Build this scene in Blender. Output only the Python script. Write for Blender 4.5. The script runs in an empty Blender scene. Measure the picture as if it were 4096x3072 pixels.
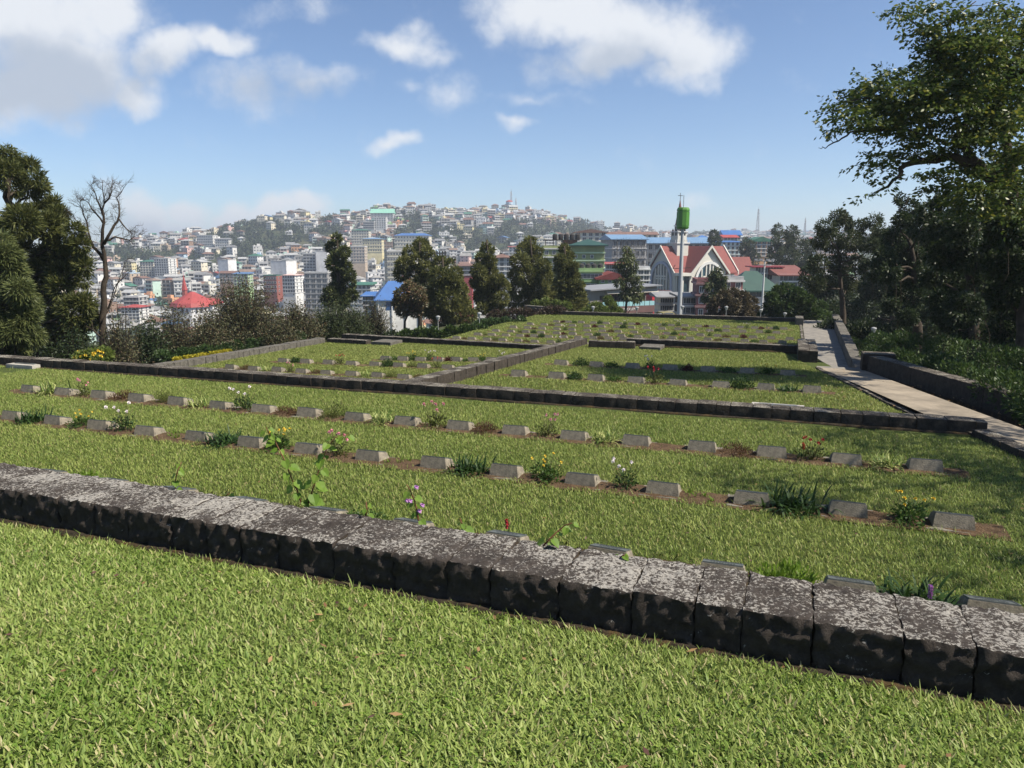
import bpy, math, random
import numpy as np
from mathutils import Vector, Matrix, noise

R = math.radians
sc = bpy.context.scene
COL = sc.collection

# ------------------------------------------------------------------ camera, sky, sun, exposure
CZ = 3.2                                   # the eye, metres above the first lawn
PITCH = R(10.2)
FPX = 745.0
cp, sp = math.cos(PITCH), math.sin(PITCH)
cam = bpy.data.cameras.new('camera')
cam.sensor_width = 36.0
cam.lens = FPX / 1024.0 * 36.0
cam.clip_start = 0.05
cam.clip_end = 20000
camo = bpy.data.objects.new('camera', cam)
COL.objects.link(camo)
camo.location = (0, 0, CZ)
camo.rotation_euler = (R(90) - PITCH, 0, 0)
sc.camera = camo

SUN_AZ, SUN_EL = R(109), R(50)             # azimuth clockwise from the view direction
sdir = Vector((math.sin(SUN_AZ) * math.cos(SUN_EL), math.cos(SUN_AZ) * math.cos(SUN_EL), math.sin(SUN_EL)))
sun = bpy.data.lights.new('sun', 'SUN')
sun.energy = 5.0
sun.angle = R(0.5)
sun.color = (1.0, 0.925, 0.80)
suno = bpy.data.objects.new('sun', sun)
COL.objects.link(suno)
suno.rotation_euler = (-sdir).to_track_quat('-Z', 'Y').to_euler()
suno.location = (40, 0, 60)

sc.view_settings.view_transform = 'Standard'
sc.view_settings.look = 'None'
sc.view_settings.exposure = 0.80
sc.view_settings.gamma = 1.0
sc.cycles.use_denoising = True
sc.cycles.max_bounces = 6
sc.cycles.diffuse_bounces = 3
sc.cycles.glossy_bounces = 2
sc.cycles.transmission_bounces = 3
sc.cycles.volume_bounces = 0
sc.cycles.sample_clamp_indirect = 4.0


def ray(u, v):
    a, b = u - 512.0, v - 384.0
    return np.array([a, FPX * cp - b * sp, -b * cp - FPX * sp])


def pix_z(u, v, z):
    d = ray(u, v)
    return np.array([0, 0, CZ]) + d * ((z - CZ) / d[2])


def pix_y(u, v, Y):
    d = ray(u, v)
    return np.array([0, 0, CZ]) + d * (Y / d[1])


def project(p):
    x, y, z = p[0], p[1], p[2] - CZ
    f = y * cp - z * sp
    up = y * sp + z * cp
    return 512 + FPX * x / f, 384 - FPX * up / f


world = bpy.data.worlds.new('World')
sc.world = world
world.use_nodes = True
wn = world.node_tree
for n_ in list(wn.nodes):
    wn.nodes.remove(n_)


def W(t, **kw):
    n = wn.nodes.new(t)
    for k, v in kw.items():
        setattr(n, k, v)
    return n


def wmath(op, a, b=None, clamp=False):
    n = W('ShaderNodeMath', operation=op, use_clamp=clamp)
    for i, x in enumerate((a, b)):
        if x is None:
            continue
        if isinstance(x, (int, float)):
            n.inputs[i].default_value = x
        else:
            wn.links.new(x, n.inputs[i])
    return n.outputs[0]


sky = W('ShaderNodeTexSky')
sky.sky_type = 'NISHITA'
sky.sun_disc = False
sky.sun_elevation = SUN_EL
sky.sun_rotation = SUN_AZ
sky.altitude = 1400
sky.air_density = 1.0
sky.dust_density = 0.6
sky.ozone_density = 1.6
hsv = W('ShaderNodeHueSaturation')
hsv.inputs['Saturation'].default_value = 1.0
wn.links.new(sky.outputs[0], hsv.inputs['Color'])
bg = W('ShaderNodeBackground')
bg.inputs['Strength'].default_value = 0.076
tint = W('ShaderNodeMix', data_type='RGBA', blend_type='MULTIPLY')
tint.inputs['Factor'].default_value = 1.0
wn.links.new(hsv.outputs[0], tint.inputs['A'])
tint.inputs['B'].default_value = (0.86, 0.95, 1.06, 1)
wn.links.new(tint.outputs['Result'], bg.inputs['Color'])
tc = W('ShaderNodeTexCoord')
sep = W('ShaderNodeSeparateXYZ')
wn.links.new(tc.outputs['Generated'], sep.inputs[0])
yy = wmath('MAXIMUM', sep.outputs[1], 0.05)
gx = wmath('DIVIDE', sep.outputs[0], yy)
gz = wmath('DIVIDE', sep.outputs[2], yy)
gv = W('ShaderNodeCombineXYZ')
wn.links.new(gx, gv.inputs[0])
wn.links.new(gz, gv.inputs[1])


def cloud_mask(blobs):
    """Clouds by their direction from the ground: blobs are (heading, height, half width, half height, weight)."""
    out = None
    for (u, v, ru, rv, w) in blobs:
        d = ray(u, v)
        U, V = d[0] / d[1], d[2] / d[1]
        sub = W('ShaderNodeVectorMath', operation='SUBTRACT')
        wn.links.new(warp.outputs[0], sub.inputs[0])
        sub.inputs[1].default_value = (U, V, 0)
        mul = W('ShaderNodeVectorMath', operation='MULTIPLY')
        wn.links.new(sub.outputs[0], mul.inputs[0])
        mul.inputs[1].default_value = (745.0 / ru, 745.0 / rv, 0)
        ln = W('ShaderNodeVectorMath', operation='LENGTH')
        wn.links.new(mul.outputs[0], ln.inputs[0])
        one = wmath('SUBTRACT', 1.0, ln.outputs['Value'])
        one = wmath('MULTIPLY', wmath('MAXIMUM', one, -0.6), w) if w != 1 else wmath('MAXIMUM', one, -0.6)
        out = one if out is None else wmath('MAXIMUM', out, one)
    return out


def wnoise(scale, detail, rough):
    n = W('ShaderNodeTexNoise')
    n.inputs['Scale'].default_value = scale
    n.inputs['Detail'].default_value = detail
    n.inputs['Roughness'].default_value = rough
    wn.links.new(gv.outputs[0], n.inputs['Vector'])
    return n


wnz = wnoise(7.0, 4.0, 0.55)
wsub = W('ShaderNodeVectorMath', operation='SUBTRACT')
wn.links.new(wnz.outputs['Color'], wsub.inputs[0])
wsub.inputs[1].default_value = (0.5, 0.5, 0.5)
wsc = W('ShaderNodeVectorMath', operation='SCALE')
wn.links.new(wsub.outputs[0], wsc.inputs[0])
wsc.inputs['Scale'].default_value = 0.13
warp = W('ShaderNodeVectorMath', operation='ADD')
wn.links.new(gv.outputs[0], warp.inputs[0])
wn.links.new(wsc.outputs[0], warp.inputs[1])
CLOUDS = [(10, 15, 150, 62, 1.0), (60, 66, 95, 52, 1.0), (105, 8, 50, 34, 1.0), (175, 42, 62, 30, .95), (225, 44, 46, 22, .9), (135, 80, 45, 30, .8), (30, 92, 85, 36, .9),
          (560, 10, 100, 38, .95), (640, 30, 85, 46, 1.0), (690, 46, 62, 42, 1.0), (610, 50, 60, 26, .8), (660, 70, 40, 26, .6),
          (398, 44, 44, 19, .58), (428, 56, 32, 13, .34), (565, 62, 34, 20, .42), (255, 98, 62, 30, .40), (315, 86, 46, 19, .46), (450, 94, 30, 18, .24), (395, 93, 18, 9, .2),
          (402, 148, 30, 10, .52), (514, 129, 28, 11, .52), (535, 96, 40, 9, .25), (300, 3, 40, 14, .25),
          (140, 212, 50, 24, .75), (186, 200, 28, 18, 1.0), (165, 224, 76, 22, .8), (240, 205, 32, 19, .95), (282, 209, 40, 18, .9), (315, 204, 28, 15, .9), (245, 222, 64, 18, .8),
          (36, 186, 26, 18, .35), (690, 210, 24, 8, .3)]
cm = cloud_mask(CLOUDS)
nz = wnoise(13.0, 9.0, 0.66)
cm = wmath('ADD', cm, wmath('MULTIPLY', wmath('SUBTRACT', nz.outputs['Fac'], 0.5), 1.05))
mr = W('ShaderNodeMapRange', interpolation_type='SMOOTHSTEP')
wn.links.new(cm, mr.inputs['Value'])
mr.inputs['From Min'].default_value = -0.08
mr.inputs['From Max'].default_value = 0.62
mr.inputs['To Max'].default_value = 0.92
gm = cloud_mask([(45, 82, 120, 48, 1.0), (150, 66, 60, 22, .5), (590, 62, 120, 26, .55), (150, 230, 90, 14, .5), (280, 100, 90, 26, .6)])
gm = wmath('ADD', gm, wmath('MULTIPLY', wmath('SUBTRACT', wnoise(9.0, 5.0, 0.6).outputs['Fac'], 0.5), 1.0))
gr = W('ShaderNodeMapRange', interpolation_type='SMOOTHSTEP')
wn.links.new(gm, gr.inputs['Value'])
gr.inputs['From Min'].default_value = -0.15
gr.inputs['From Max'].default_value = 0.6
ccol = W('ShaderNodeMix', data_type='RGBA')
wn.links.new(gr.outputs[0], ccol.inputs['Factor'])
ccol.inputs['A'].default_value = (0.52, 0.535, 0.555, 1)
ccol.inputs['B'].default_value = (0.31, 0.345, 0.40, 1)
bgc = W('ShaderNodeBackground')
wn.links.new(ccol.outputs['Result'], bgc.inputs['Color'])
bgc.inputs['Strength'].default_value = 1.0
mixs = W('ShaderNodeMixShader')
wn.links.new(mr.outputs[0], mixs.inputs[0])
wn.links.new(bg.outputs[0], mixs.inputs[1])
wn.links.new(bgc.outputs[0], mixs.inputs[2])
wout = W('ShaderNodeOutputWorld')
wn.links.new(mixs.outputs[0], wout.inputs['Surface'])

# ------------------------------------------------------------------ materials
MATS = {}


def newmat(name):
    m = bpy.data.materials.new(name)
    m.use_nodes = True
    nt = m.node_tree
    b = nt.nodes['Principled BSDF']
    return m, nt, b


def node(nt, t, ins=None, **kw):
    n = nt.nodes.new(t)
    for k, v in kw.items():
        setattr(n, k, v)
    for k, v in (ins or {}).items():
        if isinstance(v, bpy.types.NodeSocket):
            nt.links.new(v, n.inputs[k])
        else:
            n.inputs[k].default_value = v
    return n


def c4(c):
    return (c[0], c[1], c[2], 1.0)


def mat(name, c1, c2=None, scale=3.0, rough=0.8, spec=0.3, bump=0.0, bscale=None, metal=0.0, lo=0.35, hi=0.65, streak=None):
    """A plain weathered surface: two colours mixed by noise, optional bump, optional vertical streaks."""
    if name in MATS:
        return MATS[name]
    m, nt, b = newmat(name)
    b.inputs['Roughness'].default_value = rough
    b.inputs['Specular IOR Level'].default_value = spec
    b.inputs['Metallic'].default_value = metal
    t = node(nt, 'ShaderNodeTexCoord')
    if c2 is None:
        c2 = tuple(x * 0.8 for x in c1)
    vec = t.outputs['Object']
    if streak:
        mp = node(nt, 'ShaderNodeMapping', {'Vector': vec, 'Scale': streak})
        vec = mp.outputs[0]
    n = node(nt, 'ShaderNodeTexNoise', {'Vector': vec, 'Scale': scale, 'Detail': 6.0, 'Roughness': 0.65})
    r = node(nt, 'ShaderNodeMapRange', {'Value': n.outputs['Fac'], 'From Min': lo, 'From Max': hi})
    mx = node(nt, 'ShaderNodeMix', {'Factor': r.outputs[0], 'A': c4(c1), 'B': c4(c2)}, data_type='RGBA')
    nt.links.new(mx.outputs['Result'], b.inputs['Base Color'])
    if bump:
        n2 = node(nt, 'ShaderNodeTexNoise', {'Vector': t.outputs['Object'], 'Scale': bscale or scale * 4, 'Detail': 5.0, 'Roughness': 0.7})
        bp = node(nt, 'ShaderNodeBump', {'Height': n2.outputs['Fac'], 'Strength': bump, 'Distance': 0.05})
        nt.links.new(bp.outputs[0], b.inputs['Normal'])
    MATS[name] = m
    return m


def leaf(name, c1, c2, c3=None, trans=0.35, nscale=0.6, gloss=0.25, rough=0.5, c3f=0.12):
    """Leaves: the colour varies from leaf to leaf and from spray to spray."""
    if name in MATS:
        return MATS[name]
    m, nt, b = newmat(name)
    g = node(nt, 'ShaderNodeNewGeometry')
    t = node(nt, 'ShaderNodeTexCoord')
    n = node(nt, 'ShaderNodeTexNoise', {'Vector': t.outputs['Object'], 'Scale': nscale, 'Detail': 3.0})
    s = node(nt, 'ShaderNodeMath', {0: g.outputs['Random Per Island'], 1: n.outputs['Fac']}, operation='ADD')
    r = node(nt, 'ShaderNodeMapRange', {'Value': s.outputs[0], 'From Min': 0.4, 'From Max': 1.6})
    mx = node(nt, 'ShaderNodeMix', {'Factor': r.outputs[0], 'A': c4(c1), 'B': c4(c2)}, data_type='RGBA')
    colr = mx.outputs['Result']
    if c3:
        w = node(nt, 'ShaderNodeTexWhiteNoise', {'W': g.outputs['Random Per Island']}, noise_dimensions='1D')
        gt = node(nt, 'ShaderNodeMath', {0: w.outputs['Value'], 1: c3f}, operation='LESS_THAN')
        m3 = node(nt, 'ShaderNodeMix', {'Factor': gt.outputs[0], 'A': colr, 'B': c4(c3)}, data_type='RGBA')
        colr = m3.outputs['Result']
    nt.links.new(colr, b.inputs['Base Color'])
    b.inputs['Roughness'].default_value = rough
    b.inputs['Specular IOR Level'].default_value = gloss
    tr = node(nt, 'ShaderNodeBsdfTranslucent', {'Color': colr})
    ms = node(nt, 'ShaderNodeMixShader', {0: trans, 1: b.outputs[0], 2: tr.outputs[0]})
    nt.links.new(ms.outputs[0], nt.nodes['Material Output'].inputs['Surface'])
    MATS[name] = m
    return m


def stone_mat(name, dark, mid, lichen, cover, scale=1.0, top_extra=0.0, moss=None):
    """Weathered stone with lichen blotches, denser on upward faces."""
    m, nt, b = newmat(name)
    b.inputs['Roughness'].default_value = 0.9
    b.inputs['Specular IOR Level'].default_value = 0.2
    t = node(nt, 'ShaderNodeTexCoord')
    P = t.outputs['Object']
    n1 = node(nt, 'ShaderNodeTexNoise', {'Vector': P, 'Scale': 9.0 * scale, 'Detail': 9.0, 'Roughness': 0.75})
    r1 = node(nt, 'ShaderNodeMapRange', {'Value': n1.outputs['Fac'], 'From Min': 0.30, 'From Max': 0.78})
    mx = node(nt, 'ShaderNodeMix', {'Factor': r1.outputs[0], 'A': c4(dark), 'B': c4(mid)}, data_type='RGBA')
    colr = mx.outputs['Result']
    if moss:
        nm = node(nt, 'ShaderNodeTexNoise', {'Vector': P, 'Scale': 6.0 * scale, 'Detail': 6.0, 'Roughness': 0.7})
        rm = node(nt, 'ShaderNodeMapRange', {'Value': nm.outputs['Fac'], 'From Min': 0.5, 'From Max': 0.62})
        mm = node(nt, 'ShaderNodeMix', {'Factor': rm.outputs[0], 'A': colr, 'B': c4(moss)}, data_type='RGBA')
        colr = mm.outputs['Result']
    n2 = node(nt, 'ShaderNodeTexNoise', {'Vector': P, 'Scale': 52.0 * scale, 'Detail': 8.0, 'Roughness': 0.72, 'Distortion': 0.5})
    n3 = node(nt, 'ShaderNodeTexNoise', {'Vector': P, 'Scale': 3.2 * scale, 'Detail': 4.0})
    g = node(nt, 'ShaderNodeNewGeometry')
    sx = node(nt, 'ShaderNodeSeparateXYZ', {0: g.outputs['True Normal']})
    nzc = node(nt, 'ShaderNodeMapRange', {'Value': sx.outputs[2], 'From Min': 0.3, 'From Max': 0.9, 'To Min': 0.0, 'To Max': top_extra})
    s = node(nt, 'ShaderNodeMath', {0: n3.outputs['Fac'], 1: 0.38}, operation='MULTIPLY')
    s2 = node(nt, 'ShaderNodeMath', {0: n2.outputs['Fac'], 1: s.outputs[0]}, operation='ADD')
    s3 = node(nt, 'ShaderNodeMath', {0: s2.outputs[0], 1: nzc.outputs[0]}, operation='ADD')
    th = 0.945 - cover
    r2 = node(nt, 'ShaderNodeMapRange', {'Value': s3.outputs[0], 'From Min': th, 'From Max': th + 0.05})
    m2 = node(nt, 'ShaderNodeMix', {'Factor': r2.outputs[0], 'A': colr, 'B': c4(lichen)}, data_type='RGBA')
    nt.links.new(m2.outputs['Result'], b.inputs['Base Color'])
    bn = node(nt, 'ShaderNodeTexNoise', {'Vector': P, 'Scale': 24.0 * scale, 'Detail': 8.0, 'Roughness': 0.75})
    bp = node(nt, 'ShaderNodeBump', {'Height': bn.outputs['Fac'], 'Strength': 0.9, 'Distance': 0.03 / scale})
    nt.links.new(bp.outputs[0], b.inputs['Normal'])
    MATS[name] = m
    return m


# ------------------------------------------------------------------ mesh helpers
def tag(o, label=None, cat=None, group=None, kind=None):
    if label:
        o['label'] = label
    if cat:
        o['category'] = cat
    if group:
        o['group'] = group
    if kind:
        o['kind'] = kind
    return o


def link(name, me, parent=None, loc=None, rz=0.0):
    o = bpy.data.objects.new(name, me)
    COL.objects.link(o)
    if parent is not None:
        o.parent = parent
    if loc is not None:
        o.location = loc
    if rz:
        o.rotation_euler = (0, 0, rz)
    return o


def empty(name, loc, rz=0.0):
    o = bpy.data.objects.new(name, None)
    o.empty_display_size = 0.2
    COL.objects.link(o)
    o.location = loc
    o.rotation_euler = (0, 0, rz)
    return o


def np_mesh(name, V, F, mats, midx=None, smooth=False):
    """V (n,3) array; F (m,k) array of equal-sized faces."""
    me = bpy.data.meshes.new(name)
    V = np.ascontiguousarray(V, dtype=np.float32)
    F = np.ascontiguousarray(F, dtype=np.int32)
    k = F.shape[1]
    me.vertices.add(len(V))
    me.vertices.foreach_set('co', V.ravel())
    me.loops.add(F.size)
    me.loops.foreach_set('vertex_index', F.ravel())
    me.polygons.add(len(F))
    me.polygons.foreach_set('loop_start', np.arange(0, F.size, k, dtype=np.int32))
    me.polygons.foreach_set('loop_total', np.full(len(F), k, dtype=np.int32))
    for m in (mats if isinstance(mats, (list, tuple)) else [mats]):
        me.materials.append(m)
    if midx is not None:
        me.polygons.foreach_set('material_index', np.ascontiguousarray(midx, dtype=np.int32))
    if smooth:
        me.polygons.foreach_set('use_smooth', np.ones(len(F), dtype=bool))
    me.update(calc_edges=True)
    return me


def quads_mesh(name, Q, mats, midx=None):
    n = len(Q)
    return np_mesh(name, Q.reshape(-1, 3), np.arange(n * 4).reshape(n, 4), mats, midx)


def strips_mesh(name, S, mats, midx=None):
    """S (n, k, 2, 3): n ribbons of k cross sections."""
    n, k = S.shape[:2]
    base = (np.arange(n) * k * 2)[:, None, None]
    j = (np.arange(k - 1) * 2)[None, :, None]
    F = base + j + np.array([0, 1, 3, 2])[None, None, :]
    if midx is not None:
        midx = np.repeat(midx, k - 1)
    return np_mesh(name, S.reshape(-1, 3), F.reshape(-1, 4), mats, midx)


class MB:
    def __init__(self):
        self.v, self.f, self.m = [], [], []
        self.T = None

    def add(self, vs, fs, m=0):
        o = len(self.v)
        if self.T is not None:
            vs = [tuple(self.T @ Vector(p)) for p in vs]
        self.v += [tuple(p) for p in vs]
        for f in fs:
            self.f.append([i + o for i in f])
            self.m.append(m)

    def box(self, x0, x1, y0, y1, z0, z1, m=0):
        self.add([(x0, y0, z0), (x1, y0, z0), (x1, y1, z0), (x0, y1, z0), (x0, y0, z1), (x1, y0, z1), (x1, y1, z1), (x0, y1, z1)],
                 [(0, 3, 2, 1), (4, 5, 6, 7), (0, 1, 5, 4), (1, 2, 6, 5), (2, 3, 7, 6), (3, 0, 4, 7)], m)

    def quad(self, a, b, c, d, m=0):
        self.add([a, b, c, d], [(0, 1, 2, 3)], m)

    def prism(self, poly, d, m=0):
        """poly: list of (x,z) counter-clockwise seen from -y, from y=d[0] to y=d[1]."""
        n = len(poly)
        vs = [(x, d[0], z) for x, z in poly] + [(x, d[1], z) for x, z in poly]
        fs = [tuple(range(n)), tuple(range(2 * n - 1, n - 1, -1))]
        for i in range(n):
            j = (i + 1) % n
            fs.append((i, i + n, j + n, j))
        self.add(vs, fs, m)

    def tube(self, pts, rad, n=7, m=0, cap=True):
        pts = [Vector(p) for p in pts]
        if not isinstance(rad, (list, tuple)):
            rad = [rad] * len(pts)
        vs, fs = [], []
        for i, p in enumerate(pts):
            t = (pts[min(i + 1, len(pts) - 1)] - pts[max(i - 1, 0)])
            if t.length < 1e-6:
                t = Vector((0, 0, 1))
            t.normalize()
            a = t.cross(Vector((0.31, 0.93, 0.17)))
            if a.length < 1e-3:
                a = t.cross(Vector((1, 0, 0)))
            a.normalize()
            b = t.cross(a)
            for k in range(n):
                q = 2 * math.pi * k / n
                vs.append(p + (a * math.cos(q) + b * math.sin(q)) * rad[i])
        for i in range(len(pts) - 1):
            for k in range(n):
                k2 = (k + 1) % n
                fs.append((i * n + k, i * n + k2, (i + 1) * n + k2, (i + 1) * n + k))
        if cap:
            fs.append(tuple(range(n - 1, -1, -1)))
            fs.append(tuple(range((len(pts) - 1) * n, len(pts) * n)))
        self.add(vs, fs, m)

    def lathe(self, prof, n=16, m=0, c=(0, 0)):
        vs, fs = [], []
        for r, z in prof:
            for k in range(n):
                q = 2 * math.pi * k / n
                vs.append((c[0] + r * math.cos(q), c[1] + r * math.sin(q), z))
        for i in range(len(prof) - 1):
            for k in range(n):
                k2 = (k + 1) % n
                fs.append((i * n + k, i * n + k2, (i + 1) * n + k2, (i + 1) * n + k))
        fs.append(tuple(range(n - 1, -1, -1)))
        fs.append(tuple(range((len(prof) - 1) * n, len(prof) * n)))
        self.add(vs, fs, m)

    def mesh(self, name, mats, smooth=False):
        me = bpy.data.meshes.new(name)
        me.from_pydata(self.v, [], self.f)
        for m in (mats if isinstance(mats, (list, tuple)) else [mats]):
            me.materials.append(m)
        me.polygons.foreach_set('material_index', self.m)
        if smooth:
            me.polygons.foreach_set('use_smooth', [True] * len(self.f))
        me.update()
        return me

    def build(self, name, mats, parent=None, loc=None, rz=0.0, smooth=False):
        return link(name, self.mesh(name, mats, smooth), parent, loc, rz)


def text_obj(name, body, size, m, parent, loc, rot, width=None, depth=0.02):
    cu = bpy.data.curves.new(name, 'FONT')
    cu.body = body
    cu.size = size
    cu.extrude = depth
    cu.align_x = 'CENTER'
    cu.align_y = 'CENTER'
    cu.materials.append(m)
    o = bpy.data.objects.new(name, cu)
    COL.objects.link(o)
    o.parent = parent
    o.location = loc
    o.rotation_euler = rot
    bpy.context.view_layer.update()
    me = bpy.data.meshes.new_from_object(o.evaluated_get(bpy.context.evaluated_depsgraph_get()))
    wx = o.dimensions.x
    bpy.data.objects.remove(o)
    o = link(name, me, parent, loc)
    o.rotation_euler = rot
    if width and wx > 0.01:
        o.scale = (width / wx, 1, 1)
    return o


def sm(x, a, b):
    t = np.clip((x - a) / (b - a), 0, 1)
    return t * t * (3 - 2 * t)


ORD = ['zeroth', 'first', 'second', 'third', 'fourth', 'fifth', 'sixth', 'seventh', 'eighth', 'ninth', 'tenth', 'eleventh', 'twelfth', 'thirteenth',
       'fourteenth', 'fifteenth', 'sixteenth', 'seventeenth', 'eighteenth', 'nineteenth', 'twentieth']
TENS = ['', '', 'twenty', 'thirty', 'forty', 'fifty', 'sixty', 'seventy', 'eighty', 'ninety']


def ordinal(n):
    if n <= 20:
        return ORD[n]
    if n % 10 == 0:
        return TENS[n // 10][:-1] + 'ieth'
    return TENS[n // 10] + '-' + ORD[n % 10]


# ------------------------------------------------------------------ the lie of the land
# s runs along the rows of stones (to the right), t away from the eye across them
AL = R(20.3)
E1 = np.array([math.cos(AL), -math.sin(AL)])
E2 = np.array([math.sin(AL), math.cos(AL)])
E1V = Vector((E1[0], E1[1], 0))
E2V = Vector((E2[0], E2[1], 0))


def st2xy(s, t):
    return s * E1[0] + t * E2[0], s * E1[1] + t * E2[1]


def xy2st(x, y):
    return x * E1[0] + y * E1[1], x * E2[0] + y * E2[1]


def zA(s, t):
    return 1.08 + 0.125 * (3.85 - t)


def zB(s, t):
    return 0.0 * t


def zCR(s, t):
    return -0.12 - 0.045 * (t - 15.3)


def zCL(s, t):
    return -1.05 + 0.0 * t


def zD(s, t):
    return -1.75 + 0.0 * t


def on_plane(u, v, fn):
    d = ray(u, v)
    k = 3.0 / max(1e-6, -d[2])
    for _ in range(40):
        p = np.array([0, 0, CZ]) + d * k
        s, t = xy2st(p[0], p[1])
        z = fn(s, t)
        k = (z - CZ) / d[2]
    p = np.array([0, 0, CZ]) + d * k
    return xy2st(p[0], p[1])


TY = np.array([80, 150, 250, 400, 600, 800, 1000, 1200, 1500, 2000, 3600.])
TU = np.array([-100, 130, 300, 400, 512, 620, 700, 820, 1124.])
TV = np.array([
    [372, 380, 380, 345, 305, 278, 258, 262, 270, 262, 255],
    [365, 380, 378, 342, 300, 268, 246, 258, 265, 258, 253],
    [358, 372, 370, 338, 292, 255, 222, 232, 250, 255, 253],
    [352, 360, 358, 332, 287, 250, 215, 220, 245, 252, 252],
    [345, 352, 352, 328, 282, 247, 216, 213, 235, 250, 252],
    [338, 326, 319, 305, 280, 254, 240, 230, 240, 248, 250],
    [336, 324, 316, 292, 272, 258, 250, 244, 237, 235, 248],
    [334, 320, 310, 295, 275, 262, 252, 246, 240, 235, 248],
    [334, 320, 310, 295, 275, 262, 252, 246, 240, 235, 248.]])


def z_far(x, y):
    x = np.asarray(x, float)
    y = np.asarray(y, float)
    Y = np.clip(np.hypot(x, y) * 0.94, 80, 3600)
    az = np.arctan2(x, np.maximum(y, 0.02 * np.abs(x) + 1e-3))
    u = np.clip(512 + 733 * np.tan(np.clip(az, -1.2, 1.2)), -100, 1124)
    iu = np.clip(np.searchsorted(TU, u) - 1, 0, len(TU) - 2)
    fu = (u - TU[iu]) / (TU[iu + 1] - TU[iu])
    fu = fu * fu * (3 - 2 * fu)
    lY = np.log(Y)
    LT = np.log(TY)
    iy = np.clip(np.searchsorted(LT, lY) - 1, 0, len(TY) - 2)
    fy = (lY - LT[iy]) / (LT[iy + 1] - LT[iy])
    v = (TV[iu, iy] * (1 - fu) + TV[iu + 1, iy] * fu) * (1 - fy) + (TV[iu, iy + 1] * (1 - fu) + TV[iu + 1, iy + 1] * fu) * fy
    b = v - 384
    slope = (-b * cp - FPX * sp) / (FPX * cp - b * sp)
    wob = (np.sin(x * 0.011 + 1) * np.cos(y * 0.009) + 0.5 * np.sin(x * 0.031 + y * 0.023)) * np.clip(Y / 600, 0, 1.5) * 2.2
    return CZ + Y / 0.94 * np.cos(np.clip(az, -1.2, 1.2)) * slope + wob


def z_near(x, y):
    s, t = xy2st(x, y)
    z = np.full(np.shape(s), -2.5)
    z = z + 0.0 * s
    wood = -0.45 - 2.2 * sm(t, 24, 38) + 0.9 * (1 - sm(t, 2, 12)) - 0.10 * np.maximum(s - 7, 0)
    z = np.where(s > 1, z + (wood - z) * sm(s, 4.6, 5.4 + 0 * t), z)
    z = z - 0.38 * np.maximum(-24.5 - s, 0)
    left = 0.3 * (1 - sm(t, 14.2, 15.2))
    z = np.where(t < 4.5, np.minimum(zA(s, t) - 0.3, 2.0), z)
    z = np.where((t >= 4.5) & (t < 15) & (s < 4.5), -0.45, z)
    return z


def z_ground(x, y):
    x = np.asarray(x, float)
    y = np.asarray(y, float)
    s, t = xy2st(x, y)
    r = np.hypot(x, y)
    w = sm(r, 60, 92)
    return z_near(x, y) * (1 - w) + z_far(x, y) * w


def zg(x, y):
    return float(z_ground(np.array([x]), np.array([y]))[0])

# ------------------------------------------------------------------ ground, lawns, path
rng = np.random.default_rng(7)
random.seed(7)


def build_ground():
    az = np.concatenate([np.linspace(-180, -50, 36, endpoint=False), np.linspace(-50, 50, 240, endpoint=False), np.linspace(50, 180, 36)]) * math.pi / 180
    rr = np.concatenate([[0.01], np.geomspace(1.2, 3500, 150)])
    A, RR = np.meshgrid(az, rr)
    X, Y = RR * np.sin(A), RR * np.cos(A)
    Z = z_ground(X, Y)
    na, nr = len(az), len(rr)
    V = np.stack([X, Y, Z], -1).reshape(-1, 3)
    i, j = np.meshgrid(np.arange(nr - 1), np.arange(na - 1), indexing='ij')
    a = i * na + j
    F = np.stack([a, a + na, a + na + 1, a + 1], -1).reshape(-1, 4)
    o = link('ground', np_mesh('ground', V, F, mat('hill soil and scrub', (.030, .045, .018), (.075, .075, .040), scale=.06, rough=1, spec=.1, bump=.3, bscale=.5), smooth=True))
    tag(o, 'scrubby green hillside ground falling from the cemetery to the town and ridge', 'ground', kind='structure')


build_ground()
M_lawn = mat('lawn soil under grass', (.045, .070, .016), (.075, .085, .028), scale=9, rough=1, spec=.1, bump=.5, bscale=60)
M_soil = mat('bed soil', (.16, .105, .062), (.085, .055, .033), scale=14, rough=1, spec=.1, bump=1.0, bscale=40)


def lawn_sheet(label, poly, fn, step=0.5):
    """A lawn as a grid inside a quadrilateral given by (s,t) corners a,b,c,d."""
    a, b, c, d = [np.array(p, float) for p in poly]
    nu = max(2, int(np.linalg.norm(b - a) / step))
    nv = max(2, int(np.linalg.norm(d - a) / step))
    U, Vv = np.meshgrid(np.linspace(0, 1, nu), np.linspace(0, 1, nv))
    P = (a[None, None] * (1 - U[..., None]) * (1 - Vv[..., None]) + b * U[..., None] * (1 - Vv[..., None]) + c * U[..., None] * Vv[..., None] + d * (1 - U[..., None]) * Vv[..., None])
    S, T = P[..., 0], P[..., 1]
    X, Y = st2xy(S, T)
    Z = fn(S, T) + 0.012 * np.sin(S * 1.7 + T) * np.cos(T * 1.3)
    i, j = np.meshgrid(np.arange(nv - 1), np.arange(nu - 1), indexing='ij')
    q = i * nu + j
    F = np.stack([q, q + 1, q + nu + 1, q + nu], -1).reshape(-1, 4)
    o = link('lawn', np_mesh('lawn', np.stack([X, Y, Z], -1).reshape(-1, 3), F, M_lawn, smooth=True))
    return tag(o, label, 'lawn', kind='structure')


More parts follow.
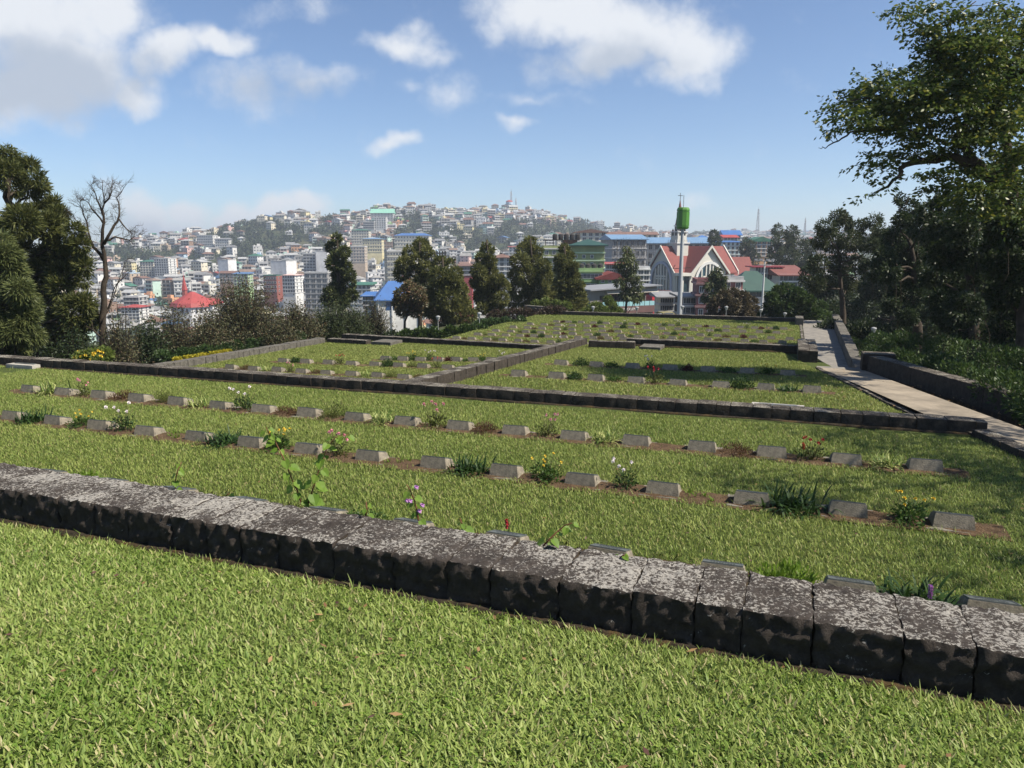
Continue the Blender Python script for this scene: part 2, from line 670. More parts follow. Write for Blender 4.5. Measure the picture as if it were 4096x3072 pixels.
lawn_sheet('sloping upper lawn in front of the near stone wall', [(-18, -7), (9, -7), (9, 3.9), (-18, 4.1)], zA)
lawn_sheet('wide level lawn with three rows of stones behind the near wall', [(-32, 4.3), (6.2, 4.3), (3.35, 14.9), (-32, 14.9)], zB)
lawn_sheet('lawn right of the low dividing wall beside the path', [(-8.0, 15.1), (2.85, 15.1), (0.95, 31.2), (-8.0, 31.2)], zCR)
lawn_sheet('lawn left of the low dividing wall', [(-21.2, 15.1), (-8.3, 15.1), (-8.3, 30.2), (-20.0, 31.0)], zCL)
lawn_sheet('far lawn with many rows of small stones', [(-18.6, 31.3), (0.95, 31.3), (0.95, 55.5), (-17.2, 55.5)], zD)


def strip_sheet(name, label, pl, pr, mats, cat, zl=None):
    """A paved strip between two lists of (s,t,z) points."""
    vs, fs = [], []
    n = 8
    for a, b in zip(pl, pr):
        for k in range(n):
            f = k / (n - 1)
            s, t, z = [a[i] * (1 - f) + b[i] * f for i in range(3)]
            x, y = st2xy(s, t)
            vs.append((x, y, z))
    for i in range(len(pl) - 1):
        for k in range(n - 1):
            q = i * n + k
            fs.append((q, q + 1, q + n + 1, q + n))
    me = bpy.data.meshes.new(name)
    me.from_pydata(vs, [], fs)
    me.materials.append(mats)
    o = link(name, me)
    return tag(o, label, cat, kind='structure')


M_path = mat('path concrete', (.31, .262, .20), (.17, .145, .112), scale=1.3, rough=.95, spec=.2, bump=.35, bscale=50)
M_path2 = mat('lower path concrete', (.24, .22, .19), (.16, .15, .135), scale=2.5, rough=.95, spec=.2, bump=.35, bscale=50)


def lerp3(a, b, n):
    return [tuple(a[i] + (b[i] - a[i]) * k / n for i in range(3)) for k in range(n + 1)]


# upper path beside the right-hand lawn, then a short flight of steps, then the lower path
zp = lambda t: zCR(0, t) + 0.03
strip_sheet('path', 'pale concrete path running along the right edge of the lawns', lerp3((6.6, 4.2, .1), (3.75, 13.5, .06), 6) + lerp3((2.97, 15.0, .05), (1.04, 26.0, zp(26)), 12)[0:],
            lerp3((9.2, 4.2, .1), (4.75, 13.5, .06), 6) + lerp3((4.25, 14.85, .05), (2.36, 26.0, zp(26)), 12)[0:], M_path, 'path')
mb = MB()
for i in range(8):
    t0 = 26.0 + i * .34
    z = zp(26) - .006 - i * .135
    a, b, c, d = [st2xy(*q) for q in ((1.0, t0), (2.45, t0), (2.45, t0 + .36), (1.0, t0 + .36))]
    mb.add([(a[0], a[1], z - .3), (b[0], b[1], z - .3), (c[0], c[1], z - .3), (d[0], d[1], z - .3), (a[0], a[1], z), (b[0], b[1], z), (c[0], c[1], z), (d[0], d[1], z)],
           [(4, 5, 6, 7), (0, 1, 5, 4), (1, 2, 6, 5), (2, 3, 7, 6), (3, 0, 4, 7)])
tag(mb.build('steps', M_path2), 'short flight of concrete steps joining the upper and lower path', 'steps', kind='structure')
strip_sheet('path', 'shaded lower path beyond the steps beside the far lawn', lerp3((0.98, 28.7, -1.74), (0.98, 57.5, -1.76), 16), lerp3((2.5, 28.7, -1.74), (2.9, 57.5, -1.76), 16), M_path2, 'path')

# ------------------------------------------------------------------ stone walls
M_wallnear = stone_mat('near wall stone', (.026, .021, .017), (.085, .070, .060), (.34, .318, .28), .045, 1.0, top_extra=.208)
M_wall = stone_mat('terrace wall stone', (.023, .019, .015), (.088, .072, .057), (.31, .285, .235), .035, .8, top_extra=.19)
M_wallpale = stone_mat('pale wall stone', (.06, .054, .046), (.19, .175, .145), (.36, .34, .29), .04, .7, top_extra=.10)
M_foot = stone_mat('mossy footing stone', (.020, .016, .011), (.06, .045, .028), (.20, .18, .13), .0, 1.0, moss=(.085, .055, .022))


def rounded_block(L, Wd, H, step, rad, amp, seed, bulge=0.0, freq=7.0):
    """Five faces of a rough squared stone, x 0..L, y 0..Wd, z 0..H."""
    V, F = [], []

    def grid(o, a, b, na, nb):
        base = len(V)
        for i in range(na + 1):
            for j in range(nb + 1):
                V.append([o[k] + a[k] * i / na + b[k] * j / nb for k in range(3)])
        for i in range(na):
            for j in range(nb):
                q = base + i * (nb + 1) + j
                F.append((q, q + nb + 1, q + nb + 2, q + 1))
    nL, nW, nH = max(2, int(L / step)), max(2, int(Wd / step)), max(2, int(H / step))
    grid((0, 0, H), (L, 0, 0), (0, Wd, 0), nL, nW)
    grid((0, 0, 0), (L, 0, 0), (0, 0, H), nL, nH)
    grid((L, Wd, 0), (-L, 0, 0), (0, 0, H), nL, nH)
    grid((0, Wd, 0), (0, -Wd, 0), (0, 0, H), nW, nH)
    grid((L, 0, 0), (0, Wd, 0), (0, 0, H), nW, nH)
    V = np.array(V)
    lo = np.array([rad, rad, -1.0])
    hi = np.array([L - rad, Wd - rad, H - rad])
    C = np.clip(V, lo, hi)
    D = V - C
    ln = np.linalg.norm(D, axis=1, keepdims=True)
    V = np.where(ln > rad, C + D / np.maximum(ln, 1e-9) * rad, V)
    if bulge:
        fr = (V[:, 1] < rad * .6)
        V[:, 1] -= np.where(fr, bulge * (1 - (2 * V[:, 0] / L - 1) ** 4) * (1 - (2 * V[:, 2] / H - 1) ** 4), 0)
    off = Vector((seed * 3.17, seed * 1.31, seed * 2.7))
    for q in V:
        n = noise.noise_vector(Vector(q) * freq + off) + 0.5 * noise.noise_vector(Vector(q) * freq * 2.7 + off)
        q[0] += n[0] * amp * .5
        q[1] += n[1] * amp
        q[2] += n[2] * amp * .4
    return V, F


def stone_wall(name, label, P0, P1, width, h, m, block=.36, step=.09, rad=.02, amp=.012, bulge=0.0, foot=0.0, foot_h=0.0, below=0.0, jit=.012, seed=1, freq=7.0):
    """A low wall of squared stones with its front-foot line from P0 to P1 (s,t,z); it is WIDTH thick to the left of that direction (away from the eye)."""
    p0 = Vector((*st2xy(P0[0], P0[1]), P0[2]))
    p1 = Vector((*st2xy(P1[0], P1[1]), P1[2]))
    d = (p1 - p0)
    L = d.length
    ex = d.normalized()
    ey = Vector((-ex.y, ex.x, 0)).normalized()
    ez = Vector((0, 0, 1))
    r = random.Random(seed)
    VV, FF, n = [], [], 0
    x = 0.0
    k = 0
    while x < L - .02:
        w = min(block * r.uniform(.72, 1.35), L - x)
        if L - x - w < block * .4:
            w = L - x
        V, F = rounded_block(w - .004, width + r.uniform(-jit, jit), h + r.uniform(-jit, jit) * .6, step, rad, amp, seed * 7 + k, bulge, freq)
        V[:, 0] += x + .002
        V[:, 1] += r.uniform(-jit, jit)
        VV.append(V)
        FF += [tuple(i + n for i in f) for f in F]
        n += len(V)
        x += w
        k += 1
    V = np.concatenate(VV)
    W3 = np.array([list(p0 + ex * float(q[0]) + ey * float(q[1]) + ez * float(q[2])) for q in V])
    o = link(name, np_mesh(name, W3, np.array(FF), m, smooth=False))
    tag(o, label, 'wall')
    # the core that closes the joints and carries the wall down to the lower ground behind
    mb = MB()
    mb.T = Matrix(((ex.x, ey.x, 0, p0.x), (ex.y, ey.y, 0, p0.y), (ex.z, 0, 1, p0.z), (0, 0, 0, 1)))
    mb.box(.02, L - .02, .03, width - .03, -max(below, .15), h - (.012 if step < .05 else .028))
    mb.build('core', M_foot, o)
    if foot_h:
        nf = max(2, int(L / .12))
        vs, fs = [], []
        for i in range(nf + 1):
            xx = L * i / nf
            q = Vector((xx * 3.1, seed, 0))
            a = noise.noise(q)
            b = noise.noise(q + Vector((0, 9, 0)))
            f0 = foot * (1 + .45 * a)
            hh = foot_h * (1 + .25 * b)
            for (yy, zz) in ((-f0 - .01, -.12), (-f0, hh * .55), (-f0 * .7, hh), (.035, hh * 1.05)):
                vs.append(p0 + ex * xx + ey * yy + ez * zz)
        for i in range(nf):
            for j in range(3):
                q = i * 4 + j
                fs.append((q, q + 4, q + 5, q + 1))
        me = bpy.data.meshes.new('footing')
        me.from_pydata([tuple(v) for v in vs], [], fs)
        me.materials.append(M_foot)
        link('footing', me, o)
    return o


stone_wall('stone_wall', 'thick lichen-covered dark stone wall crossing between the two nearest lawns', (-17, 4.0, 1.09), (4.2, 3.70, 1.09), .49, .285, M_wallnear, block=.34, step=.019, rad=.010, amp=.026, bulge=.008, jit=.003, freq=17.0, foot=.06, foot_h=.045, below=1.3, seed=3)
stone_wall('stone_wall', 'long low mossy stone wall behind the three near rows of stones', (-30, 14.35, -.02), (3.4, 14.75, -.02), .42, .26, M_wall, block=.36, step=.08, foot=.06, foot_h=.05, below=1.25, seed=5)
stone_wall('stone_wall', 'dividing stone wall running away between the two middle lawns', (-8.02, 14.9, zCR(0, 14.9)), (-8.02, 31.0, zCR(0, 31)), .42, .30, M_wall, block=.36, step=.09, below=1.2, seed=6)
stone_wall('stone_wall', 'pale stone wall along the left edge of the left middle lawn', (-21.1, 15.2, -1.05), (-19.95, 29.1, -1.05), .42, .26, M_wallpale, block=.30, step=.08, amp=.02, below=.6, seed=8)
stone_wall('stone_wall', 'short stub of dark wall at the far left lawn corner', (-19.95, 29.2, -1.05), (-17.8, 29.1, -1.05), .42, .22, M_wall, step=.1, seed=9, below=1.2)
stone_wall('stone_wall', 'dark stone wall behind the left middle lawn', (-20.2, 30.85, -1.05), (-8.5, 30.0, -1.05), .42, .24, M_wall, step=.1, seed=10, below=1.2)
stone_wall('stone_wall', 'short stub of dark wall at the end of the dividing wall', (-7.6, 29.55, zCR(0, 29.55)), (-5.72, 29.75, zCR(0, 29.75)), .42, .30, M_wall, step=.1, seed=11, below=1.2)
stone_wall('stone_wall', 'long dark stone wall behind the right middle lawn', (-6.4, 31.4, zCR(0, 31.4)), (.5, 31.3, zCR(0, 31.4)), .42, .32, M_wall, step=.1, seed=12, below=1.4, foot=.06, foot_h=.08)
stone_wall('stone_wall', 'squared stone wall end beside the path steps', (.42, 27.9, zCR(0, 27.9)), (1.08, 27.9, zCR(0, 27.9)), 3.7, .42, M_wall, block=.43, step=.1, seed=13, below=1.4)
stone_wall('stone_wall', 'long dark stone wall closing the far lawn', (-16.9, 55.3, -1.76), (1.0, 55.3, -1.76), .5, .30, M_wall, block=.45, step=.14, seed=14, below=1.0)
stone_wall('stone_wall', 'short return of grey wall at the far right lawn corner', (1.0, 53.0, -1.76), (1.0, 55.25, -1.76), .5, .5, M_wallpale, block=.45, step=.14, seed=15, below=.8)
stone_wall('stone_wall', 'low grey wall by the maroon hedge at the far left corner', (-20.2, 57.3, -1.76), (-17.0, 55.4, -1.76), .5, .55, M_wallpale, block=.5, step=.14, seed=16, below=.8)
stone_wall('stone_wall', 'thin stone kerb between the far lawn and the lower path', (.93, 31.4, -1.78), (.93, 53.5, -1.78), .16, .10, M_wall, block=.6, step=.1, seed=17, below=.2)
stone_wall('stone_wall', 'thin stone kerb between the right middle lawn and the path', (3.0, 15.25, zCR(0, 15.25) - .03), (1.06, 25.9, zCR(0, 25.9) - .03), .14, .085, M_wall, block=.6, step=.1, seed=18, below=.2)
stone_wall('stone_wall', 'low dark kerb wall bending off beside the near end of the path', (6.5, 4.6, -.02), (3.40, 14.7, -.02), .30, .16, M_wall, block=.4, step=.08, seed=19, below=.4)
stone_wall('stone_wall', 'thick dark parapet wall on the outer side of the path', (2.44, 25.6, zp(25.6) - .02), (9.0, 4.4, .04), .46, .50, M_wall, block=1.3, step=.10, rad=.03, amp=.018, seed=20, below=.8)
stone_wall('stone_wall', 'squared block ending the parapet wall at the steps', (2.3, 25.7, zp(25.7) - .02), (3.25, 25.7, zp(25.7) - .02), .7, .56, M_wall, block=.95, step=.1, seed=21, below=1.2)
stone_wall('stone_wall', 'pale parapet wall along the outer side of the lower path', (2.9, 57.0, -1.76), (2.48, 26.5, -1.74), .46, .52, M_wallpale, block=1.1, step=.12, seed=22, below=.8)
# stepping slabs in the gaps of the terrace walls
for (s0, s1, t0, z, lab) in ((-17.6, -16.6, 29.2, -1.02, 'flat stone slab in the gap of the left terrace wall'), (-5.55, -4.7, 29.8, zCR(0, 31) + .04, 'flat stone slab in the gap of the right terrace wall')):
    mb = MB()
    mb.box(s0, s1, t0, t0 + 1.1, -.3, .14)
    o = mb.build('stone_slab', M_wallpale, None, (0, 0, z), -AL)
    tag(o, lab, 'slab')

# ------------------------------------------------------------------ the grave markers
M_conc = mat('marker stone', (.36, .315, .24), (.14, .122, .095), scale=11, rough=.9, spec=.2, bump=.5, bscale=60, lo=.3, hi=.7)
M_plinth = mat('plinth concrete', (.20, .18, .15), (.12, .11, .09), scale=7, rough=.95, spec=.15, bump=.3, bscale=60)
M_bronze = mat('bronze plaque', (.10, .108, .102), (.06, .068, .068), scale=6, rough=.45, spec=.5, bump=.15, bscale=30)


def make_marker():
    r = empty('grave_marker', (0, 0, 0))
    mb = MB()
    V, F = rounded_block(.62, .47, .055, .17, .012, .004, 5)
    mb.add([(x - .31, y - .08, z - .03) for x, y, z in V], F)
    mb.build('plinth', M_plinth, r)
    mb = MB()
    a = [(-.225, 0, .02), (.225, 0, .02), (.225, .30, .02), (-.225, .30, .02), (-.20, .03, .185), (.20, .03, .185), (.20, .275, .115), (-.20, .275, .115)]
    b = .008
    mb.add(a, [(4, 5, 6, 7), (0, 1, 5, 4), (1, 2, 6, 5), (2, 3, 7, 6), (3, 0, 4, 7)])
    st_ = mb.build('stone', M_conc, r)
    mb = MB()
    n = Vector((0, .07, .245)).normalized()

    def on(x, f, lift):
        y, z = .03 + .245 * f, .185 - .07 * f
        return (x + 0, y + n.y * lift, z + n.z * lift)

    def slab(x0, x1, f0, f1, l0, l1):
        mb.add([on(x0, f0, l0), on(x1, f0, l0), on(x1, f1, l0), on(x0, f1, l0), on(x0, f0, l1), on(x1, f0, l1), on(x1, f1, l1), on(x0, f1, l1)],
               [(4, 5, 6, 7), (0, 1, 5, 4), (1, 2, 6, 5), (2, 3, 7, 6), (3, 0, 4, 7)])
    slab(-.19, .19, .04, .96, .001, .010)
    for q in ((-.19, .19, .04, .09), (-.19, .19, .91, .96), (-.19, -.178, .09, .91), (.178, .19, .09, .91)):
        slab(*q, .010, .015)
    for k in range(4):
        f = .30 + k * .15
        for j in range(9):
            if (j * 7 + k * 3) % 5:
                slab(-.12 + j * .027, -.12 + j * .027 + .019, f, f + .07, .010, .0135)
    mb.build('plaque', M_bronze, r)
    return r


def children(o):
    return [c for c in bpy.data.objects if c.parent is o]


def copy_tree(o, ch):
    c = o.copy()
    COL.objects.link(c)
    for k in ch:
        d = k.copy()
        COL.objects.link(d)
        d.parent = c
    return c


MK = make_marker()
MKC = children(MK)
mk_used = [False]


def c5(x, y):
    return ((600 + x / 1.7015) / 4, (1250 + y / 1.7015) / 4)


def c6(x, y):
    return ((1800 + x / 1.4747) / 4, (1250 + y / 1.4747) / 4)


def c1(x, y):
    return (x * 1024 / 2212, y * 1024 / 2212)


# plants of each row, gap by gap; b = before the first stone
ROWS = [
    ('front row of near lawn', zB, 't7.05', (85, 1012), (2150, 1330), 11, 'w s s s k t s s b d'),
    ('middle row of near lawn', zB, c1, (20, 910), (2060, 1147), 15, 'd y w t d y p t d y w t d y'),
    ('back row of near lawn', zB, c1, (58, 850), (2000, 1022), 18, 'v p b o v w b o v p b p v - b r v'),
    ('front row of right middle lawn', zCR, c6, (400, 382), (2135, 480), 8, 's g l r s g d'),
    ('back row of right middle lawn', zCR, c6, (650, 315), (1990, 377), 7, 'g l w m k y'),
    ('front row of left middle lawn', zCL, c5, (540, 392), (1905, 468), 9, 'b v p b s v o b'),
    ('middle row of left middle lawn', zCL, c5, (900, 345), (2190, 397), 9, 'g s r - g o r l'),
    ('back row of left middle lawn', zCL, c6, (-385, 288), (345, 297), 8, 'l y w m l y w'),
    ('first row of far lawn', zD, c6, (35, 160), (1205, 216), 13, 'b - o - b s w y m - b -'),
    ('second row of far lawn', zD, c6, (160, 138), (1300, 176), 14, 'o - - m g - s - b - l - -'),
    ('third row of far lawn', zD, c6, (267, 117), (1960, 187), 18, '- o g - m - g - y - p r - b - l -'),
    ('fourth row of far lawn', zD, c6, (370, 96), (2003, 165), 18, '- b - w - - b - s - g - w b m v - -'),
    ('fifth row of far lawn', zD, c6, (470, 77), (1925, 128), 17, '- b - - m - g - - s b - g - - y -'),
    ('sixth row of far lawn', zD, c6, (625, 62), (1968, 105), 18, 'm l - g - w m s y w - m - s w m g -'),
]
PLANTS = []          # (kind, x, y, z, label place, scale, near)
ROWST = []
for (rname, fn, conv, a, b, n, gaps) in ROWS:
    if conv == 't7.05':
        ends = []
        for (u, v) in (c1(*a), c1(*b)):
            d = ray(u, v)
            # where the sight line, grazing the near wall, passes over the row at t = 7.05
            den = d[0] * E2[0] + d[1] * E2[1]
            P = d * (7.05 / den)
            ends.append(xy2st(P[0], P[1]))
    else:
        ends = [on_plane(*conv(*a), fn), on_plane(*conv(*b), fn)]
    (s0, t0), (s1, t1) = ends
    ROWST.append((fn, s0, t0, s1, t1, rname))
    gl = gaps.split()
    for i in range(n):
        f = i / (n - 1)
        s, t = s0 + (s1 - s0) * f, t0 + (t1 - t0) * f
        x, y = st2xy(s, t)
        z = float(fn(s, t))
        if not mk_used[0]:
            o = MK
            mk_used[0] = True
        else:
            o = copy_tree(MK, MKC)
        o.location = (x, y, z)
        o.rotation_euler = (random.uniform(-.015, .015), random.uniform(-.015, .015), -AL + random.uniform(-.05, .05))
        k = random.uniform(.97, 1.03)
        o.scale = (k, k, random.uniform(.94, 1.06))
        tag(o, f'grey stone grave marker, {ordinal(i + 1)} from left in the {rname}', 'grave marker', 'stone grave markers in rows on the lawns')
        if i < n - 1 and i < len(gl) and gl[i] != '-':
            g = (i + random.uniform(.44, .56)) / (n - 1)
            s, t = s0 + (s1 - s0) * g, t0 + (t1 - t0) * g + .14
            x, y = st2xy(s, t)
            PLANTS.append((gl[i], x, y, float(fn(s, t)), f'right of the {ordinal(i + 1)} stone, {rname}', random.uniform(.88, 1.14), fn is zB))
    # the dug bed of the row
    L = s1 - s0 + 1.1
    m_ = int(L / .12)
    vs, fs = [], []
    for i in range(m_ + 1):
        s = s0 - .55 + L * i / m_
        t = t0 + (t1 - t0) * (s - s0) / (s1 - s0) + .12
        w = .27 + .05 * noise.noise(Vector((s * 2.1, t, 0)))
        for q, hgt in ((-1, .004), (-.5, .022), (0, .03), (.5, .022), (1, .004)):
            x, y = st2xy(s, t + q * w)
            vs.append((x, y, float(fn(s, t)) + .008 + hgt * (1 + .8 * noise.noise(Vector((x * 6, y * 6, 0))))))
    for i in range(m_):
        for j in range(4):
            q = i * 5 + j
            fs.append((q, q + 5, q + 6, q + 1))
    me = bpy.data.meshes.new('flower_bed')
    me.from_pydata(vs, [], fs)
    me.materials.append(M_soil)
    tag(link('flower_bed', me), f'strip of dug brown soil under the {rname}', 'flower bed', kind='structure')

# two flat memorial slabs
SLABS = []
for (u, v, lab) in ((777, 414.5, 'flat grey memorial slab in the grass before the long mossy wall, path end'), (19, 368.5, 'flat grey memorial slab in the grass at the far left of the near lawn')):
    s, t = on_plane(u, v, zB)
    x, y = st2xy(s, t)
    SLABS.append((s, t))
    r = empty('memorial_slab', (x, y, .035), -AL)
    mb = MB()
    V, F = rounded_block(1.02, .62, .11, .2, .012, .003, 3)
    mb.add([(a - .51, b, c - .04) for a, b, c in V], F)
    mb.build('base', mat('slab concrete', (.40, .38, .33), (.28, .26, .23), scale=5, rough=.9, bump=.2), r)
    mb = MB()
    mb.box(-.36, .36, .16, .46, .07, .088)
    mb.build('plaque', M_bronze, r)
    tag(r, lab, 'memorial slab', 'flat memorial slabs')

# ------------------------------------------------------------------ plants between the stones
def unit(v):
    return v / np.maximum(np.linalg.norm(v, axis=-1, keepdims=True), 1e-9)


def leaf_quads(P, D, L, Wd, rg, flat=0.0):
    """Pointed leaf quads at P along D."""
    n = len(P)
    D = unit(D)
    S = np.cross(D, unit(rg.normal(size=(n, 3)) + np.array([0, 0, flat])))
    S = unit(S)
    L = np.broadcast_to(np.asarray(L, float), (n,))[:, None]
    Wd = np.broadcast_to(np.asarray(Wd, float), (n,))[:, None]
    mid = P + D * L * .5
    return np.stack([P, mid + S * Wd * .5, P + D * L, mid - S * Wd * .5], 1)


def strap_leaves(n, L, w, rg, arch=1.0, r0=.05):
    k = 5
    az = rg.uniform(0, 2 * math.pi, n)
    el = rg.uniform(.15, 1.0, n)
    ll = L * rg.uniform(.55, 1.1, n)
    dx, dy = np.cos(az), np.sin(az)
    S = np.zeros((n, k, 2, 3))
    bx, by = rg.normal(0, r0, n), rg.normal(0, r0, n)
    for j in range(k):
        f = j / (k - 1)
        out = ll * (f * (1.05 - el * .75))
        up = ll * (f * (.35 + .65 * el) - arch * .62 * f * f * (1.05 - .6 * el))
        ww = w * (1 - .92 * f ** 2.2) * (.55 + .9 * min(f * 3, .5))
        px, py = bx + dx * out, by + dy * out
        S[:, j, 0] = np.stack([px - dy * ww, py + dx * ww, np.maximum(up, .004)], -1)
        S[:, j, 1] = np.stack([px + dy * ww, py - dx * ww, np.maximum(up, .004) + .0], -1)
    return S


def dome_leaves(n, rx, rz, L, w, rg, shell=.45, up=.5, lumps=7):
    """Leaves filling a lumpy dome."""
    C = rg.normal(size=(lumps, 3))
    C = unit(C) * rg.uniform(.2, .62, (lumps, 1))
    C[:, 2] = np.abs(C[:, 2])
    C[:, :2] *= rx
    C[:, 2] *= rz
    idx = rg.integers(0, lumps, n)
    D = unit(rg.normal(size=(n, 3)))
    rad = (shell + (1 - shell) * rg.uniform(0, 1, n) ** .5)[:, None]
    P = C[idx] + D * rad * np.array([rx * .55, rx * .55, rz * .5])
    P[:, 2] = np.abs(P[:, 2])
    return leaf_quads(P, D + np.array([0, 0, up]) + rg.normal(0, .4, (n, 3)), L * rg.uniform(.6, 1.2, n), w * rg.uniform(.7, 1.2, n), rg)


def stems_mesh(mb, n, h, spread, rg, rad=.004):
    tops = []
    for i in range(n):
        a = rg.uniform(0, 6.28)
        hh = h * rg.uniform(.65, 1.05)
        sp_ = spread * rg.uniform(.2, 1)
        p = [(0, 0, 0)]
        for j in range(1, 4):
            f = j / 3
            p.append((math.cos(a) * sp_ * f + rg.normal(0, .01), math.sin(a) * sp_ * f + rg.normal(0, .01), hh * f))
        mb.tube(p, [rad, rad * .9, rad * .7, rad * .5], 4)
        tops.append(p[-1])
    return tops


L_green = leaf('plant leaf green', (.035, .075, .014), (.075, .13, .025), trans=.3, nscale=6)
L_dark = leaf('plant leaf dark', (.016, .042, .010), (.045, .085, .018), trans=.25, nscale=6, gloss=.25, rough=.5)
L_varieg = leaf('plant leaf variegated', (.20, .26, .055), (.46, .47, .19), c3=(.10, .17, .03), c3f=.3, trans=.3, nscale=6)
L_bright = leaf('plant leaf bright', (.075, .14, .015), (.17, .26, .03), trans=.4, nscale=6)
L_olive = leaf('plant leaf olive', (.055, .07, .016), (.12, .13, .03), trans=.3, nscale=6)
L_brown = leaf('plant leaf brown', (.045, .026, .013), (.12, .07, .03), c3=(.09, .035, .02), c3f=.25, trans=.2, nscale=6)
L_maroon = leaf('plant leaf maroon', (.05, .010, .014), (.13, .028, .03), c3=(.05, .05, .02), c3f=.2, trans=.25, nscale=6)
M_stem = mat('plant stem', (.07, .05, .025), (.05, .06, .02), scale=20)
M_fl = {'y': mat('yellow petals', (.75, .50, .03), (.80, .62, .10), 30, .6), 'w': mat('white petals', (.80, .76, .76), (.78, .66, .68), 30, .6),
        'p': mat('pink petals', (.72, .20, .30), (.78, .45, .50), 30, .6), 'r': mat('red petals', (.55, .04, .05), (.45, .03, .06), 30, .6),
        'o': mat('orange petals', (.75, .16, .05), (.6, .1, .05), 30, .6), 'l': mat('lilac petals', (.50, .22, .55), (.6, .35, .6), 30, .6)}


def flower_mesh(c, r, rg):
    n = 22
    D = unit(rg.normal(size=(n, 3)) + np.array([0, 0, .5]))
    P = D * r * .15
    Q = leaf_quads(P, D, r * rg.uniform(.8, 1.2, n), r * .9, rg)
    return quads_mesh('flower', Q, M_fl[c])


def proto(kind, rg):
    """One plant: a list of (part name, mesh, location)."""
    if kind == 'v':
        return [('leaves', strips_mesh('leaves', strap_leaves(140, .44, .0125, rg, 1.0, .10), L_varieg), (0, 0, 0))]
    if kind == 'd':
        return [('leaves', strips_mesh('leaves', strap_leaves(230, .42, .015, rg, 1.1, .13), L_dark), (0, 0, 0))]
    if kind == 't':
        S = np.concatenate([strap_leaves(26, .17, .008, rg, .9, .015) + np.array([dx, dy, 0]) for dx, dy in ((-.2, .02), (-.02, -.04), (.17, .03), (.05, .08))])
        return [('leaves', strips_mesh('leaves', S, L_bright), (0, 0, 0))]
    if kind == 's':
        return [('leaves', quads_mesh('leaves', dome_leaves(130, .30, .13, .06, .018, rg, .2), L_olive), (0, 0, 0))]
    if kind == 'b':
        return [('leaves', quads_mesh('leaves', dome_leaves(1500, .34, .22, .042, .011, rg, .3), L_brown), (0, 0, 0))]
    if kind == 'o':
        return [('leaves', quads_mesh('leaves', dome_leaves(1300, .27, .27, .045, .008, rg, .3, 1.0), L_olive), (0, 0, 0))]
    if kind == 'g':
        return [('leaves', quads_mesh('leaves', dome_leaves(900, .30, .34, .06, .026, rg, .45), L_dark), (0, 0, 0))]
    if kind == 'l':
        return [('leaves', quads_mesh('leaves', dome_leaves(420, .33, .17, .07, .03, rg, .3), L_green), (0, 0, 0))]
    if kind == 'k':
        return [('leaves', quads_mesh('leaves', dome_leaves(700, .34, .26, .06, .025, rg, .4), L_green), (0, 0, 0))]
    if kind == 'a':
        return [('leaves', quads_mesh('leaves', dome_leaves(700, .34, .22, .065, .026, rg, .4, .9), L_bright), (0, 0, 0))]
    if kind == 'm':
        return [('leaves', quads_mesh('leaves', dome_leaves(420, .24, .24, .075, .04, rg, .4), L_maroon), (0, 0, 0))]
    h = {'y': .34, 'w': .46, 'p': .42, 'r': .40}[kind]
    mb = MB()
    tops = stems_mesh(mb, 11, h, .27, rg)
    Q = dome_leaves({'y': 620, 'w': 330, 'p': 260, 'r': 240}[kind], .26, h * .8, .055, .028, rg, .25, .3)
    parts = [('stems', mb.mesh('stems', M_stem), (0, 0, 0)), ('leaves', quads_mesh('leaves', Q, L_green if kind == 'y' else L_olive if kind != 'w' else L_dark), (0, 0, 0))]
    fm = [flower_mesh(kind, .027 if kind != 'y' else .021, rg) for _ in range(2)]
    for i, p in enumerate(tops[:7 if kind == 'y' else 5]):
        parts.append(('flower', fm[i % 2], (p[0], p[1], p[2] + .01)))
    return parts


ADJ = {'v': ('strappy_plant', 'yellow green striped strappy clump'), 'd': ('strappy_plant', 'dark green strappy clump'), 't': ('tuft_plant', 'small bright green tufts'),
       's': ('herb_plant', 'sparse olive seedlings'), 'b': ('shrub', 'low reddish brown shrub'), 'o': ('shrub', 'fine olive green bush'), 'g': ('shrub', 'round dark green bush'),
       'l': ('leafy_plant', 'low green leafy plant'), 'k': ('leafy_plant', 'broad green leafy bush'), 'a': ('leafy_plant', 'bright green leafy bush'), 'm': ('leafy_plant', 'maroon leafed plant'),
       'y': ('rose_bush', 'yellow flowering rose bush'), 'w': ('rose_bush', 'white flowering rose bush'), 'p': ('rose_bush', 'pink flowering rose bush'), 'r': ('rose_bush', 'red flowering rose bush')}
PROTO = {}
rgp = np.random.default_rng(21)
PLANTS_FIX = {('w', 'front row of near lawn'): 'a', ('b', 'front row of near lawn'): 'a'}
for (kind, x, y, z, place, k, near) in PLANTS:
    if 'front row of near' in place:
        kind = {'w': 'a', 'o': 's', 'b': 'a'}.get(kind, kind)
    if kind not in PROTO:
        PROTO[kind] = [proto(kind, rgp), proto(kind, rgp)]
    nm, adj = ADJ[kind]
    e = empty(nm, (x, y, z), random.uniform(0, 6.28))
    f = k * (1.0 if near else .95)
    e.scale = (f, f, f * random.uniform(.9, 1.1))
    for (pn, me, loc) in random.choice(PROTO[kind]):
        link(pn, me, e, loc)
    tag(e, f'{adj} {place}', 'plant', 'plants between the grave markers')

# young climbers with heart-shaped leaves, rooted in the joints of the near wall
L_heart = leaf('heart leaf', (.11, .20, .025), (.22, .33, .05), trans=.45, nscale=5)
M_vine = mat('reddish vine stem', (.14, .045, .025), (.10, .05, .02), 20)


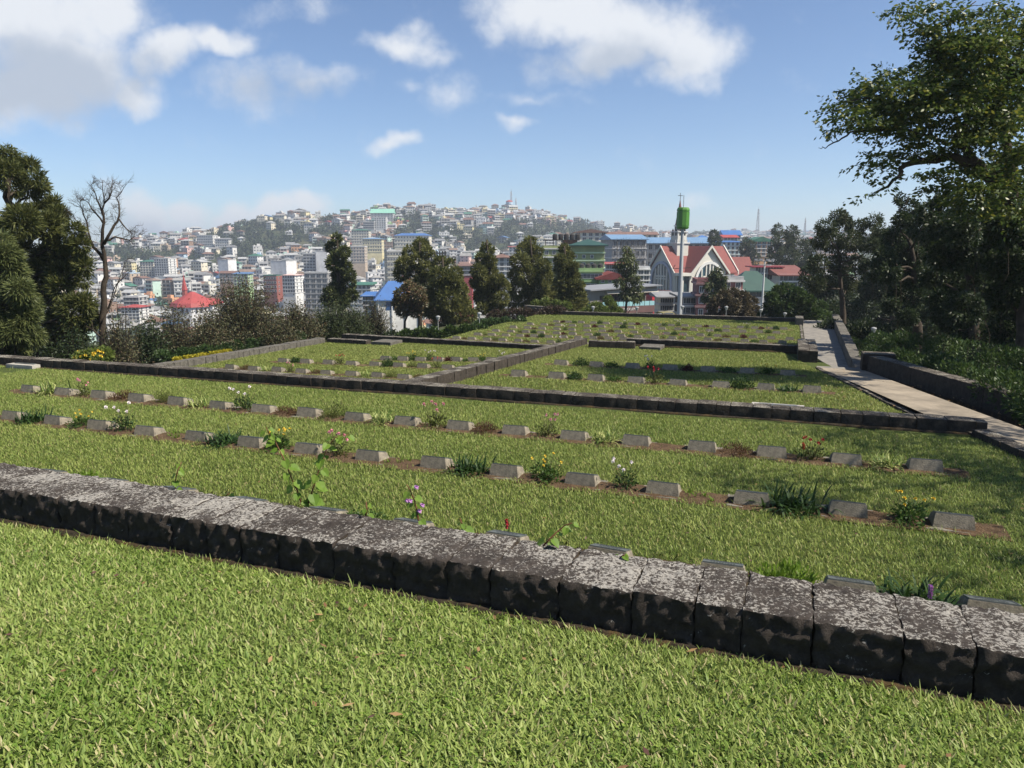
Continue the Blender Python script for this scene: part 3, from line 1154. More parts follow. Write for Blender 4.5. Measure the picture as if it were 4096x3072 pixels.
def heart(P, d, n, size):
    """A folded heart-shaped leaf as eight vertices and four faces."""
    d = Vector(d).normalized()
    n = Vector(n)
    s = d.cross(n).normalized()
    n = s.cross(d).normalized()
    P = Vector(P)
    pr = [(0, 0, 0), (-.08, .30, .10), (.22, .47, .12), (.62, .34, .07), (1.0, 0, 0)]
    mid = [P + d * (size * x) for x in (0, .22, .62, 1.0)]
    vs = [tuple(P), tuple(P + d * size * .3 - n * size * .03), tuple(P + d * size * .65 - n * size * .05), tuple(P + d * size - n * size * .12)]
    for sg in (1, -1):
        for (x, w, h) in ((-.10, .26, .05), (.18, .45, .10), (.55, .36, .07)):
            vs.append(tuple(P + d * size * x + s * sg * w * size + n * h * size - n * size * .08 * x))
    fs = [(0, 1, 5, 4), (1, 2, 6, 5), (2, 3, 6), (0, 7, 8, 1), (1, 8, 9, 2), (2, 9, 3)]
    return vs, fs


SPR = [  # pixel foot, pixel path of the stem, size, label
    ((301, 501), [(297.2, 490.6), (291, 477), (286, 463.3), (279.8, 450.8), (274.9, 440.9), (268.6, 433.4), (266.2, 427.2)], .070, 'tall arching climber shoot leaning left on the near wall', 300),
    ((308.4, 501.8), [(313.4, 486.9), (317.7, 473.2), (323.3, 457), (328.3, 445.9), (335.8, 437.2), (348.2, 434.7)], .075, 'tall arching climber shoot leaning right on the near wall', 301),
    ((418.4, 519.2), [(416.6, 509.2), (414, 499.3), (410.3, 490.6), (406.6, 484.4)], .062, 'leafy climber shoot with lilac flowers on the near wall', 302),
    ((365.6, 515.5), [(366.8, 509.2), (366.2, 501.8)], .055, 'short heart leaved shoot on the wall left of the flowering one', 304),
    ((542.3, 545.4), [(549.7, 539.1), (557.2, 531.7), (564.6, 525.5), (572, 523)], .066, 'slanting leafy shoot at the cracked joint of the near wall', 305),
    ((463.8, 529.1), [(461.3, 522.9), (460, 518)], .06, 'short heart leaved shoot on the wall right of the flowering one', 306),
    ((175.3, 488.6), [(175.3, 480.5), (177.7, 470.6), (181.5, 461.9)], .05, 'small upright seedling on the near wall left of the tall shoots', 307),
    ((225, 495.4), [(229, 493.5)], .05, 'single pair of climber leaves flat on the near wall', 308),
    ((619.3, 556), [(624, 555)], .05, 'small creeping leaf pair on the near wall beside bare soil', 309),
]
for (foot, path, size, lab, seed) in SPR:
    if not lab:
        continue
    s, t = on_plane(foot[0], foot[1], lambda s, t: 1.372 + 0 * t)
    x, y = st2xy(s, t)
    Y = y
    rg = random.Random(seed)
    P = [Vector((x, y, 1.36))] + [Vector(pix_y(u, v, Y + rg.uniform(-.05, .05))) for u, v in path]
    root = empty('climber', (x, y, 1.36))
    loc = [p - P[0] for p in P]
    mb = MB()
    nn = len(loc)
    mb.tube([tuple(p) for p in loc], [.006 * (1 - .6 * i / nn) for i in range(nn)], 5)
    mb.build('stem', M_vine, root, smooth=True)
    mb = MB()
    tot = max(4, int(sum((loc[i + 1] - loc[i]).length for i in range(nn - 1)) / .030))
    for i in range(tot):
        f = (i + .5) / tot * (nn - 1)
        k = min(int(f), nn - 2)
        q = loc[k].lerp(loc[k + 1], f - k)
        a = i * 2.4 + rg.uniform(-.5, .5)
        d = Vector((math.cos(a), math.sin(a) * .7, rg.uniform(-.75, .35)))
        pet = q + d.normalized() * size * .35
        mb.tube([tuple(q), tuple(pet)], .0015, 3)
        v_, f_ = heart(pet, d + Vector((0, 0, -.55)), Vector((rg.uniform(-.4, .4), -.55, 1)), size * rg.uniform(.7, 1.2) * (1.15 - .45 * i / tot))
        mb.add(v_, f_)
    mb.build('leaves', L_heart, root, smooth=False)
    if 'lilac' in lab:
        fm = flower_mesh('l', .016, rgp)
        for i in range(5):
            link('flower', fm, root, tuple(loc[1 + i % 3] + Vector((rg.uniform(-.05, .05), -.02, rg.uniform(-.02, .05)))))
    tag(root, lab, 'climber', 'young climbers on the near wall')
for (u, v, c, lab, nfl) in ((930, 594, 'l', 'lilac flower spike with dark rosette leaves behind the near wall', 5), (508, 524, 'r', 'single red flower stalk behind the near wall', 4), (803, 451, 'o', 'single orange red flower stalk on bare soil in the back row', 4)):
    s, t = on_plane(u, v, (lambda s, t: .20 + 0 * t) if c != 'o' else (lambda s, t: .12 + 0 * t))
    x, y = st2xy(s, t)
    root = empty('flower_stalk', (x, y, .02))
    mb = MB()
    mb.tube([(0, 0, 0), (.01, 0, .12), (.0, .01, .22)], .004, 4)
    mb.build('stem', M_stem, root)
    link('leaves', strips_mesh('leaves', strap_leaves(14, .14, .02, rgp, 1.0, .02), L_green), root)
    fm = flower_mesh(c, .022, rgp)
    for i in range(nfl):
        link('flower', fm, root, (random.uniform(-.015, .015), random.uniform(-.015, .015), .14 + .026 * i))
    tag(root, lab, 'flower')

# ------------------------------------------------------------------ grass blades
M_gA = leaf('near grass blade', (.12, .20, .030), (.37, .425, .13), c3=(.44, .39, .20), c3f=.07, trans=.38, nscale=1.2, gloss=.25, rough=.5)
M_gB = leaf('lawn grass blade', (.12, .185, .030), (.325, .365, .10), c3=(.34, .30, .13), c3f=.07, trans=.30, nscale=.5, gloss=.25, rough=.5)
M_gC = leaf('far lawn grass blade', (.125, .178, .032), (.31, .335, .095), c3=(.29, .25, .10), c3f=.08, trans=.30, nscale=.3, gloss=.2, rough=.5)


def in_view(x, y, z, mu=70, mv=60):
    f = y * cp - (z - CZ) * sp
    up = y * sp + (z - CZ) * cp
    u = 512 + FPX * x / np.maximum(f, .05)
    v = 384 - FPX * up / np.maximum(f, .05)
    return (f > .2) & (u > -mu) & (u < 1024 + mu) & (v < 768 + mv)


def grass_pts(n, s0, s1, t0, t1, fn, inside=None, beds=()):
    s, t = rng.uniform(s0, s1, n), rng.uniform(t0, t1, n)
    ok = np.ones(n, bool)
    if inside is not None:
        ok &= inside(s, t)
    for (f2, a0, b0, a1, b1, _) in beds:
        tt = b0 + (b1 - b0) * (s - a0) / (a1 - a0)
        w = .20 + .07 * np.sin(s * 5.3 + b0) + .05 * np.sin(s * 13.1)
        ok &= ~((np.abs(t - tt - .12) < w) & (s > a0 - .5) & (s < a1 + .5))
    if beds and beds[0][0] is zB:
        for (a0, b0) in SLABS:
            ok &= ~((np.abs(s - a0) < .62) & (t > b0 - .75) & (t < b0 + .72))
    s, t = s[ok], t[ok]
    x, y = st2xy(s, t)
    z = fn(s, t)
    ok = in_view(x, y, z)
    return x[ok], y[ok], z[ok] + .0


def blades(x, y, z, L, w, lean_lo, lean_hi, wind=0.0):
    n = len(x)
    az = rng.uniform(0, 2 * math.pi, n)
    lean = rng.uniform(lean_lo, lean_hi, n)
    ll = L * rng.uniform(.5, 1.25, n)
    ww = w * rng.uniform(.6, 1.25, n)
    dx, dy = np.cos(az), np.sin(az)
    tw = az + math.pi / 2 + rng.normal(0, .5, n)
    sx, sy = np.cos(tw), np.sin(tw)
    S = np.zeros((n, 3, 2, 3))
    for j, (f, wf) in enumerate(((0, .8), (.52, 1.0), (1, .10))):
        out = ll * lean * f ** 1.4
        up = ll * np.sqrt(np.maximum(1 - lean ** 2, .02)) * (f - .18 * f * f) + .004
        px, py, pz = x + dx * out, y + dy * out, z + up
        S[:, j, 0] = np.stack([px - sx * ww * wf * .5, py - sy * ww * wf * .5, pz], -1)
        S[:, j, 1] = np.stack([px + sx * ww * wf * .5, py + sy * ww * wf * .5, pz], -1)
    return S


def grass(label, S, m):
    o = link('grass', strips_mesh('grass', S, m))
    tag(o, label, 'grass', kind='stuff')


GRASS_K = 1.0
# nearest lawn: broad carpet-grass blades plus short upright ones
xa, ya, za = grass_pts(int(330000 * GRASS_K), -9.5, 4.5, .7, 4.0, zA, inside=lambda s, t: t < 3.74 - .0147 * (s + 1.4))
Sa = [blades(xa, ya, za, .064, .0100, .35, .96)]
xa, ya, za = grass_pts(int(180000 * GRASS_K), -9.5, 4.5, .7, 4.0, zA, inside=lambda s, t: t < 3.76 - .0147 * (s + 1.4))
Sa.append(blades(xa, ya, za, .042, .0085, .1, .8))
xa, ya, za = grass_pts(int(6500 * GRASS_K), -9.5, 4.5, .7, 4.0, zA, inside=lambda s, t: (t < 3.76 - .0147 * (s + 1.4)) & ((t > 3.5 - .0147 * (s + 1.4)) | (rng.uniform(size=len(s)) < .4)))
Sa.append(blades(xa, ya, za, .115, .0065, .2, .75))
grass('bright unmown carpet grass in front of the near wall', np.concatenate(Sa), M_gA)
xa, ya, za = grass_pts(90000, -9.5, 4.5, .7, 4.0, zA, inside=lambda s, t: (t < 3.74 - .0147 * (s + 1.4)) & (np.sin(s * 3.1 + t * 2) + np.cos(t * 4.3 - s) > -.4))
ca = np.stack([xa, ya, za + rng.uniform(.012, .04, len(xa))], -1)
Q = leaf_quads(ca, rng.normal(size=ca.shape) * np.array([1, 1, .25]), .017 * rng.uniform(.6, 1.3, len(ca)), .016, rng, flat=3)
tag(link('clover', quads_mesh('clover', Q, leaf('clover leaf', (.11, .20, .025), (.24, .32, .06), trans=.35, nscale=1.5))), 'small clover leaves low in the near grass', 'clover', kind='stuff')
bedsB = [r for r in ROWST if r[0] is zB]
xb, yb, zb = grass_pts(int(560000 * GRASS_K), -22, 4.2, 6.3, 14.35, zB, inside=lambda s, t: s < 3.4 + (14.7 - t) * .29, beds=bedsB)
Sb = [blades(xb, yb, zb, .062, .0085, .2, .9)]
xb, yb, zb = grass_pts(9000, -22, 4.2, 6.3, 14.35, zB, inside=lambda s, t: s < 3.4 + (14.7 - t) * .29)
Sb.append(blades(xb, yb, zb, .10, .008, .1, .6))
grass('mown green lawn grass around the three near rows of stones', np.concatenate(Sb), M_gB)
xc, yc, zc = grass_pts(int(150000 * GRASS_K), -8, 2.9, 16.5, 31.1, zCR, inside=lambda s, t: s < 2.75 - (t - 15.3) * .178, beds=[r for r in ROWST if r[0] is zCR])
grass('mown lawn grass right of the dividing wall', blades(xc, yc, zc, .075, .014, .2, .85), M_gC)
xc, yc, zc = grass_pts(int(170000 * GRASS_K), -20.9, -8.4, 20, 30.3, zCL, inside=lambda s, t: s > -20.6 + (t - 20) * .075, beds=[r for r in ROWST if r[0] is zCL])
grass('mown lawn grass left of the dividing wall', blades(xc, yc, zc, .08, .018, .2, .85), M_gC)
xc, yc, zc = grass_pts(int(200000 * GRASS_K), -18.2, .9, 33.5, 55.2, zD, beds=[r for r in ROWST if r[0] is zD])
grass('mown grass of the far lawn', blades(xc, yc, zc, .085, .026, .2, .85), M_gC)

# fallen leaves and straw
def litter(label, n, s0, s1, t0, t1, fn, lift, size, m):
    s, t = rng.uniform(s0, s1, n), rng.uniform(t0, t1, n)
    x, y = st2xy(s, t)
    P = np.stack([x, y, fn(s, t) + lift], -1)
    D = rng.normal(size=(n, 3)) * np.array([1, 1, .18])
    tag(link('fallen_leaves', quads_mesh('fallen_leaves', leaf_quads(P, D, size * rng.uniform(.5, 1.3, n), size * .42, rng, flat=4), m)), label, 'leaves', kind='stuff')


L_dead = leaf('dead leaf', (.16, .085, .04), (.34, .22, .10), c3=(.10, .05, .04), c3f=.3, trans=.15, nscale=3)
litter('brown fallen leaves lying in the near grass', 240, -8, 4, 1.0, 3.7, zA, .05, .05, L_dead)
litter('brown leaf litter on the concrete path', 420, .9, 4.6, 14.9, 26, lambda s, t: zCR(0, t) + .03, .012, .07, L_dead)
litter('a few brown leaves on the level lawn', 260, -18, 4, 7.5, 14.2, zB, .055, .05, L_dead)

# ------------------------------------------------------------------ trees, shrubs, hedges
L_crypt = leaf('conifer spray', (.036, .050, .015), (.140, .145, .042), trans=.3, nscale=.8, gloss=.2)
L_crypt2 = leaf('young conifer spray', (.050, .070, .024), (.150, .165, .056), trans=.3, nscale=.8, gloss=.2)
L_cyp = leaf('cypress spray', (.055, .070, .022), (.20, .195, .062), trans=.35, nscale=.25, gloss=.2)
L_cypd = leaf('dark cypress spray', (.030, .048, .018), (.115, .125, .042), trans=.2, nscale=.25, gloss=.2)
L_mango = leaf('mango leaf', (.045, .055, .018), (.15, .115, .055), c3=(.19, .11, .06), c3f=.2, trans=.2, nscale=.4, gloss=.4)
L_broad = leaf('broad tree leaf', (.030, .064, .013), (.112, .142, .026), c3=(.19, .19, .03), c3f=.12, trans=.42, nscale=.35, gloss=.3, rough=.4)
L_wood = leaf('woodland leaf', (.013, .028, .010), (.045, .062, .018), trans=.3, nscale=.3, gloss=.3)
L_willow = leaf('willowy leaf', (.020, .034, .012), (.065, .078, .026), trans=.3, nscale=.3)
L_twig = leaf('shrub leaf', (.034, .042, .018), (.115, .108, .050), c3=(.09, .06, .03), c3f=.2, trans=.2, nscale=.5)
L_hedge = leaf('hedge leaf', (.020, .045, .012), (.065, .11, .025), trans=.25, nscale=.6, gloss=.4)
L_lime = leaf('light shrub leaf', (.07, .11, .02), (.17, .20, .05), trans=.35, nscale=.6)
L_purple = leaf('purple hedge leaf', (.035, .024, .018), (.085, .055, .040), c3=(.05, .06, .02), c3f=.2, trans=.2, nscale=.4)
L_rust = leaf('dark rusty leaf', (.040, .038, .018), (.13, .10, .055), trans=.2, nscale=.4)
L_gold = leaf('golden edging leaf', (.28, .26, .02), (.50, .42, .04), trans=.3, nscale=2)
L_herb = leaf('herb leaf', (.024, .054, .013), (.070, .105, .023), trans=.3, nscale=.5)
M_bark = mat('dark bark', (.040, .032, .025), (.075, .06, .045), 4, .95, .1, .6, 25)
M_barkg = mat('grey bark', (.085, .072, .058), (.045, .038, .030), 4, .95, .1, .6, 25)


def lump(P, sc_, ph):
    return (np.sin(P[:, 0] * sc_ + ph) * np.cos(P[:, 1] * sc_ * 1.13 + ph * 2.1) + np.sin(P[:, 2] * sc_ * 1.21 + ph * .7) * np.cos(P[:, 0] * sc_ * .57 + P[:, 1] * sc_ * .77))


def px_blobs(lst, conv, Y, depth, seed, root):
    """Foliage masses given by sight lines at depth about Y, spread through the crown's own depth, relative to the tree's foot."""
    rg = np.random.default_rng(seed)
    out = []
    us = [conv(b[0], b[1]) for b in lst]
    for b, (u, v) in zip(lst, us):
        r = b[2] * conv.k / 745.0 * Y
        y = Y + rg.uniform(-1, 1) * depth
        p = pix_y(u, v, y)
        out.append((p[0] - root[0], p[1] - root[1], p[2] - root[2], r * y / Y))
    return np.array(out)


def conv_f(x0, y0, k):
    def f(x, y):
        return x0 + x * k, y0 + y * k
    f.k = k
    return f


K1 = conv_f(0, 125, .1507)
K3 = conv_f(300, 175, .113)
K4 = conv_f(500, 187.5, .113)
K5 = conv_f(625, 187.5, .0904)
K6 = conv_f(750, 175, .158)
K8 = conv_f(725, 0, .1356)
K2 = conv_f(125, 175, .113)
KU = conv_f(0, 0, 1.0)


def needle_crown(B, n, L, w, rg, droop=.25, up=.0, cull=.1, shell=.35, k=2.2, fan=.5):
    """Pointed sprays standing out of the foliage masses."""
    wts = B[:, 3] ** 2
    idx = rg.choice(len(B), n, p=wts / wts.sum())
    D = unit(rg.normal(size=(n, 3)))
    rad = (shell + (1 - shell) * rg.uniform(0, 1, n) ** .6)
    P = B[idx, :3] + D * (rad * B[idx, 3])[:, None] * np.array([1, 1, .92])
    f = lump(P, k / max(.2, np.median(B[:, 3])), B[0, 0])
    ok = f > -.75 + cull
    P, D = P[ok], D[ok]
    n = len(P)
    Dl = unit(D + rg.normal(0, fan, (n, 3)) + np.array([0, 0, up - droop]))
    return leaf_quads(P, Dl, L * rg.uniform(.5, 1.25, n), w * rg.uniform(.6, 1.3, n), rg)


def spray_crown(B, per, nl, L, w, rg, droop=.35):
    """Flat layered sprays of leaves on short twigs."""
    C = []
    for b in B:
        m = max(2, int(per * (b[3] ** 2)))
        D = unit(rg.normal(size=(m, 3)))
        C.append(np.concatenate([b[:3] + D * b[3] * rg.uniform(.25, 1.0, (m, 1)) * np.array([1, 1, .8]), D], 1))
    C = np.concatenate(C)
    m = len(C)
    out = unit(C[:, 3:] * np.array([1, 1, .35]) + rg.normal(0, .35, (m, 3)) * np.array([1, 1, .4]))
    side = unit(np.cross(out, np.array([0, 0, 1.0])))
    a = rg.uniform(-.15, .55, (m, nl))
    bb = rg.uniform(-1, 1, (m, nl)) * .20
    P = C[:, None, :3] + out[:, None] * a[..., None] + side[:, None] * bb[..., None]
    P[..., 2] += rg.normal(0, .035, (m, nl)) - .10 * np.abs(a)
    D = out[:, None] * .55 + side[:, None] * np.sign(bb)[..., None] * .8 + rg.normal(0, .3, (m, nl, 3))
    D[..., 2] -= droop
    P, D = P.reshape(-1, 3), D.reshape(-1, 3)
    return leaf_quads(P, D, L * rg.uniform(.6, 1.2, len(P)), w * rg.uniform(.7, 1.2, len(P)), rg, flat=0)


def limb(mb, pts, r0, r1, n=6):
    k = len(pts)
    mb.tube(pts, [r0 + (r1 - r0) * i / (k - 1) for i in range(k)], n)


def wob(pts, amt, rg, sub=3):
    out = [Vector(pts[0])]
    for i in range(len(pts) - 1):
        a, b = Vector(pts[i]), Vector(pts[i + 1])
        for j in range(1, sub + 1):
            q = a.lerp(b, j / sub)
            if j < sub:
                q += Vector(rg.normal(0, amt, 3))
            out.append(q)
    return out


def tree(name, label, cat, root, Bl, Q, lm, trunk_pts, tr, barkm, rg, nbranch=14, group=None, extra=None):
    """root: world foot; Bl blobs relative; trunk_pts relative."""
    e = empty(name, root)
    tag(e, label, cat, group)
    mb = MB()
    tp = wob(trunk_pts, tr * .25, rg)
    limb(mb, tp, tr, tr * .28, 8)
    order = np.argsort(-Bl[:, 3])[:nbranch]
    for i in order:
        b = Vector(Bl[i, :3])
        # leaves the trunk a little below the mass it carries
        cand = [q for q in tp if q.z < b.z + .2] or [tp[0]]
        a = cand[-1] if len(cand) < 3 else cand[max(0, len(cand) - 2)]
        mid = a.lerp(b, .5) + Vector((0, 0, -.08 * (b - a).length))
        limb(mb, wob([a, mid, b], tr * .3, rg, 2), tr * .30, tr * .07, 5)
    if extra:
        extra(mb)
    mb.build('trunk', barkm, e, smooth=True)
    link('crown', quads_mesh('crown', Q, lm), e)
    return e


rgt = np.random.default_rng(99)
# --- the two big conifers on the left edge
CA = [(50, 200, 62), (110, 290, 55), (40, 320, 80), (190, 270, 42), (235, 360, 50), (190, 430, 60), (90, 420, 50), (280, 400, 34), (290, 460, 24), (150, 640, 95), (350, 540, 55), (375, 600, 50), (360, 640, 40), (250, 600, 70), (300, 680, 85),
      (180, 860, 80), (60, 700, 70), (410, 770, 65), (490, 710, 50), (540, 800, 52), (450, 900, 80), (570, 940, 55), (420, 1000, 80), (300, 930, 75), (560, 1030, 42), (330, 860, 70), (300, 1180, 75), (400, 1080, 60), (500, 1230, 90), (600, 1310, 50),
      (420, 1330, 85), (560, 1180, 55), (620, 1280, 40), (250, 1050, 70), (330, 1420, 80), (480, 1400, 70)]
Y = 31.0
p = pix_y(12, 372, Y)
p[2] = zg(p[0], p[1]) - .1
CA = [(a_, b_, c_ * 1.12) for a_, b_, c_ in CA]
Bl = px_blobs(CA, K1, Y, 1.6, 1, p)
tp = [Vector(pix_y(*K1(x, y), Y)) - Vector(p) for x, y in ((130, 1500), (110, 1000), (70, 700), (40, 480), (30, 200))]
tp = [Vector((tp[0].x, 0, 0))] + tp
Q = np.concatenate([needle_crown(Bl, 62000, .30, .045, rgt, .25, .25, .55, .3, 2.6, .5), needle_crown(Bl, 14000, .12, .05, rgt, 0, 0, 0, .1)])
tree('conifer_tree', 'tall dark ragged conifer at the left edge with tufted drooping branches', 'conifer', tuple(p), Bl, Q, L_crypt, tp, .30, M_bark, rgt, 26)
CB = [(30, 880, 95), (70, 980, 90), (60, 1080, 110), (130, 1110, 85), (170, 1190, 80), (50, 1230, 110), (160, 1300, 100), (80, 1390, 100), (210, 1400, 65), (10, 1440, 90), (-60, 1000, 120), (-60, 1250, 140), (10, 780, 60), (120, 1480, 60)]
Y = 26.0
p = pix_y(-4, 385, Y)
p[2] = zg(p[0], p[1]) - .1
Bl = px_blobs(CB, K1, Y, 1.2, 2, p)
tp = [(0, 0, 0), tuple(Vector(pix_y(*K1(-10, 1200), Y)) - Vector(p)), tuple(Vector(pix_y(*K1(10, 760), Y)) - Vector(p))]
Q = needle_crown(Bl, 46000, .26, .036, rgt, .55, .0, .1, .45, 2.0, .35)
tree('conifer_tree', 'paler green feathery conifer in front of the tall one at left edge', 'conifer', tuple(p), Bl, Q, L_crypt2, tp, .22, M_bark, rgt, 10)

# --- the bare tree
Y = 31.0
p = pix_y(100, 358, Y)
p[2] = zg(p[0], p[1]) - .1
LM = [[(660, 1420), (680, 1280), (692, 1160), (690, 1050), (702, 960), (692, 850), (680, 740), (690, 640), (680, 560), (690, 480), (680, 380)],
      [(692, 900), (640, 830), (605, 770), (570, 720), (540, 660), (492, 605)], [(690, 790), (740, 700), (780, 640), (792, 560), (772, 480), (822, 415)], [(690, 770), (760, 742), (860, 765), (902, 735)],
      [(684, 600), (645, 500), (600, 400)], [(690, 520), (738, 450), (742, 395)], [(600, 760), (575, 640), (545, 560), (535, 505)], [(690, 660), (640, 590), (590, 520), (560, 500)], [(786, 620), (840, 690), (870, 700)],
      [(672, 1320), (720, 1230), (760, 1120), (800, 1000), (830, 900)], [(680, 1260), (740, 1150), (770, 1060), (850, 980)], [(665, 1300), (640, 1180), (600, 1090)], [(660, 1400), (600, 1350), (560, 1340)]]
e = empty('bare_tree', tuple(p))
tag(e, 'tall leafless tree with twisting bare branches against the sky', 'tree')
mb = MB()
mt = MB()


def twig(q, d, L, r, depth, rg):
    pts = [q]
    for j in range(3):
        d = (d + Vector(rg.normal(0, .28, 3)) + Vector((0, 0, .10))).normalized()
        q = q + d * L / 3
        pts.append(q)
    mt.tube(pts, [r, r * .75, r * .55, r * .35], 3, cap=False)
    if depth:
        for q2 in pts[1:]:
            for _ in range(1 if depth == 1 else 2):
                twig(q2, (d + Vector(rg.normal(0, .6, 3))).normalized(), L * rg.uniform(.45, .75), r * .55, depth - 1, rg)


rr = np.random.default_rng(5)
for i, l in enumerate(LM):
    pts = [Vector(pix_y(*K1(x, y), Y + (0 if i == 0 else .25 * math.sin(i * 2 + k * .9)))) - Vector(p) for k, (x, y) in enumerate(l)]
    if i == 0:
        pts[0] = Vector((pts[0].x, 0, 0))
    pts = wob(pts, .03, rr, 2)
    limb(mb, pts, (.15, .075, .065, .05, .045, .04, .04, .04, .035, .03, .03, .03, .045)[i], .010, 7)
    st_ = len(pts) // 3 if i else len(pts) * 3 // 5
    for k in range(st_, len(pts)):
        dd = (pts[k] - pts[max(0, k - 1)]).normalized()
        for _ in range(2 if i < 9 else 1):
            twig(pts[k], (dd + Vector(rr.normal(0, .55, 3))).normalized(), rr.uniform(.22, .45), .012, 2, rr)
mb.build('trunk', M_bark, e, smooth=True)
mt.build('twigs', M_bark, e)

# --- the trees beyond the left-hand lawns, in front of the town
MID = [
    ('cypress_tree', 'narrow dark evergreen tree with gaps, standing before the grey unfinished building', K3, 62, (345, 1230), [(320, 565, 42), (290, 640, 55), (390, 680, 46), (330, 740, 70), (400, 820, 52), (290, 790, 55), (350, 890, 62), (320, 1000, 55), (430, 960, 55), (270, 1060, 65), (380, 1080, 72), (460, 1060, 46), (450, 880, 36), (240, 1110, 46), (340, 1130, 70)], L_cypd, 15000, .32, .10, 1.0, (330, 560)),
    ('pine_tree', 'tall rounded evergreen with a broad crown, right of the blue roofed building', K3, 66, (1060, 1330), [(1070, 625, 66), (975, 690, 62), (1130, 680, 46), (925, 800, 74), (1050, 770, 76), (900, 880, 62), (1020, 900, 100), (1120, 830, 66), (1100, 960, 95), (1060, 1060, 90), (1090, 1160, 80)], L_cyp, 16000, .34, .10, 1.2, (1060, 590)),
    ('pine_tree', 'broad spreading olive green evergreen right of the tall rounded one', K3, 60, (1300, 1400), [(1240, 785, 64), (1330, 800, 56), (1250, 900, 100), (1380, 870, 52), (1350, 960, 95), (1200, 1020, 95), (1420, 1020, 62), (1300, 1100, 120), (1440, 1130, 66), (1180, 1180, 95), (1400, 1220, 105), (1500, 1235, 62), (1250, 1280, 85), (1360, 1310, 70)], L_cyp, 22000, .32, .10, 1.4, (1260, 730)),
    ('cypress_tree', 'pointed evergreen tree standing alone right of the broad olive green one', K3, 64, (1690, 1330), [(1650, 612, 32), (1650, 680, 50), (1690, 660, 24), (1600, 740, 44), (1685, 760, 46), (1580, 850, 62), (1680, 860, 64), (1560, 950, 52), (1660, 970, 92), (1760, 930, 52), (1790, 990, 62), (1640, 1080, 95), (1780, 1100, 62), (1620, 1180, 56), (1740, 1190, 62)], L_cyp, 17000, .32, .10, 1.1, (1650, 575)),
    ('pine_tree', 'big dark rounded evergreen standing left of the green buildings', K4, 70, (300, 1170), [(270, 495, 56), (225, 570, 82), (320, 565, 56), (180, 660, 84), (290, 670, 95), (380, 700, 62), (130, 780, 56), (250, 790, 105), (400, 800, 76), (160, 900, 85), (320, 910, 112), (450, 880, 74), (220, 1000, 76), (400, 1000, 105), (510, 990, 62), (120, 1010, 56), (300, 1060, 80)], L_cyp, 24000, .36, .11, 1.4, (270, 450)),
    ('pine_tree', 'slim dark evergreen directly in front of the green building', K4, 66, (620, 1180), [(570, 552, 42), (600, 620, 54), (530, 640, 42), (570, 720, 82), (650, 700, 36), (640, 800, 62), (570, 850, 85), (680, 880, 62), (620, 960, 105), (710, 960, 46), (660, 1060, 95), (560, 1080, 56), (740, 1010, 28), (620, 1120, 60)], L_cyp, 19000, .34, .11, 1.2, (570, 515)),
]
for (nm, lab, KV, Y, foot, bl, lm, n, L, w, dep, top) in MID:
    u, v = KV(*foot)
    p = pix_y(u, v, Y)
    p[2] = zg(p[0], p[1]) - .1
    Bl = px_blobs(bl, KV, Y, dep, len(bl) * 7, p)
    Q = needle_crown(Bl, n, L, w, rgt, .1, .2, .12, .4, 2.4, .55)
    tpx = [(0, 0, 0), tuple(Vector(pix_y(*KV((foot[0] * .5 + top[0] * .5), (foot[1] + top[1]) / 2), Y)) - Vector(p)), tuple(Vector(pix_y(*KV(*top), Y)) - Vector(p))]
    tree(nm, lab, 'evergreen tree', tuple(p), Bl, Q, lm, tpx, .24, M_bark, rgt, 12)
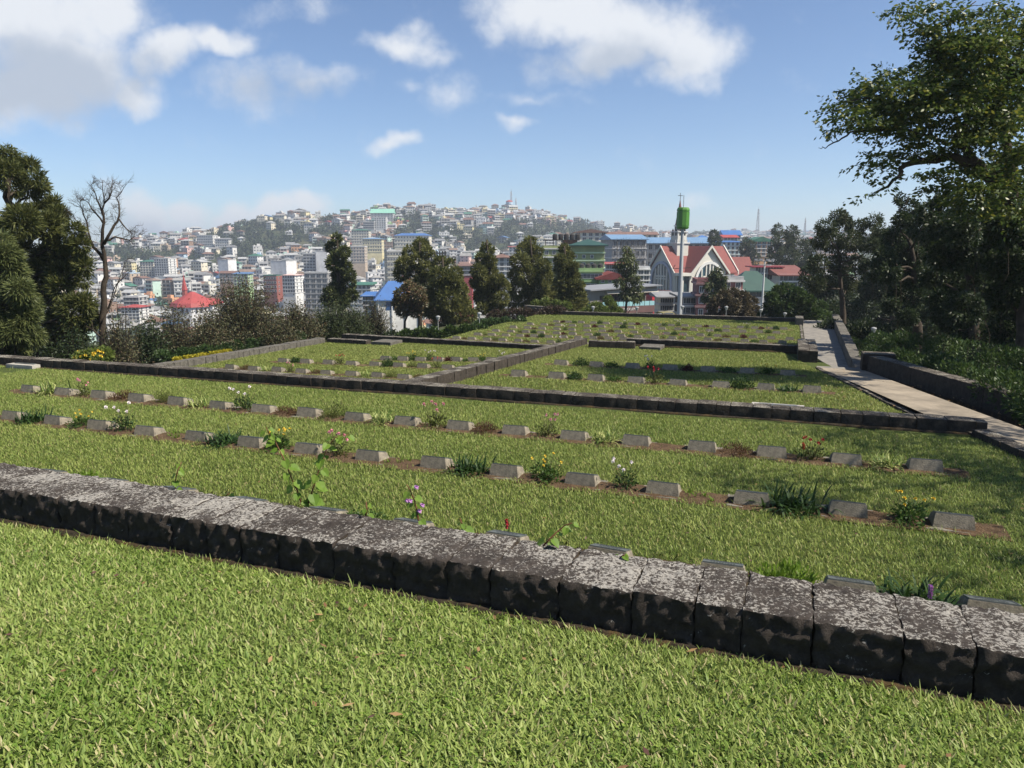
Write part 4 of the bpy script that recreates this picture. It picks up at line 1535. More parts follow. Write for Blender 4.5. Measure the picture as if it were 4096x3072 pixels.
MG = [
    ('mango_tree', 'bronze-leaved round tree with a bare forked trunk by the blue roofed building', K3, 56, (910, 1440), [(970, 1000, 70), (900, 1060, 62), (1050, 1050, 72), (880, 1130, 62), (980, 1110, 90), (1080, 1120, 46), (900, 1210, 52), (1020, 1200, 58)], L_mango, 9000, .26, .09, .9, (950, 1200), .5),
    ('garden_tree', 'thin tree with drooping leaf clusters before the white house and academy', K4, 78, (1110, 1150), [(1130, 545, 36), (1140, 600, 42), (1105, 650, 44), (1060, 690, 44), (1180, 670, 44), (1140, 750, 52), (1060, 830, 44), (1180, 800, 52), (1215, 860, 44), (1130, 880, 54), (1215, 960, 52), (1105, 950, 42), (1170, 985, 36)], L_cypd, 3600, .50, .11, .8, (1125, 560), 1.3),
    ('garden_tree', 'vine-hung tree with drooping clumps in front of the pink house', K4, 84, (1920, 1150), [(1900, 775, 50), (1960, 800, 40), (1860, 860, 46), (1965, 880, 42), (1835, 970, 44), (1900, 960, 44), (1930, 850, 40), (1940, 930, 34), (1930, 720, 20)], L_cypd, 3200, .55, .12, .8, (1920, 700), 1.3),
    ('bush', 'large dark rusty bush behind the far lawn wall, right of the pole', K5, 66, (1200, 1480), [(960, 1330, 56), (1000, 1260, 56), (1090, 1200, 66), (1200, 1175, 66), (1300, 1210, 76), (1400, 1270, 66), (1170, 1300, 105), (1300, 1350, 105), (1430, 1370, 66), (950, 1420, 60), (1100, 1420, 75), (1240, 1430, 70), (1380, 1430, 60)], L_rust, 15000, .26, .11, 1.6, (1200, 1200), .35),
    ('bush', 'wide dark green bush behind the far lawn corner beside the lower path', K5, 62, (1820, 1490), [(1620, 1215, 60), (1700, 1140, 62), (1800, 1095, 60), (1760, 1220, 110), (1900, 1200, 100), (2020, 1260, 80), (1640, 1330, 100), (1800, 1340, 120), (1980, 1350, 110), (2100, 1420, 100), (1550, 1420, 66), (1700, 1430, 90), (2150, 1330, 80), (2200, 1450, 90)], L_herb, 19000, .30, .12, 2.0, (1800, 1120), .35),
    ('tree', 'grey green hazy tree beside the pale blue block, left of it', K5, 275, (1000, 800), [(985, 520, 50), (1010, 590, 50), (960, 580, 40), (985, 660, 56), (1010, 720, 50), (990, 770, 50)], L_willow, 5000, .8, .3, 2, (990, 500), .3),
    ('tree', 'dark round tree between the pale blue block and the orange house', K5, 280, (1355, 880), [(1340, 600, 56), (1390, 640, 56), (1320, 680, 56), (1390, 720, 60), (1340, 770, 60), (1440, 760, 50), (1420, 830, 60)], L_willow, 5500, .8, .3, 2, (1360, 580), .3),
    ('tree', 'tall hazy grey green tree behind the brown roofed house', K5, 190, (1780, 1010), [(1700, 470, 70), (1850, 500, 80), (1640, 560, 56), (1760, 600, 110), (1900, 640, 110), (1680, 700, 90), (1800, 760, 120), (1950, 800, 110), (1640, 800, 76), (1750, 890, 100), (1900, 920, 110), (2030, 650, 90), (2050, 850, 110)], L_willow, 13000, .8, .26, 4, (1780, 480), .3),
]
for (nm, lab, KV, Y, foot, bl, lm, n, L, w, dep, top, droop) in MG:
    u, v = KV(*foot)
    p = pix_y(u, v, Y)
    p[2] = zg(p[0], p[1]) - .1
    Bl = px_blobs(bl, KV, Y, dep, len(bl) * 5 + 1, p)
    Q = needle_crown(Bl, n, L, w, rgt, droop, 0, .15, .35, 2.4, .6)
    tpx = [(0, 0, 0), tuple(Vector(pix_y(*KV(foot[0] * .6 + top[0] * .4, foot[1] * .6 + top[1] * .4), Y)) - Vector(p)), tuple(Vector(pix_y(*KV(*top), Y)) - Vector(p))]
    tree(nm, lab, 'bush' if nm == 'bush' else 'tree', tuple(p), Bl, Q, lm, tpx, .16, M_bark, rgt, 10)

# --- the wood on the right
RW = [
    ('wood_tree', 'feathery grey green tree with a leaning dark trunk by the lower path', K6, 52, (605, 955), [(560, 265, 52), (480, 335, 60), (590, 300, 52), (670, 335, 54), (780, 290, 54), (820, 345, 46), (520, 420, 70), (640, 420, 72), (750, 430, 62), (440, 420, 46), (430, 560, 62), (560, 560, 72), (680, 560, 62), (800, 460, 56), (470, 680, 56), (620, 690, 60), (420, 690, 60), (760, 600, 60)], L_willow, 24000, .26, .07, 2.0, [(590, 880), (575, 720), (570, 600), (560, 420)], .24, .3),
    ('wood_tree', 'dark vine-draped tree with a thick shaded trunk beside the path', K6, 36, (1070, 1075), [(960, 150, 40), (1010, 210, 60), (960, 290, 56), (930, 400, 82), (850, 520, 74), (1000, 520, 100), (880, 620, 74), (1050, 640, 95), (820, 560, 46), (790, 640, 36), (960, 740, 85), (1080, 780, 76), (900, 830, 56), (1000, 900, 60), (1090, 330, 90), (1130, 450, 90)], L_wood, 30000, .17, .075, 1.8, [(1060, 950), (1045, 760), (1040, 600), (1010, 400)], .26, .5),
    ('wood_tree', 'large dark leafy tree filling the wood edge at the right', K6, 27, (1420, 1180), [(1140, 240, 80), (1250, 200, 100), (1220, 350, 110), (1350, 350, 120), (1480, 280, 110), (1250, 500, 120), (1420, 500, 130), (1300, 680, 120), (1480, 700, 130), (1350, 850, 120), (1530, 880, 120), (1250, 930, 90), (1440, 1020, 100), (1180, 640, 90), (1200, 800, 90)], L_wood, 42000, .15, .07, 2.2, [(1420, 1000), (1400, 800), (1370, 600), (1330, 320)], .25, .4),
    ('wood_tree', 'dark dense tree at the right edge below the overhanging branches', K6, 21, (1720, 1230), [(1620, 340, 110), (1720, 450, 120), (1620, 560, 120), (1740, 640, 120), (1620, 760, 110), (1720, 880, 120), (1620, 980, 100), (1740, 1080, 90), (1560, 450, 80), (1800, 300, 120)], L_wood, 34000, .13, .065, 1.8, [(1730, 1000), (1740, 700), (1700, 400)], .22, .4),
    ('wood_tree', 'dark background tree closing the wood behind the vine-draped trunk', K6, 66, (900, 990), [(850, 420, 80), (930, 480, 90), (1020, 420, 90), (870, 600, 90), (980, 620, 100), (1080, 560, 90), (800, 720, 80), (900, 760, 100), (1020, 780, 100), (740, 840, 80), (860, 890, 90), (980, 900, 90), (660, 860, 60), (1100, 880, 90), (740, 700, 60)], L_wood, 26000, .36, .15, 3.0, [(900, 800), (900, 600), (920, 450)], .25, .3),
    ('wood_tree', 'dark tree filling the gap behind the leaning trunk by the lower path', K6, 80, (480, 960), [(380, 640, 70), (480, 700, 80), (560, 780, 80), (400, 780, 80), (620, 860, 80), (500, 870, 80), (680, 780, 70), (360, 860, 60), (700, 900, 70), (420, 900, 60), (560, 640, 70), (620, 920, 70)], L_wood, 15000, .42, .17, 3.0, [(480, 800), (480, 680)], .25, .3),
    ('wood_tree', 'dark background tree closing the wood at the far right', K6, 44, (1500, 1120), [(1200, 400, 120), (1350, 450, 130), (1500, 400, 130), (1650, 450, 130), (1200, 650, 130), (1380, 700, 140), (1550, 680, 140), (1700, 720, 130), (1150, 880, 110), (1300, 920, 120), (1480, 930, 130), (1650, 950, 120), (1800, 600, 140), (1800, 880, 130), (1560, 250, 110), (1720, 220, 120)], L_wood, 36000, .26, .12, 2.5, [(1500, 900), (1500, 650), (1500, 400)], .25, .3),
]
for (nm, lab, KV, Y, foot, bl, lm, n, L, w, dep, tpx, tr, droop) in RW:
    u, v = KV(*foot)
    p = pix_y(u, v, Y)
    p[2] = zg(p[0], p[1]) - .15
    Bl = px_blobs(bl, KV, Y, dep, len(bl) * 3 + 2, p)
    Q = needle_crown(Bl, n, L, w, rgt, droop, 0, .2, .3, 2.6, .7)
    pts = [(0, 0, 0)] + [tuple(Vector(pix_y(*KV(x, y), Y)) - Vector(p)) for x, y in tpx]

    def vines(mb, Bl=Bl):
        for b in Bl[::2]:
            for _ in range(3):
                a = Vector(b[:3]) + Vector(rgt.normal(0, b[3] * .5, 3))
                ln_ = rgt.uniform(.6, 2.2)
                if a.z - ln_ > .1:
                    limb(mb, wob([a, a + Vector((rgt.normal(0, .3), rgt.normal(0, .2), -ln_))], .08, rgt, 3), .012, .006, 3)
    tree(nm, lab, 'tree', tuple(p), Bl, Q, lm, pts, tr, M_bark, rgt, 14, extra=vines)

# the big overhanging tree
OV = [(1300, 60, 50), (1400, 95, 60), (1550, 60, 66), (1500, 200, 76), (1620, 150, 70), (1700, 270, 95), (1850, 120, 56), (1950, 70, 50), (1600, 400, 100), (1480, 520, 70), (1280, 530, 50), (1200, 600, 60), (975, 590, 30), (1100, 620, 50), (1000, 680, 70), (900, 720, 58), (790, 815, 40), (900, 850, 80),
      (1050, 800, 90), (1000, 940, 60), (890, 950, 44), (1200, 750, 95), (1150, 900, 82), (1350, 650, 95), (1350, 850, 100), (1300, 1000, 70), (1500, 750, 125), (1700, 600, 135), (1900, 400, 130), (2100, 300, 115), (2150, 120, 76), (1700, 820, 110), (1900, 750, 140), (2100, 650, 125), (1500, 930, 80), (1450, 1070, 66),
      (1300, 1130, 66), (1120, 1140, 50), (1050, 1200, 42), (1200, 1200, 56), (1180, 1260, 34), (1110, 1335, 24), (1055, 1440, 26), (1560, 1130, 76), (1500, 1280, 60), (1500, 1380, 44), (1750, 1050, 85), (1950, 1000, 115), (2120, 900, 105), (1900, 1250, 100), (2100, 1150, 110), (1700, 1250, 66), (2250, 500, 130), (2300, 800, 140), (2280, 250, 110), (2250, 1100, 130), (1800, 300, 120), (2000, 550, 130), (1850, 650, 120), (1650, 720, 120), (2000, 850, 120), (1850, 950, 110), (2050, 1250, 110), (1980, 1380, 100), (1820, 1380, 90), (1680, 1380, 80), (2180, 1350, 120), (1750, 450, 110), (1550, 560, 90), (1420, 760, 90), (1250, 850, 80), (1100, 720, 70), (2120, 480, 120), (1600, 300, 80), (1980, 200, 80), (1780, 1500, 90), (1950, 1520, 110), (2120, 1550, 120)]
Y = 20.0
p = np.array([15.2, 19.0, 0])
p[2] = zg(p[0], p[1]) - .15
Bl = px_blobs(OV, K8, Y, 1.3, 77, p)
e = empty('overhanging_tree', tuple(p))
tag(e, 'big sunlit broadleaf tree at right whose branches reach out over the path', 'tree')
mb = MB()
LIM = [([(2400, 2300), (2260, 1800), (2050, 1400), (1850, 1200), (1700, 1160), (1500, 1180), (1330, 1215), (1290, 1300), (1170, 1390), (1060, 1450)], .20, .008),
       ([(1850, 1200), (1760, 1080), (1690, 1050), (1780, 900), (1800, 780), (1740, 600), (1690, 350), (1640, 190), (1750, 80), (1850, 10)], .11, .012), ([(1690, 1060), (1600, 1040), (1500, 1000), (1250, 960), (1010, 965), (900, 1000), (800, 1052), (740, 1095), (690, 1090)], .055, .006),
       ([(2120, 1550), (2100, 1200), (2050, 900), (2000, 600), (2050, 350), (2150, 130), (2010, 20)], .14, .02), ([(1800, 780), (1600, 700), (1350, 680), (1150, 700), (950, 740), (780, 830)], .05, .008), ([(1500, 200), (1400, 170), (1300, 120), (1250, 80)], .02, .006),
       ([(1480, 1180), (1300, 1150), (1100, 1160)], .03, .006), ([(830, 1040), (780, 990), (665, 942)], .012, .004), ([(800, 1052), (750, 1020), (710, 1000)], .009, .003), ([(820, 1000), (790, 930), (780, 870)], .009, .003), ([(1500, 200), (1440, 230), (1340, 230), (1290, 210)], .012, .003),
       ([(1690, 350), (1560, 250), (1500, 200)], .03, .012), ([(1750, 80), (1700, 20), (1680, 0)], .01, .003), ([(1780, 60), (1900, 40), (1980, 10)], .01, .003), ([(1660, 180), (1640, 100), (1600, 60)], .01, .003)]
for pts, a, b in LIM:
    q = [Vector(pix_y(*K8(x, y), Y + .3 * math.sin(x * .01))) - Vector(p) for x, y in pts]
    if a == .20:
        q[0] = Vector((0, 0, 0))
    limb(mb, wob(q, .03, rgt, 3), a, b, 7)
mb.build('trunk', M_bark, e, smooth=True)
Q = spray_crown(Bl, 190, 26, .14, .064, rgt, .35)
link('crown', quads_mesh('crown', Q, L_broad), e)

# a neighbour of it, further along the wood's edge towards us: its shade lies over the lawn's right end
p = np.array([13.2, 9.4, 0.0])
p[2] = zg(13.2, 9.4) - .1
e = empty('shade_tree', tuple(p))
tag(e, 'broadleaf tree just out of sight whose shade dapples the right lawn', 'tree')
rb = np.random.default_rng(12)
Bl = np.array([(rb.normal(0, 1.7), rb.normal(0, 2.3), 8.2 + rb.normal(0, 1.5), rb.uniform(.5, 1.0)) for _ in range(26)])
mb = MB()
limb(mb, wob([(0, 0, 0), (.2, 0, 4), (0, .2, 8.5)], .08, rb), .2, .05)
for b in Bl[::2]:
    limb(mb, wob([(.1, 0, 5.0), tuple(b[:3])], .1, rb), .06, .02, 5)
mb.build('trunk', M_bark, e, smooth=True)
link('crown', quads_mesh('crown', spray_crown(Bl, 26, 22, .15, .08, rb), L_broad), e)


# --- shrubs with visible twigs
def shrub(name, label, u0, u1, vt, vb, Y, lm, ntw, nlf, leafL, rg, cat='shrub', dens=1.0, zoff=0.0):
    um = (u0 + u1) / 2
    b = pix_y(um, vb, Y)
    z0 = min(zg(b[0], b[1]), b[2]) - .1
    top = pix_y(um, vt, Y)[2]
    hw = (u1 - u0) / 2 / 745 * Y
    H = top - z0
    e = empty(name, (b[0], b[1], z0))
    tag(e, label, cat)
    n, k = ntw, 7
    az = rg.uniform(0, 6.283, n)
    sp_ = np.sqrt(rg.uniform(0, 1, n)) * hw
    hh = H * (1 - .45 * (sp_ / hw) ** 2) * rg.uniform(.6, 1.04, n)
    S = np.zeros((n, k, 2, 3))
    tip = np.zeros((n, k, 3))
    b0 = rg.normal(0, hw * .12, (n, 2))
    bend = rg.normal(0, .10, (n, k, 3)).cumsum(1) * min(hw, 1.5) * .4
    for j in range(k):
        f = j / (k - 1)
        c = np.stack([b0[:, 0] + np.cos(az) * sp_ * f ** 1.5, b0[:, 1] + np.sin(az) * sp_ * f ** 1.5, hh * f], -1) + bend[:, j] * f
        tip[:, j] = c
        w = (.022 * (1 - f) + .005) * (Y / 40)
        S[:, j, 0] = c - np.stack([np.full(n, w), np.zeros(n), np.zeros(n)], -1)
        S[:, j, 1] = c + np.stack([np.full(n, w), np.zeros(n), np.zeros(n)], -1)
    link('stems', strips_mesh('stems', S, M_barkg), e)
    i = rg.integers(0, n, nlf)
    j = np.clip((2.3 + 4.2 * rg.uniform(0, 1, nlf) ** .7), 0, k - 1.001)
    j0 = j.astype(int)
    fr = (j - j0)[:, None]
    P = tip[i, j0] * (1 - fr) + tip[i, np.minimum(j0 + 1, k - 1)] * fr + rg.normal(0, .16 * Y / 40, (nlf, 3))
    D = rg.normal(size=(nlf, 3)) + np.array([0, 0, .2])
    link('leaves', quads_mesh('leaves', leaf_quads(P, D, leafL * rg.uniform(.6, 1.3, nlf), leafL * .42, rg), lm), e)
    return e


rs = np.random.default_rng(31)
SH = [('twiggy grey shrub right of the bare tree trunk', 104, 140, 296, 360, 33, L_twig, 200, 1800, .11), ('dense dark shrub below the pink roofed block', 130, 172, 316, 360, 35, L_wood, 300, 9000, .15),
      ('twiggy thin shrub below the red roofed white church', 152, 207, 306, 352, 38, L_twig, 600, 11000, .13), ('large dark twiggy bush, biggest of the thicket', 203, 286, 277, 350, 42, L_twig, 900, 26000, .14),
      ('brownish twiggy bush right of the biggest thicket bush', 274, 324, 303, 345, 44, L_twig, 600, 15000, .14), ('green topped rounded shrub beside the terrace wall end', 309, 370, 304, 341, 46, L_willow, 600, 18000, .14),
      ('thin leafless shrub right of the green topped one', 352, 394, 302, 334, 50, L_twig, 400, 3500, .13), ('dark low shrub at the foot of the left conifers', 44, 100, 328, 362, 29, L_wood, 300, 9000, .13),
      ('twiggy low shrub left of the pink roofed block', 100, 136, 322, 360, 31, L_twig, 300, 4500, .12),
      ('dense dark shrub between the thin shrub and the biggest bush', 190, 232, 314, 354, 37, L_twig, 300, 9000, .13), ('dark low shrub right of the biggest thicket bush', 262, 300, 318, 350, 40, L_twig, 300, 8000, .13)]
for (lab, u0, u1, vt, vb, Y, lm, nt_, nl, lL) in SH:
    shrub('shrub', lab, u0, u1, vt, vb, Y, lm, nt_, nl, lL, rs)

# --- hedges and beds: leafy masses along the edges
def leafy_mass(name, label, cat, pts, lm, n, L, w, rg, up=.3, kind=None, flowers=None, droop=0.0):
    """pts: (u, v top, half height px, Y) of lumps along the row."""
    B = []
    for (u, v, r, Y) in pts:
        q = pix_y(u, v + r, Y)
        B.append((q[0], q[1], q[2], r / 745 * Y))
    B = np.array(B)
    root = (B[0, 0], B[0, 1], zg(B[0, 0], B[0, 1]))
    e = empty(name, root)
    tag(e, label, cat, kind=kind)
    B[:, :3] -= np.array(root)
    Q = needle_crown(B, n, L, w, rg, droop, up, .05, .45, 2.0, .7)
    link('leaves', quads_mesh('leaves', Q, lm), e)
    mb = MB()
    for b in B:
        base = Vector((b[0], b[1], min(b[2] - b[3] * 1.6, b[2] - .4)))
        for _ in range(4):
            limb(mb, [base + Vector(rg.normal(0, b[3] * .3, 3)) * .6, Vector(b[:3]) + Vector(rg.normal(0, b[3] * .4, 3))], .018, .008, 4)
    mb.build('stems', M_barkg, e)
    if flowers:
        c, nf, r = flowers
        fm = flower_mesh(c, r, rg)
        for _ in range(nf):
            b = B[rg.integers(len(B))]
            d = unit(rg.normal(size=3) + np.array([.2, -1.2, .6]))
            link('flower', fm, e, tuple(b[:3] + d * b[3] * 1.02))
    return e


leafy_mass('flowering_shrub', 'yellow flowering shrub behind the long mossy wall, left of the pale grasses', 'shrub', [(82, 351, 7, 20.5), (92, 349, 8, 20.5), (104, 347, 8, 20.6), (98, 355, 7, 20.3)], L_lime, 2600, .11, .045, rs, flowers=('y', 26, .05))
leafy_mass('hedge', 'clipped dark green hedge behind the pale stone wall', 'hedge', [(162 + i * 7, 349.5 - i * .8 + (i % 3), 7, 34 + i * .3) for i in range(10)], L_hedge, 8500, .12, .06, rs)
leafy_mass('hedge', 'dark green hedge further along the pale stone wall', 'hedge', [(236 + i * 8, 340 - i * 1.1 + (i % 2) * 2, 5.5, 38.5 + i * .4) for i in range(9)], L_hedge, 6500, .13, .06, rs)
leafy_mass('edging_plant', 'golden yellow edging strip along the pale stone wall', 'edging plants', [(176 + i * 4.4, 357.6 - i * .66, 2.6, 27.6 + i * .22) for i in range(13)], L_gold, 6500, .09, .04, rs, kind='stuff')
S = []
for i in range(46):
    u = 104 + i * 1.9 + rs.normal(0, 1.5)
    q = pix_y(u, 365 + (u - 104) * .075, 21.5 + rs.uniform(0, 1.2))
    S.append(strap_leaves(26, .5, .012, rs, .9, .07) + np.array(q) - np.array([0, 0, .25]))
tag(link('pale_grasses', strips_mesh('pale_grasses', np.concatenate(S), L_varieg)), 'row of pale strappy grasses along the outer side of the mossy wall', 'grasses', kind='stuff')
leafy_mass('hedge', 'broad leaved green hedge left of the far lawn', 'hedge', [(405 + i * 7.6, 329 - i * .55 + (i % 2) * 2, 6.5, 47) for i in range(11)], L_herb, 9000, .22, .09, rs)
leafy_mass('hedge', 'dark green hedge before the pointed evergreen', 'hedge', [(478 + i * 7, 319 - i * .5 + (i % 2), 6.5, 52) for i in range(7)], L_hedge, 6000, .2, .09, rs)
leafy_mass('hedge', 'clipped maroon brown hedge at the far left corner of the far lawn', 'hedge', [(494 + i * 7.3, 309 - i * .55 + (i % 2) * 1.2, 8, 58) for i in range(10)], L_purple, 12000, .17, .08, rs)
leafy_mass('shrub', 'pale lime shrub before the slim evergreen, beside the maroon hedge', 'shrub', [(536, 300, 5, 62), (546, 298, 5, 62), (556, 300, 5, 62), (566, 301, 5, 62)], L_lime, 2600, .22, .09, rs)
leafy_mass('shrub', 'yellow green shrub behind the far wall left of the academy', 'shrub', [(588, 305, 7, 62), (596, 302, 7, 62), (603, 306, 7, 62), (584, 309, 6, 62)], L_lime, 4200, .24, .09, rs)
leafy_mass('shrub', 'tall yellow green shrub directly before the academy front', 'shrub', [(608, 296, 4, 63), (611, 301, 6, 63), (615, 306, 7, 63), (608, 309, 7, 63), (620, 309, 5, 63)], L_lime, 4200, .26, .08, rs)
leafy_mass('undergrowth', 'wild green undergrowth outside the path parapet wall', 'undergrowth',
           [(q[0], q[1], q[2], q[3]) for q in ((842, 338, 9, 44), (850, 336, 10, 40), (860, 340, 11, 36), (872, 344, 12, 31), (885, 343, 13, 29), (898, 347, 14, 27), (912, 351, 15, 25), (926, 354, 16, 23), (940, 352, 18, 22), (955, 358, 18, 20), (970, 362, 20, 19), (985, 366, 20, 18), (1000, 366, 24, 17), (1016, 370, 24, 16), (1034, 374, 26, 15),
            (880, 330, 14, 33), (900, 330, 16, 30), (920, 332, 18, 28), (945, 334, 20, 26), (970, 338, 22, 24), (1000, 342, 26, 21), (1030, 346, 28, 20), (1050, 380, 28, 14))], L_herb, 30000, .13, .05, rs, up=.5, kind='stuff')
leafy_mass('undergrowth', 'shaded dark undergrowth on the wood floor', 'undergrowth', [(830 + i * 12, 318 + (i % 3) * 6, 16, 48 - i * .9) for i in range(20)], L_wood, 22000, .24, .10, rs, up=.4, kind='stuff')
leafy_mass('undergrowth', 'dark undergrowth on the bank below the thicket', 'undergrowth', [(40 + i * 13, 346 - i * .6 + (i % 3) * 3, 9, 34 + i * .5) for i in range(28)], L_wood, 20000, .2, .09, rs, up=.4, kind='stuff')

# ------------------------------------------------------------------ the town
def paint(name, c, k=.72, s=.35):
    return mat(name, c, tuple(x * k for x in c), s, .85, .25, lo=.42, hi=.68)


WALLC = [('white', (.64, .63, .60)), ('white', (.58, .57, .54)), ('cream', (.66, .60, .47)), ('pale grey', (.44, .44, .43)), ('grey concrete', (.30, .29, .275)), ('mint green', (.46, .60, .52)), ('pink', (.62, .42, .38)),
         ('pale yellow', (.66, .58, .34)), ('tan', (.45, .36, .27)), ('pale blue', (.45, .56, .66)), ('brown', (.26, .17, .12)), ('green', (.33, .47, .24)), ('orange', (.62, .34, .19)), ('white', (.66, .65, .64)), ('pale grey', (.52, .52, .51))]
WALLM = [paint(f'town wall {n} {i}', c) for i, (n, c) in enumerate(WALLC)]
ROOFC = [('grey', (.24, .24, .24)), ('rusty brown', (.19, .105, .075)), ('red', (.28, .06, .048)), ('dark green', (.05, .16, .105)), ('blue', (.09, .18, .34)), ('pale grey', (.42, .42, .41)), ('brown', (.22, .15, .11)), ('grey', (.30, .29, .27))]
ROOFM = [mat(f'town roof {n} {i}', c, tuple(x * .6 for x in c), .5, .6, .4, lo=.4, hi=.7) for i, (n, c) in enumerate(ROOFC)]
M_glass = mat('window glass', (.035, .042, .05), (.055, .062, .07), 1.0, .25, .6)
M_white = mat('white trim', (.64, .63, .61), (.54, .53, .51), .8, .8, .25)
M_shade = mat('dark opening', (.055, .05, .047), (.03, .028, .026), 1.0, .95, .1)
NUMW = ['', 'one', 'two', 'three', 'four', 'five', 'six', 'seven', 'eight', 'nine']


def house_geo(rg, w, d, n, roof, sh=3.0, below=6.0):
    """(body MB with slots wall, glass, trim; roof MB with one slot); front faces -y."""
    b, r = MB(), MB()
    H = n * sh
    x0, x1, y0, y1 = -w / 2, w / 2, -d / 2, d / 2
    b.box(x0, x1, y0, y1, -below, H, 0)
    style = rg.random()
    for i in range(n):
        z = i * sh
        if style < .75:
            b.box(x0 - .1, x1 + .1, y0 - (.9 if style < .45 else .25), y0 + .05, z - .12, z + .12, 2)
        if style < .40 and rg.random() < .85:
            a, c = x0 + .5, x1 - .5
            b.quad((a, y0 - .04, z + 1.05), (c, y0 - .04, z + 1.05), (c, y0 - .04, z + 2.5), (a, y0 - .04, z + 2.5), 3)
            b.box(x0, x1, y0 - .9, y0 - .8, z + .12, z + .85, 0)
            m = max(2, int(w / 3.2))
            for k in range(m + 1):
                xx = x0 + .1 + (w - .4) * k / m
                b.box(xx, xx + .22, y0 - .88, y0 - .66, z + .85, z + 2.88, 2)
        else:
            m = max(2, int(w / 2.7))
            for k in range(m):
                if rg.random() < .08:
                    continue
                xc = x0 + w * (k + .5) / m
                hw, hh = rg.choice([.55, .7, .9]), rg.choice([1.2, 1.4])
                b.quad((xc - hw, y0 - .04, z + .95), (xc + hw, y0 - .04, z + .95), (xc + hw, y0 - .04, z + .95 + hh), (xc - hw, y0 - .04, z + .95 + hh), 1)
        m = max(1, int(d / 3.4))
        for k in range(m):
            yc = y0 + d * (k + .5) / m
            for sx, xx in ((1, x1 + .04), (-1, x0 - .04)):
                if rg.random() < .75:
                    q = [(xx, yc - .6 * sx, z + 1), (xx, yc + .6 * sx, z + 1), (xx, yc + .6 * sx, z + 2.3), (xx, yc - .6 * sx, z + 2.3)]
                    b.quad(*q, 1)
    o = .7
    if roof == 'flat':
        for q in ((x0 - .2, x1 + .2, y0 - .2, y0, H + .002, H + .8), (x0 - .2, x1 + .2, y1, y1 + .2, H + .002, H + .8), (x0 - .2, x0, y0, y1, H + .002, H + .8), (x1, x1 + .2, y0, y1, H + .002, H + .8)):
            r.box(*q)
        k = rg.uniform(-.3, .3) * w
        r.box(k - 1.6, k + 1.6, -1, 2, H + .003, H + 2.6)
        r.lathe([(.6, H + .003), (.62, H + 1.2), (.3, H + 1.4)], 8, 0, (x0 + 1.6, 0))
    elif roof == 'gable':
        p = min(w, d) * rg.uniform(.20, .32)
        if rg.random() < .6:
            poly = [(y0 - o, H - .12), (y1 + o, H - .12), (y1 + o, H), (0, H + p), (y0 - o, H)]
            vs = [(x, y, z) for x in (x0 - o, x1 + o) for y, z in poly]
        else:
            poly = [(x0 - o, H - .12), (x1 + o, H - .12), (x1 + o, H), (0, H + p), (x0 - o, H)]
            vs = [(x, y, z) for y in (y1 + o, y0 - o) for x, z in poly]
        r.add(vs, [(0, 4, 3, 2, 1), (5, 6, 7, 8, 9)] + [(i, (i + 1) % 5, (i + 1) % 5 + 5, i + 5) for i in range(5)])
    else:
        p = min(w, d) * .26
        k = max(.2, w / 2 - d / 2 * .9)
        r.add([(x0 - o, y0 - o, H), (x1 + o, y0 - o, H), (x1 + o, y1 + o, H), (x0 - o, y1 + o, H), (-k, 0, H + p), (k, 0, H + p)], [(0, 1, 5, 4), (1, 2, 5), (2, 3, 4, 5), (3, 0, 4), (0, 3, 2, 1)])
    return b, r


# ---- the buildings one can tell apart (sight-line box, distance): u0,u1,vtop,vbottom,Y
LAND = []       # (u0,u1,v0,v1,Y) kept clear of other houses in front


def win_mesh(w, h, fr=.09, bars=1):
    mb = MB()
    mb.box(-w / 2 - fr, w / 2 + fr, -.10, .0, -h / 2 - fr, h / 2 + fr, 0)
    n = bars + 1
    for k in range(n):
        a = -w / 2 + w * k / n + (.03 if k else 0)
        b = -w / 2 + w * (k + 1) / n - (.03 if k < n - 1 else 0)
        mb.quad((a, -.115, -h / 2), (b, -.115, -h / 2), (b, -.115, h / 2), (a, -.115, h / 2), 1)
    return mb.mesh('window', [M_white, M_glass])


